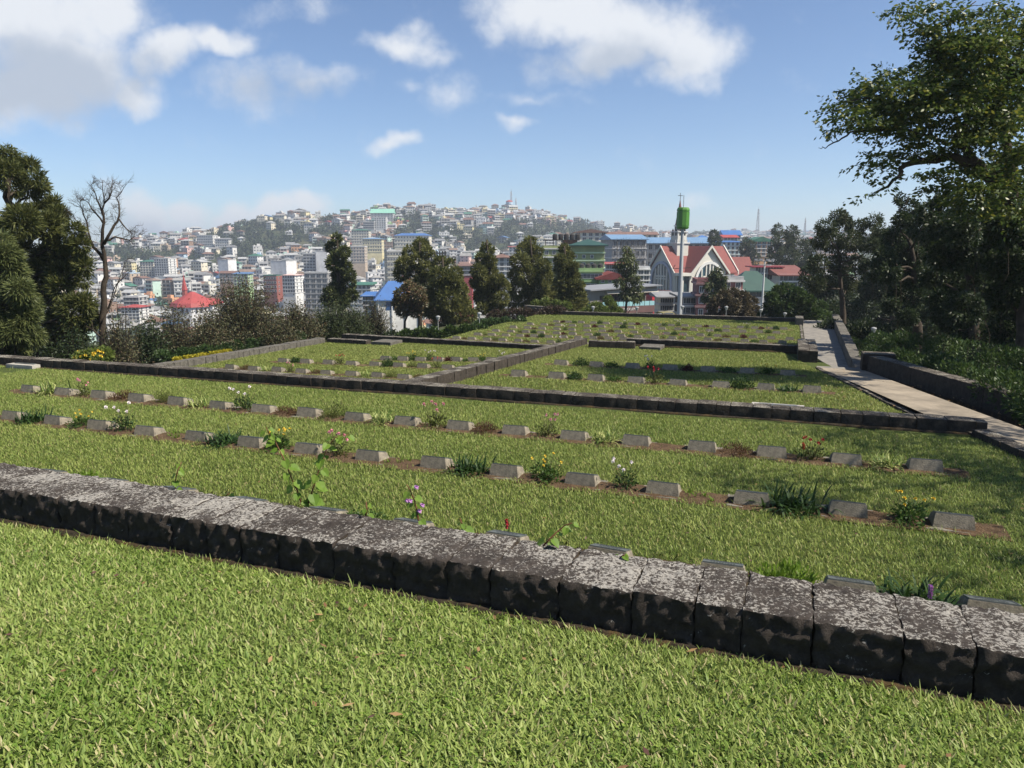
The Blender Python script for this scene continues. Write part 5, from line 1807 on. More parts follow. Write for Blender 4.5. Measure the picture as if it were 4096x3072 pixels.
def block(name, label, u0, u1, v0, v1, Y, wall, n, cols, roof='flat', roofm=None, yaw=0.0, depth=10.0, ww=1.2, wh=1.35, side=2, slab=True, win=True, trim=None, hip=.22, cat='building', skip=(), frame=M_white, parapet=.7):
    """A named building with its wall, roof, floor bands and every window as parts."""
    LAND.append((u0, u1, v0, v1, Y))
    a = pix_y((u0 + u1) / 2, v1, Y)
    top = pix_y((u0 + u1) / 2, v0, Y)[2]
    w = (u1 - u0) / FPX * Y * 1.0
    w = (w - depth * abs(math.sin(yaw)) * .8) / max(.5, math.cos(yaw))
    z0 = a[2]
    rise = 0 if roof == 'flat' else min(w, depth) * hip
    H = max(2.5, top - z0 - rise - (parapet if roof == 'flat' else 0))
    g = zg(a[0], a[1] + depth / 2)
    e = empty(name, (a[0], a[1] + depth / 2, z0), yaw)
    tag(e, label, cat)
    mb = MB()
    x0, x1, y0, y1 = -w / 2, w / 2, -depth / 2, depth / 2
    mb.box(x0, x1, y0, y1, min(-1, g - z0 - 3), H)
    mb.build('wall', wall, e)
    trim = trim or (WALLM[14] if Y > 300 else M_white)
    if slab:
        mb = MB()
        for i in range(n + 1 if roof == 'flat' else n):
            z = H * i / n
            mb.box(x0 - .25, x1 + .25, y0 - .3, y1 + .2, z - .14, z + .14)
        mb.build('floor_bands', trim, e)
    if win:
        wm = win_mesh(ww, wh)
        for i in range(n):
            z = H * (i + .52) / n
            for k in range(cols):
                if (i, k) in skip:
                    continue
                link('window', wm, e, (x0 + w * (k + .5) / cols, y0, z))
            sx, rz = (x1, R(90)) if yaw <= .001 or yaw < 0 else (x0, R(-90))
            for k in range(side):
                link('window', wm, e, (sx, y0 + depth * (k + .5) / side, z), rz)
    r = MB()
    o = .8
    if roof == 'flat':
        for q in ((x0 - .1, x1 + .1, y0 - .1, y0 + .15, H + .141, H + parapet), (x0 - .1, x1 + .1, y1 - .15, y1 + .1, H + .141, H + parapet), (x0 - .1, x0 + .15, y0 + .15, y1 - .15, H + .141, H + parapet), (x1 - .15, x1 + .1, y0 + .15, y1 - .15, H + .141, H + parapet)):
            r.box(*q)
        r.box(x0 + .15, x1 - .15, y0 + .15, y1 - .15, H + .001, H + .2)
    elif roof == 'gable':           # ridge along x
        r.add([(x, y, z) for x in (x0 - o, x1 + o) for y, z in ((y0 - o, H - .25), (y1 + o, H - .25), (y1 + o, H), (0, H + rise), (y0 - o, H))],
              [(0, 4, 3, 2, 1), (5, 6, 7, 8, 9)] + [(i, (i + 1) % 5, (i + 1) % 5 + 5, i + 5) for i in range(5)])
    elif roof == 'front':           # ridge along y, gable to the front
        r.add([(x, y, z) for y in (y1 + o, y0 - o) for x, z in ((x0 - o, H - .25), (x1 + o, H - .25), (x1 + o, H), (0, H + rise), (x0 - o, H))],
              [(0, 4, 3, 2, 1), (5, 6, 7, 8, 9)] + [(i, (i + 1) % 5, (i + 1) % 5 + 5, i + 5) for i in range(5)])
    elif roof == 'shed':
        r.add([(x0 - o, y0 - o, H), (x1 + o, y0 - o, H), (x1 + o, y1 + o, H + rise), (x0 - o, y1 + o, H + rise), (x0 - o, y0 - o, H - .2), (x1 + o, y0 - o, H - .2), (x1 + o, y1 + o, H - .1), (x0 - o, y1 + o, H - .1)],
              [(0, 1, 2, 3), (4, 7, 6, 5), (0, 4, 5, 1), (1, 5, 6, 2), (2, 6, 7, 3), (3, 7, 4, 0)])
    else:
        k = max(.2, w / 2 - depth / 2 * .8)
        r.add([(x0 - o, y0 - o, H), (x1 + o, y0 - o, H), (x1 + o, y1 + o, H), (x0 - o, y1 + o, H), (-k, 0, H + rise), (k, 0, H + rise)] + [(x0 - o, y0 - o, H - .25), (x1 + o, y0 - o, H - .25), (x1 + o, y1 + o, H - .25), (x0 - o, y1 + o, H - .25)],
              [(0, 1, 5, 4), (1, 2, 5), (2, 3, 4, 5), (3, 0, 4), (6, 9, 8, 7), (0, 6, 7, 1), (1, 7, 8, 2), (2, 8, 9, 3), (3, 9, 6, 0)])
    r.build('roof', roofm or WALLM[3], e)
    return e, (w, depth, H, z0)


WH, WH2, CREAM, PGR, GREY, MINT, PINK, YEL, TAN, PBL, BRN, GRN, ORG = [WALLM[i] for i in (0, 1, 2, 3, 4, 5, 6, 7, 8, 9, 10, 11, 12)]
RED, RUST, DGRN, BLUE, RGR = ROOFM[2], ROOFM[1], ROOFM[3], ROOFM[4], ROOFM[0]
M_redroof = mat('church red roof', (.185, .040, .032), (.145, .034, .028), 1.2, .7, .3, streak=(1, 1, .3))
M_redpale = mat('bright red roof', (.34, .055, .048), (.27, .045, .04), .5, .65, .35)
M_blueroof = mat('bright blue roof', (.05, .14, .36), (.045, .115, .29), .3, .5, .4)
M_paleblueroof = mat('pale blue metal roof', (.15, .25, .38), (.12, .21, .33), .3, .5, .4)
M_greenwall = mat('green render', (.30, .33, .155), (.24, .27, .13), .5, .85, .2, streak=(1.2, 1.2, .15))
M_greenlight = mat('light green render', (.26, .38, .17), (.21, .31, .145), .6, .85, .2)
M_scaf = mat('raw grey render', (.34, .34, .345), (.24, .24, .245), .5, .9, .2, streak=(1, 1, .25))
M_pinkwall = mat('dusky pink render', (.27, .13, .125), (.20, .095, .09), .8, .85, .2)
M_greensheet = mat('dark green metal roof', (.028, .075, .058), (.022, .06, .048), .5, .5, .4)
M_bglass = mat('blue green glass', (.02, .055, .075), (.03, .075, .095), .6, .12, .8)

block('apartment_block', 'tall white seven storey block with many balconies, left of the red spire', 155, 171.5, 258, 276, 640, WH, 7, 6, depth=12, yaw=R(-8))
block('apartment_block', 'cream six storey block with green roof beside the tall white block', 141, 154.5, 260, 276.5, 650, CREAM, 6, 5, 'hip', DGRN, depth=11, hip=.12)
block('long_building', 'long white four storey building high on the left of the hill', 197, 214.5, 235, 246, 860, WH, 4, 9, depth=12, yaw=R(-6))
block('long_building', 'white terraced building right of the long white one', 215.5, 229, 238, 247, 850, WH2, 3, 6, 'gable', RGR, depth=10, hip=.12)
block('blank_building', 'large blank white wall building standing in the middle of the town', 271, 291.5, 260.5, 275, 600, WALLM[13], 4, 1, depth=16, win=False, slab=False, yaw=R(-14))
block('blank_building', 'smaller white blank walled building left of the large blank one', 218.5, 232, 259.5, 272, 640, WALLM[13], 4, 2, depth=12, win=False, slab=False, yaw=R(-14))
block('apartment_block', 'white grey six storey building with a striped stair tower, left of the dark tree', 304, 316, 253, 272, 560, PGR, 6, 4, depth=11, ww=1.8)
block('stair_tower', 'white tower slab with two grey vertical stripes behind the narrow dark tree', 316.5, 328, 250.5, 272.5, 555, WALLM[13], 6, 2, depth=9, win=False, slab=False)
block('apartment_block', 'white five storey block with pink trim and dark square windows', 283, 298.5, 274, 293, 470, WH, 5, 5, 'hip', WALLM[6], depth=11, hip=.08, yaw=R(-10))
block('apartment_block', 'brick red building with orange side beside the pink trimmed block', 264, 281, 275, 293, 490, mat('brick red wall', (.24, .075, .05), (.19, .06, .045), .6), 4, 5, depth=12, yaw=R(-12), slab=False, roofm=DGRN)
block('green_house', 'lime green house with a blue grey roof and terraces', 234, 248.5, 272.5, 286, 520, GRN, 4, 4, 'shed', ROOFM[4], depth=10, hip=.08)
block('dark_building', 'dark brown timber walled building behind the lime green house', 220, 234, 271, 282, 545, BRN, 3, 4, 'gable', RUST, depth=10, hip=.15)
e, (w, d, H, z0) = block('unfinished_building', 'grey unfinished concrete frame building left of the narrow dark tree', 306, 329, 272, 309, 400, GREY, 7, 4, depth=12, ww=2.2, wh=1.8, frame=GREY, trim=GREY)
block('blue_roof_hall', 'long cream building with a bright blue roof on the hillside', 395, 430, 233, 246.5, 760, CREAM, 3, 12, 'hip', M_blueroof, depth=15, hip=.16, yaw=R(-4))
block('apartment_block', 'cream five storey building above the narrow dark tree', 352, 369, 229, 243.5, 760, CREAM, 5, 7, 'hip', DGRN, depth=12, hip=.1)
block('apartment_block', 'pale yellow building with a grey blue roof below the cream building', 363, 382, 237.5, 252, 720, YEL, 4, 8, 'hip', M_paleblueroof, depth=12, hip=.1)
block('apartment_block', 'tan five storey building with many windows right of the narrow dark tree', 351, 365, 246, 262, 640, TAN, 5, 5, depth=11)
block('unfinished_building', 'empty concrete frame building beside the white block below the ridge', 363.5, 374, 221.5, 229, 900, PGR, 3, 6, depth=10, ww=2.0, wh=1.9)
block('apartment_block', 'white five storey block below the green gabled church hall', 374.5, 386, 217, 228.5, 905, WH, 5, 5, depth=11)
block('ridge_hall', 'pale green roofed gabled hall on the ridge', 371, 393, 208.5, 219.5, 1000, PGR, 3, 7, 'gable', mat('mint metal roof', (.24, .50, .38), (.2, .42, .32), .4, .5, .4), depth=16, hip=.36)
block('apartment_block', 'yellow grey tall building at the left of the broad evergreen', 382, 401, 250, 283, 420, mat('ochre grey wall', (.36, .33, .22), (.28, .26, .19), .5), 6, 5, depth=14, yaw=R(16))
e, (w, d, H, z0) = block('blue_roof_building', 'white building with a bright blue hipped roof and blue glass front', 371, 418, 281.5, 313, 205, WH, 3, 3, 'hip', M_blueroof, depth=9, hip=.55, yaw=R(14), slab=False, win=False)
mb = MB()
mb.quad((-w / 2 + 2.4, -d / 2 - .06, .8), (w / 2 - 1.2, -d / 2 - .06, .8), (w / 2 - 1.2, -d / 2 - .06, H - .5), (-w / 2 + 2.4, -d / 2 - .06, H - .5))
mb.build('glass_front', mat('dark blue glass', (.02, .06, .16), (.025, .07, .18), .5, .15, .7), e)
mb = MB()
for k in range(4):
    xx = -w / 2 + .2 + k * (w - .5) / 3
    mb.box(xx, xx + .3, -d / 2 - .35, -d / 2 - .07, -6, H - .3)
mb.build('columns', M_white, e)
block('annex', 'low white annex with a blue lean-to roof left of the blue roofed building', 364, 373, 293, 310, 208, PBL, 3, 3, 'shed', M_blueroof, depth=7, hip=.3)
block('grey_building', 'grey building with green roof between narrow dark tree and blue roof', 350, 371, 283, 304, 330, PGR, 4, 5, 'shed', DGRN, depth=11, hip=.08)
block('apartment_block', 'red walled low building behind the pointed evergreen', 455, 472, 264, 275, 330, mat('strong red wall', (.32, .05, .05), (.25, .045, .045), .6), 2, 6, 'shed', RUST, depth=9, hip=.1)
block('townhouse', 'white and brown house with dark hipped roof between the two evergreens', 492, 512, 254, 276, 260, PGR, 4, 3, 'hip', RUST, depth=10, hip=.16)
block('white_house', 'white four storey house with red trim at the hill foot, left of the rounded evergreen', 509, 527, 246, 258, 540, WH, 4, 5, 'shed', ROOFM[2], depth=10, hip=.06)
# the green buildings
e, (w, d, H, z0) = block('green_building', 'tall green building with a dark green hipped roof and white cornices', 572, 607, 239, 276, 165, M_greenwall, 4, 4, 'hip', M_greensheet, depth=8, hip=.18, yaw=R(-6), ww=.55, wh=.6, trim=mat('pale green trim', (.50, .62, .40), (.42, .54, .34), .8), skip=((3, 0), (3, 1), (3, 2), (3, 3), (0, 0), (0, 2), (2, 3), (1, 3)))
e, (w, d, H, z0) = block('green_building', 'lower green wing with roof shed and water tanks, left of tall green building', 543, 579, 245.5, 282, 170, M_greenwall, 4, 5, 'flat', M_greenwall, depth=8, ww=.7, wh=.7)
mb = MB()
mb.box(-w / 2 + .3, w / 2 - .2, -d / 2 + .5, d / 2 - .4, H + 1.9, H + 2.05)
for k in range(5):
    xx = -w / 2 + .5 + k * (w - 1.2) / 4
    mb.box(xx, xx + .15, -d / 2 + .6, -d / 2 + .75, H + .2, H + 1.899)
mb.build('roof_shed', M_shade, e)
mb = MB()
mb.box(.6, w / 2 - .5, -d / 2 + .9, d / 2 - 1, H + .21, H + 1.89)
mb.build('shed_boards', mat('brown boards', (.20, .085, .05), (.15, .06, .04), 2), e)
for k in range(5):
    mb = MB()
    mb.lathe([(.55, 0), (.6, .2), (.6, 1.1), (.25, 1.35)], 10)
    mb.build('water_tank', M_shade, e, (-1.2 + k * 1.3, .4, H + 2.06))
mb = MB()
mb.box(-w / 2 + 3.6, -w / 2 + 7.0, -d / 2 - .12, -d / 2 - .02, H - .1, H + .9)
s_ = mb.build('sign_board', M_white, e)
text_obj('sign_text', 'HEGUO', .55, mat('green paint', (.12, .35, .08), None, 3), s_, (-w / 2 + 5.2, -d / 2 - .14, H + .4), (R(90), 0, 0), 2.6, .01)
e, (w, d, H, z0) = block('green_house', 'bright green lower house with open verandas and roof tanks', 579, 602, 268, 291, 150, M_greenlight, 2, 3, 'flat', M_greenlight, depth=7, ww=1.5, wh=.8, side=0, trim=M_greenlight, frame=M_shade)
for k in range(4):
    mb = MB()
    mb.lathe([(.5, 0), (.55, .2), (.55, 1.1), (.2, 1.35)], 10)
    mb.build('water_tank', M_shade, e, (-1.6 + k * 1.25, -1.0, H + .21))
block('green_house', 'green walled house with a red gabled roof, right of the verandas', 599, 627, 272.5, 291, 148, M_greenlight, 2, 4, 'front', M_redroof, depth=8, hip=.22, ww=.5, wh=.4, side=0, trim=M_greenlight)
block('blue_house', 'pale blue house with thin bright red roof behind the thin drooping tree', 606, 624, 262.5, 275, 185, mat('pale blue wall', (.40, .44, .54), (.35, .39, .48), .6), 2, 5, 'shed', M_redpale, depth=8, hip=.06, ww=.8, side=0)
block('white_house', 'white three storey house with verandas left of the church', 626, 649, 266.5, 286, 180, WALLM[13], 3, 4, 'flat', WALLM[13], depth=8, ww=1.1, wh=1.1, side=0)


def scaffold(e, w, d, H, nx, nz, rg):
    mb = MB()
    for k in range(nx):
        x = -w / 2 + w * (k + rg.uniform(.2, .8)) / nx
        mb.tube([(x, -d / 2 - .5, -2), (x + rg.uniform(-.3, .3), -d / 2 - .55, H + rg.uniform(-.5, .6))], .045, 4)
    for k in range(nz):
        z = H * (k + .6) / nz
        mb.tube([(-w / 2, -d / 2 - .45, z), (w / 2, -d / 2 - .45, z + rg.uniform(-.2, .2))], .04, 4)
    mb.build('scaffolding', M_bark, e)


rsc = random.Random(4)
e, (w, d, H, z0) = block('scaffolded_building', 'grey unrendered building in scaffolding with a pale blue curved roof', 606, 645, 234, 277, 270, M_scaf, 4, 6, 'gable', M_paleblueroof, depth=16, hip=.14, yaw=R(8), ww=1.1, wh=1.5, side=0)
scaffold(e, w, d, H, 26, 7, rsc)
e, (w, d, H, z0) = block('scaffolded_building', 'long whitish building in scaffolding with a blue roof behind the church', 641, 714, 237, 277, 290, mat('pale raw render', (.50, .50, .49), (.38, .38, .38), .5), 4, 11, 'gable', M_paleblueroof, depth=14, hip=.16, yaw=R(-5), ww=1.4, wh=1.7, side=0)
scaffold(e, w, d, H, 40, 7, rsc)
block('hall', 'beige hall with a wide brown roof behind the scaffolded building', 575, 606, 229, 246, 340, CREAM, 3, 5, 'front', RUST, depth=14, hip=.10, ww=1.6)
block('hall', 'long low building with a rusty brown roof behind the blue roofs', 604, 657, 231.5, 242, 420, CREAM, 2, 10, 'gable', RUST, depth=14, hip=.12)
block('apartment_block', 'pale blue four storey block with a dark blue eave right of the church', 717, 743, 240.5, 259, 305, mat('ice blue wall', (.56, .68, .68), (.48, .60, .61), .5), 4, 6, 'hip', M_blueroof, depth=9, hip=.06, ww=.8, wh=1.1, side=0)
block('house', 'pink house with a red roof behind the pale blue block', 724, 737, 236, 243, 340, PINK, 2, 4, 'gable', M_redpale, depth=9, hip=.2)
block('house', 'white house with a bright blue roof beyond the pink house', 724, 740.5, 231, 240, 390, WH, 2, 5, 'gable', M_blueroof, depth=10, hip=.3)
block('house', 'white house with a deep blue hipped roof left of the hazy tree', 697, 711, 235, 244, 400, WH, 2, 4, 'hip', M_blueroof, depth=10, hip=.25)
block('house', 'orange house with a green gable and dark timber front among trees', 751, 771, 236.5, 256, 285, ORG, 4, 4, 'front', DGRN, depth=9, hip=.22, side=0)
block('house', 'white three storey house with bright red porch roof right of the red hall', 754, 778, 266, 287, 150, WH, 3, 4, 'shed', mat('porch red sheet', (.20, .022, .03), None, .6, .6), depth=3.2, hip=.03, ww=1.0, wh=1.1, side=0)
block('house', 'low white house with a rusty brown roof at the wood edge', 780, 804.5, 273.5, 288, 145, WH2, 2, 5, 'shed', mat('rust brown sheet roof', (.19, .075, .06), (.15, .06, .05), .8, .7), depth=7, hip=.36, side=0)
block('red_hall', 'red roofed church hall joined behind the church at right', 711, 753, 257, 287, 268, WH, 2, 4, 'gable', M_redroof, depth=11, hip=.72, yaw=R(8), side=0)
e, (w, d, H, z0) = block('green_roof_hall', 'white hall with a dark green hipped metal roof and barred window', 734, 776, 271.5, 306, 120, WH2, 2, 3, 'hip', M_greensheet, depth=6, hip=.50, ww=1.9, wh=.9, side=0, skip=((0, 0), (0, 1), (0, 2), (1, 2)))
# the pink house
e, (w, d, H, z0) = block('pink_house', 'dusky pink three storey house behind the vine-hung tree', 697, 728, 279, 318, 112, M_pinkwall, 3, 3, 'flat', M_pinkwall, depth=7, ww=.55, wh=.8, trim=mat('pink trim', (.34, .19, .18), None, 1), side=0, yaw=R(-8))
mb = MB()
mb.box(-w / 2 + .3, -w / 2 + 2.9, -d / 2 - .16, -d / 2 - .04, H * .66, H * .66 + .42)
s_ = mb.build('sign_board', M_shade, e)
text_obj('sign_text', 'Electro', .36, M_white, s_, (-w / 2 + 1.3, -d / 2 - .18, H * .66 + .21), (R(90), 0, 0), 1.6, .01)
block('pink_house', 'upper part of the pink house with flat roof and railing', 722, 742, 276.5, 300, 116, M_pinkwall, 2, 2, 'flat', PGR, depth=6, ww=.6, wh=.9, side=0)
# small buildings by the street
block('shop', 'low cream shop with a sagging grey tin roof by the street', 660, 673, 297, 312, 122, CREAM, 2, 3, 'shed', RGR, depth=5, hip=.30, ww=.6, wh=.7, side=0)
block('shop', 'dark timber shop with tin awnings right of the pole', 683, 697, 294.5, 315, 114, mat('dark boards', (.09, .08, .07), (.06, .055, .05), 2), 2, 3, 'shed', RGR, depth=6, hip=.12, ww=.7, wh=.8, side=0)
e, (w, d, H, z0) = block('red_shed', 'bright red sheet metal box beside the academy roof', 637, 669, 291.5, 309, 132, mat('bright red sheet', (.50, .030, .045), (.42, .03, .04), .6, .5), 1, 1, 'flat', mat('dark red sheet', (.12, .02, .02), None, 1), depth=6, win=False, slab=False, side=0, yaw=R(28))

# ---- the academy
LAND.append((588, 658, 286, 320, 112))
Y = 112.0
a = pix_y(590, 318, Y)
e = empty('academy_building', (a[0], a[1], a[2] - 1.0), R(24))
tag(e, 'low modern academy building with brown sign band, glass railing and slanting roof', 'building')
M_acw = mat('academy grey render', (.25, .235, .21), (.21, .195, .175), .6, .85, .2)
M_acb = mat('academy brown band', (.15, .085, .075), (.125, .07, .065), .8, .7, .3)
M_fence = mat('weathered board fence', (.30, .275, .25), (.13, .12, .11), 1.2, .9, .2, streak=(6, 6, .2))
mb = MB()
mb.box(0, 3.2, 0, 7, 0, 5.0)
mb.box(3.2, 11.4, 2.2, 7, 0, 5.0)
mb.build('wall', M_acw, e)
mb = MB()
mb.box(1.6, 11.3, -.35, -.05, 1.55, 2.6)
bnd = mb.build('sign_band', M_acb, e)
text_obj('sign_text', 'ERICKY ACADEMY', .55, M_white, bnd, (6.2, -.37, 2.12), (R(90), 0, 0), 3.6, .02)
mb = MB()
mb.box(1.6, 11.3, -.02, 2.15, 1.5, 2.55)
mb.build('terrace', M_acb, e)
for k in range(10):
    mb = MB()
    mb.box(2.0 + k * .94, 2.0 + k * .94 + .86, -.28, -.24, 2.62, 3.3)
    mb.build('railing_panel', mat('railing glass', (.30, .52, .55), (.26, .46, .50), 1, .2, .6), e)
mb = MB()
for k in range(11):
    mb.box(1.93 + k * .94, 1.98 + k * .94, -.30, -.22, 2.6, 3.38)
mb.box(1.93, 11.4, -.31, -.21, 3.38, 3.44)
mb.build('railing_frame', M_shade, e)
mb = MB()
mb.quad((3.3, 2.15, 2.7), (11.2, 2.15, 2.7), (11.2, 2.15, 4.5), (3.3, 2.15, 4.5))
mb.quad((1.6, -.03, 2.7), (3.1, -.03, 2.7), (3.1, -.03, 4.3), (1.6, -.03, 4.3))
mb.build('glazing', M_shade, e)
mb = MB()
for k in range(4):
    mb.box(4.2 + k * 2.2, 4.4 + k * 2.2, 1.8, 2.0, 2.56, 5.0)
mb.build('columns', M_acw, e)
text_obj('lit_sign', 'TRIEC', .5, mat('red sign letters', (.75, .10, .04), None, 2), e, (4.3, 2.1, 4.1), (R(90), 0, 0), 1.9, .02)
mb = MB()
mb.add([(2.6, -.6, 4.55), (11.8, -.6, 4.7), (11.8, .2, 5.6), (2.6, .2, 5.3), (2.6, 2.6, 4.55), (11.8, 2.6, 4.7), (11.8, 2.6, 5.6), (2.6, 2.6, 5.3)], [(0, 1, 2, 3), (1, 5, 6, 2), (3, 2, 6, 7), (0, 4, 5, 1), (4, 7, 6, 5), (0, 3, 7, 4)])
mb.build('fascia', mat('cream fascia', (.44, .41, .35), (.38, .35, .30), .8), e)
mb = MB()
mb.add([(-.5, -.9, 5.25), (12.2, -1.0, 5.75), (12.2, 7.4, 5.85), (-.5, 7.4, 5.35), (-.5, -.9, 5.05), (12.2, -1.0, 5.62), (12.2, 7.4, 5.7), (-.5, 7.4, 5.15)], [(0, 1, 2, 3), (4, 7, 6, 5), (0, 4, 5, 1), (1, 5, 6, 2), (2, 6, 7, 3), (3, 7, 4, 0)])
mb.build('roof', mat('grey roof sheet', (.22, .225, .235), (.18, .185, .195), .8, .6), e)
mb = MB()
for k in range(48):
    mb.box(1.6 + k * .2, 1.6 + k * .2 + .18, -.12 - .02 * (k % 2), -.04, -4, 1.54)
mb.build('board_fence', M_fence, e)

# ---- the church
LAND.append((649, 715, 240, 296, 215))
YC = 235.0
K = pix_y(683.8, 294, YC)
S_ = YC / FPX
n1 = Vector((-.902, -.432, 0))
n2 = Vector((.432, -.902, 0))
e = empty('church', tuple(K), 0)
tag(e, 'large white church with red roof, arched glass gables and a bell tower', 'church')
M_chw = mat('church white render', (.56, .54, .48), (.50, .48, .43), .4, .8, .25)
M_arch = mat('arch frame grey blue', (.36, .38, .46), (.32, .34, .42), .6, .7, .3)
Wd = 42.8 * S_
He, Ha = 22.0 * S_, 45.5 * S_
zb = -5.0


def cw(a, b, z):          # a along n1, b along n2
    v = n1 * a + n2 * b
    return (v.x, v.y, z)


def gable_body(mbw, mbr, axis, out, back, ov=.7):
    f = (lambda l, t, z: cw(l, -t, z)) if axis == 1 else (lambda l, t, z: cw(-t, l, z))
    # l along the ridge (+ out), t across from 0 (corner) to Wd
    p0 = [(0, zb), (Wd, zb), (Wd, He), (Wd / 2, Ha), (0, He)]
    vs = [f(out, t, z) for t, z in p0] + [f(-back, t, z) for t, z in p0]
    fs = [(0, 1, 2, 3, 4), (9, 8, 7, 6, 5), (0, 4, 9, 5), (1, 6, 7, 2)]
    mbw.add(vs, fs)
    o = out + ov
    e_ = .9
    sl = (Ha - He) / (Wd / 2)
    vs = []
    for l in (o, -back - ov):
        vs += [f(l, -e_, He - e_ * sl + .15), f(l, Wd / 2, Ha + .15), f(l, Wd + e_, He - e_ * sl + .15), f(l, -e_, He - e_ * sl + .5), f(l, Wd / 2, Ha + .5), f(l, Wd + e_, He - e_ * sl + .5)]
    mbr.add(vs, [(0, 1, 4, 3), (1, 2, 5, 4), (6, 9, 10, 7), (7, 10, 11, 8), (3, 4, 10, 9), (4, 5, 11, 10), (0, 6, 7, 1), (1, 7, 8, 2), (0, 3, 9, 6), (2, 8, 11, 5)])
    return f, o, e_, sl


mbw, mbr = MB(), MB()
f1 = gable_body(mbw, mbr, 1, 3.7, 20.0)
f2 = gable_body(mbw, mbr, 2, 3.4, Wd - .5)
mbw.build('wall', M_chw, e)
mbr.build('roof', M_redroof, e)
mb = MB()
for f, o, e_, sl in (f1, f2):
    for l0, l1 in ((o + .01, o + .30),):
        for (t0, z0_, t1, z1_) in ((-e_, He - e_ * sl, Wd / 2, Ha), (Wd / 2, Ha, Wd + e_, He - e_ * sl)):
            q = [f(l0, t0, z0_ - .1), f(l0, t1, z1_ - .1), f(l0, t1, z1_ + .7), f(l0, t0, z0_ + .7), f(l1, t0, z0_ - .1), f(l1, t1, z1_ - .1), f(l1, t1, z1_ + .7), f(l1, t0, z0_ + .7)]
            mb.add(q, [(0, 1, 2, 3), (7, 6, 5, 4), (0, 4, 5, 1), (3, 2, 6, 7), (0, 3, 7, 4), (1, 5, 6, 2)])
f, o, e_, sl = f1
for (t0, z0_, t1, z1_) in ((-e_, He - e_ * sl, Wd / 2, Ha), (Wd / 2, Ha, Wd + e_, He - e_ * sl)):
    l0, l1 = -20.0 - .72, -20.0 - 1.1
    q = [f(l0, t0, z0_ - .1), f(l0, t1, z1_ - .1), f(l0, t1, z1_ + 1.0), f(l0, t0, z0_ + 1.0), f(l1, t0, z0_ - .1), f(l1, t1, z1_ - .1), f(l1, t1, z1_ + 1.0), f(l1, t0, z0_ + 1.0)]
    mb.add(q, [(0, 1, 2, 3), (7, 6, 5, 4), (0, 4, 5, 1), (3, 2, 6, 7), (0, 3, 7, 4), (1, 5, 6, 2)])
mb.build('verge', M_chw, e)


def arch_window(f, out, lab, frm):
    cx = Wd * .5
    hw, base, top = Wd * .36, -1.0, 29.5 * S_
    spring = top - hw * 1.25

    def pt(g, w, tp):
        """g 0..1 along the outline from left foot over the crown to right foot"""
        if g < .25:
            return cx + w, base + (spring - base) * g * 4
        if g > .75:
            return cx - w, base + (spring - base) * (1 - g) * 4
        q = (g - .25) * 2 * math.pi
        return cx + w * math.cos(q), spring + (tp - spring) * abs(math.sin(q)) ** .9
    N = 40
    mbf = MB()
    outer = [pt(i / N, hw + .8, top + .8) for i in range(N + 1)]
    inner = [pt(i / N, hw, top) for i in range(N + 1)]
    vs, fs = [], []
    for l in (out + .02, out + .5):
        vs += [f(l, t, z) for t, z in outer] + [f(l, t, z) for t, z in inner]
    M = N + 1
    for i in range(N):
        fs += [(2 * M + i, 2 * M + i + 1, 3 * M + i + 1, 3 * M + i), (i, i + 1, 2 * M + i + 1, 2 * M + i), (M + i, 3 * M + i, 3 * M + i + 1, M + i + 1)]
    mbf.add(vs, fs)
    fr = mbf.build('arched_window', frm, e)
    fr['label'] = lab
    g = MB()
    g.add([f(out + .08, t, z) for t, z in inner], [tuple(range(N, -1, -1))])
    g.build('glass', M_bglass, fr)
    m = MB()

    def bar(t0, t1, z0_, z1_, l1=.34):
        q = [f(out + .1, t0, z0_), f(out + .1, t1, z0_), f(out + .1, t1, z1_), f(out + .1, t0, z1_), f(out + l1, t0, z0_), f(out + l1, t1, z0_), f(out + l1, t1, z1_), f(out + l1, t0, z1_)]
        m.add(q, [(0, 3, 2, 1), (4, 5, 6, 7), (0, 1, 5, 4), (1, 2, 6, 5), (2, 3, 7, 6), (3, 0, 4, 7)])
    for k in (-.62, -.27, .27, .62):
        zt = spring + (top - spring) * math.sqrt(max(0, 1 - k * k)) - .15
        bar(cx + k * hw - .22, cx + k * hw + .22, base, zt)
    bar(cx - .30, cx + .30, base, top + .3, .46)
    bar(cx - hw * .52, cx + hw * .52, top - hw * .85, top - hw * .85 + .45, .42)
    bar(cx - hw * .52, cx + hw * .52, top - hw * .85 - .75, top - hw * .85 - .40, .42)
    m.build('mullions', M_chw, fr)


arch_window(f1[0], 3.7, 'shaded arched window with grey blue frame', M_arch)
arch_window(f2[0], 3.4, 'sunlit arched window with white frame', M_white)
mb = MB()                # entrance in the corner
for b0, b1 in ((.4, 3.6),):
    mb.add([cw(3.4, .05, zb), cw(.2, .05, zb), cw(.2, .05, He - 1.3), cw(3.4, .05, He - 1.3)], [(0, 1, 2, 3)])
    mb.add([cw(.05, .2, zb), cw(.05, 3.2, zb), cw(.05, 3.2, He - 1.3), cw(.05, .2, He - 1.3)], [(0, 1, 2, 3)])
mb.add([cw(3.2, 3.0, zb), cw(.5, 3.0, zb), cw(.5, 3.0, He - 1.5), cw(3.2, 3.0, He - 1.5)], [(0, 1, 2, 3), (3, 2, 1, 0)])
mb.add([cw(3.2, .6, zb), cw(3.2, 3.0, zb), cw(3.2, 3.0, He - 1.5), cw(3.2, .6, He - 1.5)], [(0, 1, 2, 3), (3, 2, 1, 0)])
mb.build('entrance_glass', M_bglass, e)
mb = MB()
q = [cw(-.1, -.1, He - 1.2), cw(4.6, -.1, He - 1.2), cw(4.6, 4.4, He - 1.2), cw(-.1, 4.4, He - 1.2)]
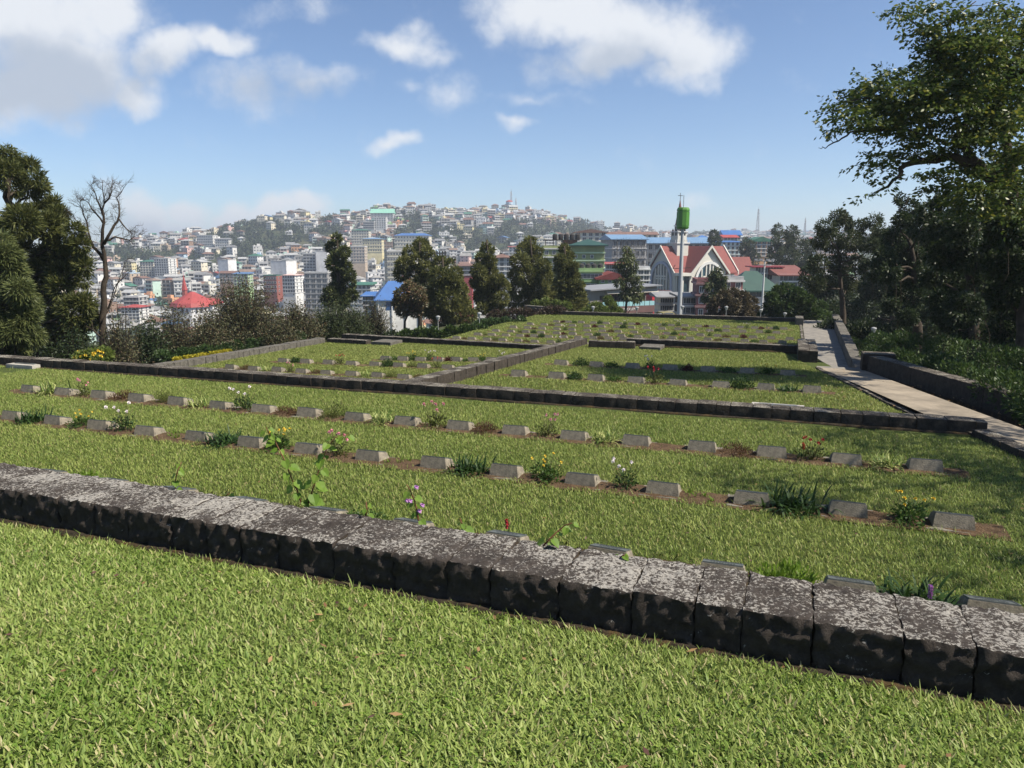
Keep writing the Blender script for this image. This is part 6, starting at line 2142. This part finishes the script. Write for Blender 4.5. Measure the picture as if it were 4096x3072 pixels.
mb.add(q + [(a_, b_, c_ + .9) for a_, b_, c_ in q], [(0, 3, 2, 1), (4, 5, 6, 7), (0, 1, 5, 4), (1, 2, 6, 5), (2, 3, 7, 6), (3, 0, 4, 7)])
for (aa, bb) in ((3.1, 3.1), (3.1, .3), (.3, 3.1)):
    q = [cw(aa, bb, zb), cw(aa + .5, bb, zb), cw(aa + .5, bb + .5, zb), cw(aa, bb + .5, zb)]
    mb.add(q + [(a_, b_, He - 1.201) for a_, b_, c_ in q], [(0, 1, 5, 4), (1, 2, 6, 5), (2, 3, 7, 6), (3, 0, 4, 7)])
mb.build('canopy', M_chw, e)
# bell tower on the ridge
tx = Vector(cw(-2.0, -Wd / 2 + .6, 0))
tw = empty('bell_tower', tuple(tx))
tw.parent = e
mb = MB()
zt0, zt1, zt2, zt3, zt4 = 29 * S_, 50.5 * S_, 53.5 * S_, 61.5 * S_, 67.5 * S_


def sq(mb, h, z0, z1):
    pts = []
    for z in (z0, z1):
        for q in range(4):
            a_ = math.radians(45 + 90 * q)
            v = n1 * (h * math.cos(a_) * 1.414) + n2 * (h * math.sin(a_) * 1.414)
            pts.append((v.x, v.y, z))
    mb.add(pts, [(0, 1, 5, 4), (1, 2, 6, 5), (2, 3, 7, 6), (3, 0, 4, 7), (4, 5, 6, 7)])


sq(mb, 2.2, zt0, zt1)
sq(mb, 1.75, zt1, zt2 + 7.2 * S_)
mb.build('tower_shaft', M_chw, tw)
mb = MB()
sq(mb, 2.55, zt1 - .35, zt1)
for q in range(4):
    for k in range(6):
        a_ = -2.3 + k * .92
        for (x_, y_) in (((a_, 2.35), (a_, -2.35), (2.35, a_), (-2.35, a_))[q],):
            v = n1 * x_ + n2 * y_
            mb.box(v.x - .07, v.x + .07, v.y - .07, v.y + .07, zt1, zt1 + .9)
sq(mb, 2.0, zt3 - .3, zt3)
mb.lathe([(1.75, zt4 - .3), (1.75, zt4)], 8)
mb.build('cornice', M_white, tw)
mb = MB()
mb.lathe([(1.45, zt3), (1.45, zt4 - .301)], 8)
mb.build('belfry', M_chw, tw)
mb = MB()
for q in range(8):
    a_ = (q + .5) * math.pi / 4
    c_ = Vector((math.cos(a_), math.sin(a_), 0)) * 1.36
    s2 = Vector((-math.sin(a_), math.cos(a_), 0)) * .33
    mb.add([tuple(c_ - s2 + Vector((0, 0, zt3 + .4))), tuple(c_ + s2 + Vector((0, 0, zt3 + .4))), tuple(c_ + s2 + Vector((0, 0, zt3 + 1.3))), tuple(c_ + Vector((0, 0, zt3 + 1.6))), tuple(c_ - s2 + Vector((0, 0, zt3 + 1.3)))], [(0, 1, 2, 3, 4)])
for nn, tt in ((n1, n2), (n2, n1)):
    for off in (-.8, .8):
        c_ = nn * 1.78 + tt * off
        mb.add([tuple(c_ - tt * .42 + Vector((0, 0, zt2 + 1.2))), tuple(c_ + tt * .42 + Vector((0, 0, zt2 + 1.2))), tuple(c_ + tt * .42 + Vector((0, 0, zt2 + 2.9))), tuple(c_ + Vector((0, 0, zt2 + 3.5))), tuple(c_ - tt * .42 + Vector((0, 0, zt2 + 2.9)))], [(0, 1, 2, 3, 4), (4, 3, 2, 1, 0)])
mb.build('belfry_openings', M_shade, tw)
mb = MB()
mb.lathe([(1.35, zt4), (.10, 92 * S_)], 8)
mb.build('spire', mat('brown spire', (.20, .065, .05), (.16, .055, .045), 1, .7), tw)
mb = MB()
mb.tube([(0, 0, 92 * S_), (0, 0, 99 * S_)], .09, 5)
mb.tube([(-.75, 0, 96.5 * S_), (.75, 0, 96.5 * S_)], .09, 5)
mb.build('cross', M_barkg, tw)

# ---- the white church with red roof down in the town
Y = 400.0
LAND.append((172, 216, 270, 322, Y))
a = pix_y(195, 330, Y)
e = empty('red_roofed_church', tuple(a))
tag(e, 'white church with a bright red many-sided roof and pointed red spire', 'church')
s = Y / FPX
H = 24 * s
mb = MB()
mb.lathe([(11.0, -12), (11.0, H)], 10)
mb.box(3, 12, -4, 10, -12, H + 1.0)
mb.build('wall', WALLM[13], e)
mb = MB()
mb.lathe([(12.0, H), (11.0, H + 2.0), (1.0, H + 7.6)], 10)
mb.add([(2.5, -5, H + 1.05), (13, -5, H + 1.05), (13, 11, H + 1.05), (2.5, 11, H + 1.05), (2.5, 3, H + 4.4), (13, 3, H + 3.6)], [(0, 1, 5, 4), (1, 2, 5), (2, 3, 4, 5), (3, 0, 4), (0, 3, 2, 1)])
mb.build('roof', M_redpale, e)
for k in range(10):
    q = -math.pi / 2 + (k - 4.5) * .22
    mb = MB()
    mb.box(-.45, .45, -.14, 0, -.9, .8)
    mb.prism([(-.45, .8), (.45, .8), (0, 1.5)], (-.14, 0))
    mb.build('arched_window', M_shade, e, (11.0 * math.cos(q) * .98, 11.0 * math.sin(q) * .98, H - 1.9), q + math.pi / 2)
for k in range(8):
    mb = MB()
    mb.box(-.5, .5, -.14, 0, -1, 1)
    q = -math.pi / 2 + (k - 3.5) * .27
    mb.build('window', M_shade, e, (11.0 * math.cos(q) * .98, 11.0 * math.sin(q) * .98, H - 6.6), q + math.pi / 2)
sx_ = (187.6 - 195) * s
mb = MB()
mb.lathe([(1.5, H + 3), (1.4, H + 8.4)], 6, 0, (sx_, 0))
mb.build('spire_base', mat('red brick belfry', (.30, .08, .06), (.24, .06, .05), 1), e)
mb = MB()
mb.lathe([(1.7, H + 8.4), (.06, H + 16.5)], 6, 0, (sx_, 0))
mb.tube([(sx_, 0, H + 16), (sx_, 0, H + 18.2)], .08, 4)
mb.build('spire', M_redpale, e)
block('pink_roof_block', 'white layered block with pink roofs low in the town, left of the red roofed church', 122, 140, 305, 320, 380, WH, 4, 5, 'hip', M_redpale, depth=10, hip=.12)
block('unfinished_building', 'dark empty frame building above the pink roofed block', 125, 139, 296, 309, 395, GREY, 3, 4, depth=10, ww=2.4, wh=1.7)

# ---- pole, masts, lattice towers, lamps
Y = 100.0
a = pix_y(679, 320, Y)
z0 = zg(a[0], a[1])
e = empty('pole_tower', (a[0], a[1], z0))
tag(e, 'tall grey steel pole carrying a big bright green faceted drum', 'pole')
zd0, zd1 = pix_y(683, 229.5, Y)[2] - z0, pix_y(683, 207.5, Y)[2] - z0
mb = MB()
mb.lathe([(.36, -.5), (.30, (zd0) * .35), (.20, zd0 + .2)], 18)
mb.build('pole', mat('galvanised steel', (.40, .41, .41), (.31, .32, .325), 1.2, .55, .5, streak=(1, 1, .12)), e, smooth=False)
M_drum = mat('bright green drum', (.060, .20, .014), (.052, .17, .013), .6, .45, .45)
mb = MB()
h = zd1 - zd0
mb.lathe([(r_ * .74, z_) for r_, z_ in ((.5, zd0), (1.0, zd0 + .03 * h), (1.14, zd0 + .10 * h), (1.14, zd0 + .13 * h), (1.04, zd0 + .135 * h), (1.04, zd0 + .16 * h), (1.15, zd0 + .165 * h), (1.15, zd0 + .80 * h), (1.06, zd0 + .805 * h), (1.06, zd0 + .83 * h), (1.15, zd0 + .835 * h), (1.15, zd0 + .90 * h), (1.0, zd0 + .985 * h), (.9, zd1))], 10)
mb.build('drum', M_drum, e)
mb = MB()
mb.tube([(0, 0, zd1), (0, 0, zd1 + 1.6)], .03, 4)
mb.build('antenna', M_shade, e)
mb = MB()
mb.tube([(-1.1, 0, zd0 * .62), (1.3, 0, zd0 * .63)], .04, 4)
mb.tube([(-1.1, 0, zd0 * .62), (-.8, 0, zd0 * .62 + .5)], .04, 4)
mb.build('bracket', M_shade, e)


def lattice(label, u, v0, v1, Y, wpx, m, name='lattice_tower'):
    a = pix_y(u, v1, Y)
    H = pix_y(u, v0, Y)[2] - a[2]
    g = min(zg(a[0], a[1]), a[2])
    w = wpx / FPX * Y / 2
    e = empty(name, (a[0], a[1], g - 1))
    H += a[2] - g + 1
    mb = MB()
    n = 14
    r = .10 * Y / 600
    for i in range(n):
        f0, f1_ = i / n, (i + 1) / n
        w0, w1 = w * (1 - .78 * f0), w * (1 - .78 * f1_)
        for sx, sy in ((-1, -1), (1, -1), (1, 1), (-1, 1)):
            mb.tube([(sx * w0, sy * w0, H * f0), (sx * w1, sy * w1, H * f1_)], r * 1.6, 4)
        mb.tube([(-w0, -w0, H * f0), (w1, -w1, H * f1_)], r, 3)
        mb.tube([(w0, -w0, H * f0), (-w1, -w1, H * f1_)], r, 3)
        mb.tube([(w0, -w0, H * f0), (w1, w1, H * f1_)], r, 3)
        mb.tube([(-w1, -w1, H * f1_), (w1, -w1, H * f1_)], r, 3)
    mb.tube([(0, 0, H), (0, 0, H * 1.08)], r, 3)
    mb.build('lattice', m, e)
    mb = MB()
    for k in range(3):
        mb.lathe([(.5 * Y / 900, H * (.78 + k * .06)), (.5 * Y / 900, H * (.78 + k * .06) + 1.4)], 8, 0, (w * .5 * (1 if k % 2 else -1), -w * .5))
    mb.build('antennas', M_white, e)
    return tag(e, label, 'tower', 'lattice masts')


M_mast = mat('mast grey', (.30, .30, .31), None, 1)
lattice('tall lattice mast on the right-hand ridge', 757.5, 209, 229, 1500, 3.2, M_mast)
lattice('thin lattice mast furthest right on the ridge', 804.5, 218.5, 235, 1500, 2.0, M_mast)
lattice('tallest lattice mast on the central hilltop', 511.2, 191, 210, 1180, 2.6, M_mast)
lattice('short thin mast right of the tallest hilltop mast', 516, 198.5, 210, 1180, 1.4, M_mast)
lattice('small thin mast left along the ridge', 476.5, 205, 213, 1180, 1.2, M_mast)
a = pix_y(509.3, 210, 1170)
e = empty('water_tower', tuple(a - np.array([0, 0, 8])))
mb = MB()
mb.lathe([(2.2, 0), (2.2, 15)], 10)
mb.lathe([(4.5, 15), (5.2, 17), (5.2, 20)], 12)
mb.build('shaft', PBL, e)
mb = MB()
mb.lathe([(5.6, 20.01), (4.5, 21.6), (.5, 23)], 12)
mb.build('dome', M_redpale, e)
tag(e, 'pale round tower with a red dome beside the tallest hilltop mast', 'tower')
for (u, v0, v1, Y, lab) in ((436, 251, 292, 250, 'stadium floodlight mast with a wide lamp panel behind the broad evergreens'), (457, 255, 292, 260, 'thin stadium mast right of the lamp panel'), (503.5, 251.5, 270, 270, 'curved floodlight mast above the house with the dark hipped roof')):
    a = pix_y(u, v1, Y)
    g = zg(a[0], a[1])
    H = pix_y(u, v0, Y)[2] - g
    e = empty('floodlight_mast', (a[0], a[1], g))
    mb = MB()
    mb.tube([(0, 0, -.5), (0, 0, H * .6), (.0 if u < 500 else -.3, 0, H)], [.35, .28, .2], 8)
    mb.build('pole', M_mast, e)
    mb = MB()
    if u < 450:
        for k in range(4):
            mb.box(-3.4, 3.4, -.2, 0, H - 4.2 + k * 1.1, H - 3.8 + k * 1.1)
        for k in range(8):
            mb.box(-3.3 + k * .9, -2.75 + k * .9, -.35, -.21, H - 4.4, H)
    else:
        for k in range(4):
            mb.box(-1.4, -.35, -.3, .1, H - 3.6 + k * .9, H - 3.1 + k * .9)
    mb.build('lamp_panel', M_shade, e)
    tag(e, lab, 'mast', 'stadium floodlight masts')
Y = 95.0
a = pix_y(761.4, 312, Y)
g = zg(a[0], a[1])
H = pix_y(762, 261, Y)[2] - g
e = empty('high_mast_light', (a[0], a[1], g))
mb = MB()
mb.tube([(0, 0, -.5), (.05, 0, H)], [.16, .09], 10)
mb.build('pole', M_white, e)
mb = MB()
for z_, r_ in ((H, 1.05), (H - .5, .85)):
    mb.tube([(r_ * math.cos(k * .5236), r_ * math.sin(k * .5236), z_) for k in range(13)], .05, 4)
    for k in range(6):
        mb.tube([(0, 0, z_), (r_ * math.cos(k * 1.047), r_ * math.sin(k * 1.047), z_)], .03, 4)
mb.build('ring', M_mast, e)
lm_ = MB()
lm_.box(-.16, .16, -.12, .12, 0, .2)
lme = lm_.mesh('lamp', M_mast)
for k in range(8):
    link('lamp', lme, e, (1.1 * math.cos(k * .785), 1.1 * math.sin(k * .785), H + .06))
mb = MB()
mb.tube([(0, 0, H), (0, 0, H + 1.9)], .02, 4)
mb.build('rod', M_mast, e)
tag(e, 'slender white high mast with a ring of lamps before the green roofed hall', 'mast')


def lamp_proto():
    e = empty('garden_lamp', (0, 0, 0))
    mb = MB()
    mb.tube([(0, 0, -.6), (0, 0, 1.0)], .035, 6)
    mb.build('post', mat('lamp post paint', (.42, .43, .40), (.34, .35, .33), 2), e)
    mb = MB()
    mb.lathe([(.05, 1.0), (.12, 1.05), (.24, 1.24)], 12)
    mb.build('lamp_shade', mat('lamp glass', (.50, .50, .47), (.42, .42, .40), 2, .4, .5), e)
    mb = MB()
    mb.lathe([(.27, 1.241), (.22, 1.30), (.03, 1.34)], 12)
    mb.build('cap', mat('lamp cap', (.30, .31, .31), None, 2), e)
    return e


LP = lamp_proto()
LPC = children(LP)
LPS = [(682.5, 305.5, 320, 'white lamp post right beside the tall steel pole'), (726.4, 306, 321, 'lamp post in front of the dark rusty bush'), (761, 309, 322, 'lamp post at the left end of wide dark green bush'), (785, 312.3, 323, 'lamp post before the middle of the wide dark green bush'),
       (800.7, 316.4, 324, 'low lamp post at the far lawn corner'), (593, 306, 318, 'lamp post in the yellow green shrub left of the academy'), (637, 306.5, 320, 'lamp post before the academy board fence'), (438, 315.5, 332, 'lamp post before the broad olive green evergreen'), (479.4, 312, 324, 'lamp post before the pointed evergreen'), (874, 327, 345, 'lamp half hidden in the shaded undergrowth')]
for i, (u, v0, v1, lab) in enumerate(LPS):
    Y = 59.0 if i < 7 else (50.0 if i < 9 else 42.0)
    o = LP if i == 0 else copy_tree(LP, LPC)
    top = pix_y(u, v0, Y)
    g = min(zg(top[0], top[1]), top[2] - 1.2)
    o.location = (top[0], top[1], g)
    o.scale = (1, 1, (top[2] - g) / 1.34)
    k = .6
    o.scale[0] = o.scale[1] = k
    tag(o, lab, 'lamp post', 'garden lamp posts')

# ---- street and cars
vs = []
for (u, Yy) in ((655, 80), (690, 80), (694, 128), (655, 128)):
    q = pix_y(u, 330, Yy)
    vs.append((q[0], q[1]))
mb = MB()
nsx = 12
for i in range(nsx):
    for j in range(nsx):
        q = []
        for (fu, fv) in ((i, j), (i + 1, j), (i + 1, j + 1), (i, j + 1)):
            a_, b_ = fu / nsx, fv / nsx
            x = (vs[0][0] * (1 - a_) + vs[1][0] * a_) * (1 - b_) + (vs[3][0] * (1 - a_) + vs[2][0] * a_) * b_
            y = (vs[0][1] * (1 - a_) + vs[1][1] * a_) * (1 - b_) + (vs[3][1] * (1 - a_) + vs[2][1] * a_) * b_
            q.append((x, y, zg(x, y) + .06))
        mb.quad(*q)
tag(mb.build('road', mat('asphalt', (.055, .055, .055), (.075, .075, .072), 1, .95)), 'narrow asphalt street beyond the far wall', 'road', kind='structure')


def car(label, u, v, Y, rz, body, van=False):
    top = pix_y(u, v, Y)
    h = 1.9 if van else 1.5
    z = top[2] - h
    e = empty('van' if van else 'parked_car', (top[0], top[1], z), rz)
    tag(e, label, 'van' if van else 'car')
    mb = MB()
    L = 2.2
    if van:
        pr = [(-L, .35), (L, .35), (L, 1.0), (L - .45, 1.15), (L - .95, 1.85), (-L + .1, 1.9), (-L, 1.2)]
    else:
        pr = [(-L, .35), (L, .35), (L, .75), (L - .9, .92), (L - 1.6, 1.45), (-L + .9, 1.5), (-L + .1, 1.0), (-L, .9)]
    mb.prism(pr, (-.82, .82))
    mb.build('body', body, e)
    mb = MB()
    a_, b_ = (-L + .3, L - 1.0) if van else (-L + .6, L - 1.5)
    for y in (-.83, .83):
        mb.quad((a_, y, h - .75), (b_ + .3, y, h - .75), (b_, y, h - .15), (a_ + .2, y, h - .15))
    mb.quad((L - .42, -.7, h - .72), (L - .42, .7, h - .72), (L - .9, .7, h - .12), (L - .9, -.7, h - .12)) if van else mb.quad((L - .86, -.7, .96), (L - .86, .7, .96), (L - 1.5, .7, 1.42), (L - 1.5, -.7, 1.42))
    mb.build('windows', M_glass, e)
    w_ = MB()
    for k in range(1):
        w_.T = Matrix.Rotation(R(90), 4, 'X')
        w_.lathe([(.32, -.1), (.32, .1)], 12)
    wm = w_.mesh('wheel', M_shade)
    for sx in (-1.35, 1.35):
        for sy in (-.78, .78):
            link('wheel', wm, e, (sx, sy, .32))
    return e


M_carw = mat('white car paint', (.75, .75, .74), (.72, .72, .71), 1, .3, .6)
car('white car on the street right of the academy fence', 661, 314.6, 88, R(-70), M_carw)
car('white van roof showing above the wall beside the steel pole', 674, 315.2, 72, R(8), M_carw, True)
car('dark yellow topped taxi further up the street', 666.5, 312.0, 105, R(-75), mat('taxi paint', (.30, .24, .05), (.05, .05, .05), .8, .4))
car('dark car right of the steel pole on the street', 690, 316.5, 84, R(10), mat('dark car paint', (.05, .06, .075), None, 1, .3, .6))

# ---- the houses of the town
rh = random.Random(17)
rhn = np.random.default_rng(17)
FOREST = [(268, 238, 52, 15), (225, 243, 20, 9), (128, 259, 30, 10), (237, 254, 22, 8), (420, 225, 18, 9), (455, 241, 36, 9), (525, 236, 36, 12), (570, 235, 30, 10), (690, 232, 44, 7), (330, 231, 16, 10), (405, 236, 14, 6), (488, 250, 26, 9), (150, 282, 22, 7), (200, 268, 10, 6)]


def in_forest(u, v):
    return any(((u - a) / c) ** 2 + ((v - b) / d) ** 2 < 1 for a, b, c, d in FOREST)


cand = []
grid = {}
tries = 0
CREST = {130: 1000, 300: 1000, 400: 1010, 512: 1150, 620: 1230}
while len(cand) < 3100 and tries < 130000:
    tries += 1
    u = rh.uniform(60, 840)
    if u < 590:
        q_ = rh.random()
        cy = float(np.interp(u, list(CREST), list(CREST.values())))
        Yy = rh.uniform(330, 1260) if q_ < .62 else rh.uniform(330, 700) if q_ < .84 else rh.uniform(cy - 130, cy + 15)
    else:
        Yy = rh.uniform(380, 2150)
    x = (u - 512) / 733 * Yy
    z = zg(x, Yy)
    uu, vv = project((x, Yy, z))
    if not (195 < vv < 345):
        continue
    if vv > 300 and rh.random() < .5:
        continue
    if in_forest(uu, vv) and rh.random() < .90:
        continue
    big = Yy < 800
    w = (rh.uniform(5, 9.5) if Yy < 560 else rh.uniform(6.5, 12)) if big else rh.uniform(7, 13)
    d = rh.uniform(6.5, 9)
    n = rh.choice([1, 2, 2, 3] if Yy < 560 else [2, 2, 3, 3, 4, 5] if big else [2, 2, 2, 3, 3, 4])
    key = (int(x // 11), int(Yy // 11))
    if any(grid.get((key[0] + i, key[1] + j)) and math.hypot(grid[(key[0] + i, key[1] + j)][0] - x, grid[(key[0] + i, key[1] + j)][1] - Yy) < (6.6 if Yy < 560 else 7.6) for i in (-1, 0, 1) for j in (-1, 0, 1)):
        continue
    hw = w / 2 / Yy * FPX
    top = vv - n * 3 / Yy * FPX
    bad = False
    for (a0, a1, b0, b1, LY) in LAND:
        if uu + hw > a0 and uu - hw < a1 and top < b1 - 1 and vv > b0 - 2 and Yy < LY + 14:
            bad = True
            break
    if bad:
        continue
    grid[key] = (x, Yy)
    cand.append((x, Yy, z, uu, vv, w, d, n))
cand.sort(key=lambda c: -(c[5] * c[7] / c[1] ** 2))
NIND = 262
stuff_parts = []
indiv = []


def where(u, v, Y):
    if u > 600:
        h = 'on right ridge' if v < 246 else 'beyond church'
    elif v < 226:
        h = 'near hilltop'
    elif v < 258:
        h = 'midway uphill'
    else:
        h = 'low in town'
    return h


for i, (x, Yy, z, uu, vv, w, d, n) in enumerate(cand):
    roof = rh.choice(['flat', 'flat', 'gable', 'gable', 'hip'])
    wi = rh.choices(range(len(WALLM)), weights=[12, 10, 7, 6, 5, 4, 3, 3, 4, 2, 3, 1.5, 1.5, 10, 7])[0]
    ri = rh.choices(range(len(ROOFM)), weights=[7, 6, .9, 1.5, .7, 5, 5, 6])[0]
    yaw = math.atan2(-x, Yy) * .0 + rh.choice([-.15, .1, -.45, .3, -.3]) + rh.uniform(-.15, .15)
    b, r = house_geo(rh, w, d, n, roof)
    gz = min(zg(x, Yy - d / 2), z) + .2
    if i < NIND:
        mats4 = [WALLM[wi], M_glass, M_white if wi not in (0, 1, 13) else WALLM[14], M_shade]
        o = b.build('town_house', mats4, None, (x, Yy, gz), yaw)
        r.build('roof', ROOFM[ri] if roof != 'flat' else WALLM[(wi + 1) % 15], o)
        rn = f'{ROOFC[ri][0]} {"gabled" if roof == "gable" else "hipped"} roof' if roof != 'flat' else 'flat roof'
        indiv.append((uu, f'{WALLC[wi][0]} {NUMW[n]} storey house with {rn} {where(uu, vv, Yy)}', o))
    else:
        ca, sa = math.cos(yaw), math.sin(yaw)
        stuff_parts.append((b, r, x, Yy, gz, ca, sa, wi, ri if roof != 'flat' else None))
byl = {}
for uu, lab, o in indiv:
    byl.setdefault(lab, []).append((uu, o))
for lab, l in byl.items():
    l.sort(key=lambda q: q[0])
    for k, (uu, o) in enumerate(l):
        tag(o, lab if len(l) == 1 else f'{lab}, {ordinal(k + 1)} from left', 'house', 'houses of the hillside town')
# everything smaller than those: one crowd of distant houses
MATALL = WALLM + [M_glass, M_white, M_shade] + ROOFM
nW = len(WALLM)
VV, FF, MM = [], [], []
for (b, r, x, y, z, ca, sa, wi, ri) in stuff_parts:
    for src, mp in ((b, (wi, nW, nW + 1, nW + 2)), (r, ((nW + 3 + ri) if ri is not None else wi,) * 4)):
        o = len(VV)
        VV += [(x + p[0] * ca - p[1] * sa, y + p[0] * sa + p[1] * ca, z + p[2]) for p in src.v]
        FF += [[i + o for i in f] for f in src.f]
        MM += [mp[m] for m in src.m]
me = bpy.data.meshes.new('distant_houses')
me.from_pydata(VV, [], FF)
for m in MATALL:
    me.materials.append(m)
me.polygons.foreach_set('material_index', MM)
me.update()
tag(link('distant_houses', me), 'crowd of small far-off houses covering the hillside and ridge', 'houses', kind='stuff')

# ---- trees of the hillside, far off, as one wood
PT, RD = [], []
n_ = 0
while n_ < 3000:
    u = rhn.uniform(60, 860)
    Yy = rhn.uniform(330, 1280) if u < 590 else rhn.uniform(380, 2150)
    x = (u - 512) / 733 * Yy
    z = zg(x, Yy)
    uu, vv = project((x, Yy, z))
    if not (190 < vv < 350):
        continue
    if not in_forest(uu, vv) and rhn.random() < .60:
        continue
    h = rhn.uniform(5, 10) if in_forest(uu, vv) else rhn.uniform(3.5, 7.5)
    bad = False
    for (a0, a1, b0, b1, LY) in LAND:
        if a0 - 2 < uu < a1 + 2 and vv > b0 and vv - h / Yy * FPX < b1 and Yy < LY + 8:
            bad = True
            break
    if bad:
        continue
    n_ += 1
    for k in range(3):
        PT.append((x + rhn.normal(0, h * .18), Yy + rhn.normal(0, h * .18), z + h * rhn.uniform(.3, .75)))
        RD.append(h * rhn.uniform(.25, .42))
PT, RD = np.array(PT), np.array(RD)
m_ = 26
D = unit(rhn.normal(size=(len(PT), m_, 3)))
P = (PT[:, None] + D * RD[:, None, None] * rhn.uniform(.6, 1.05, (len(PT), m_, 1))).reshape(-1, 3)
rep = np.repeat(RD, m_)
Q = leaf_quads(P, D.reshape(-1, 3) + rhn.normal(0, .8, P.shape), rep * .95, rep * .55, rhn)
L_hill = leaf('hillside tree leaf', (.020, .034, .014), (.062, .080, .030), trans=.15, nscale=.02)
tag(link('hillside_wood', quads_mesh('hillside_wood', Q, L_hill)), 'dark green trees scattered and massed over the far hillside', 'wood', kind='stuff')
# low scrub over the bare slope
n_ = 26000
u = rhn.uniform(40, 880, n_)
Yy = np.where(u < 590, rhn.uniform(300, 1280, n_), rhn.uniform(360, 2150, n_))
x = (u - 512) / 733 * Yy
z = z_ground(x, Yy)
P = np.stack([x, Yy, z + .4], -1)
Q = leaf_quads(P, rhn.normal(0, .8, (n_, 3)) + np.array([0, 0, .8]), 2.6 * rhn.uniform(.5, 1.3, n_), 1.6, rhn)
tag(link('hillside_scrub', quads_mesh('hillside_scrub', Q, leaf('scrub leaf', (.04, .065, .020), (.10, .115, .045), trans=.15, nscale=.02))), 'green scrub between the houses on the slopes', 'scrub', kind='stuff')

# ------------------------------------------------------------------ the hazy air
hz = MB()
hz.box(-3700, 3700, -3700, 4000, -190, 118)
hm = bpy.data.materials.new('haze')
hm.use_nodes = True
nt = hm.node_tree
for n0 in list(nt.nodes):
    nt.nodes.remove(n0)
pv = nt.nodes.new('ShaderNodeVolumePrincipled')
pv.inputs['Color'].default_value = (.80, .88, 1.0, 1)
pv.inputs['Density'].default_value = 0.00031
pv.inputs['Anisotropy'].default_value = 0.2
ou = nt.nodes.new('ShaderNodeOutputMaterial')
nt.links.new(pv.outputs[0], ou.inputs['Volume'])
o = hz.build('haze', hm)
tag(o, 'pale bluish haze filling the valley air', 'haze', kind='stuff')
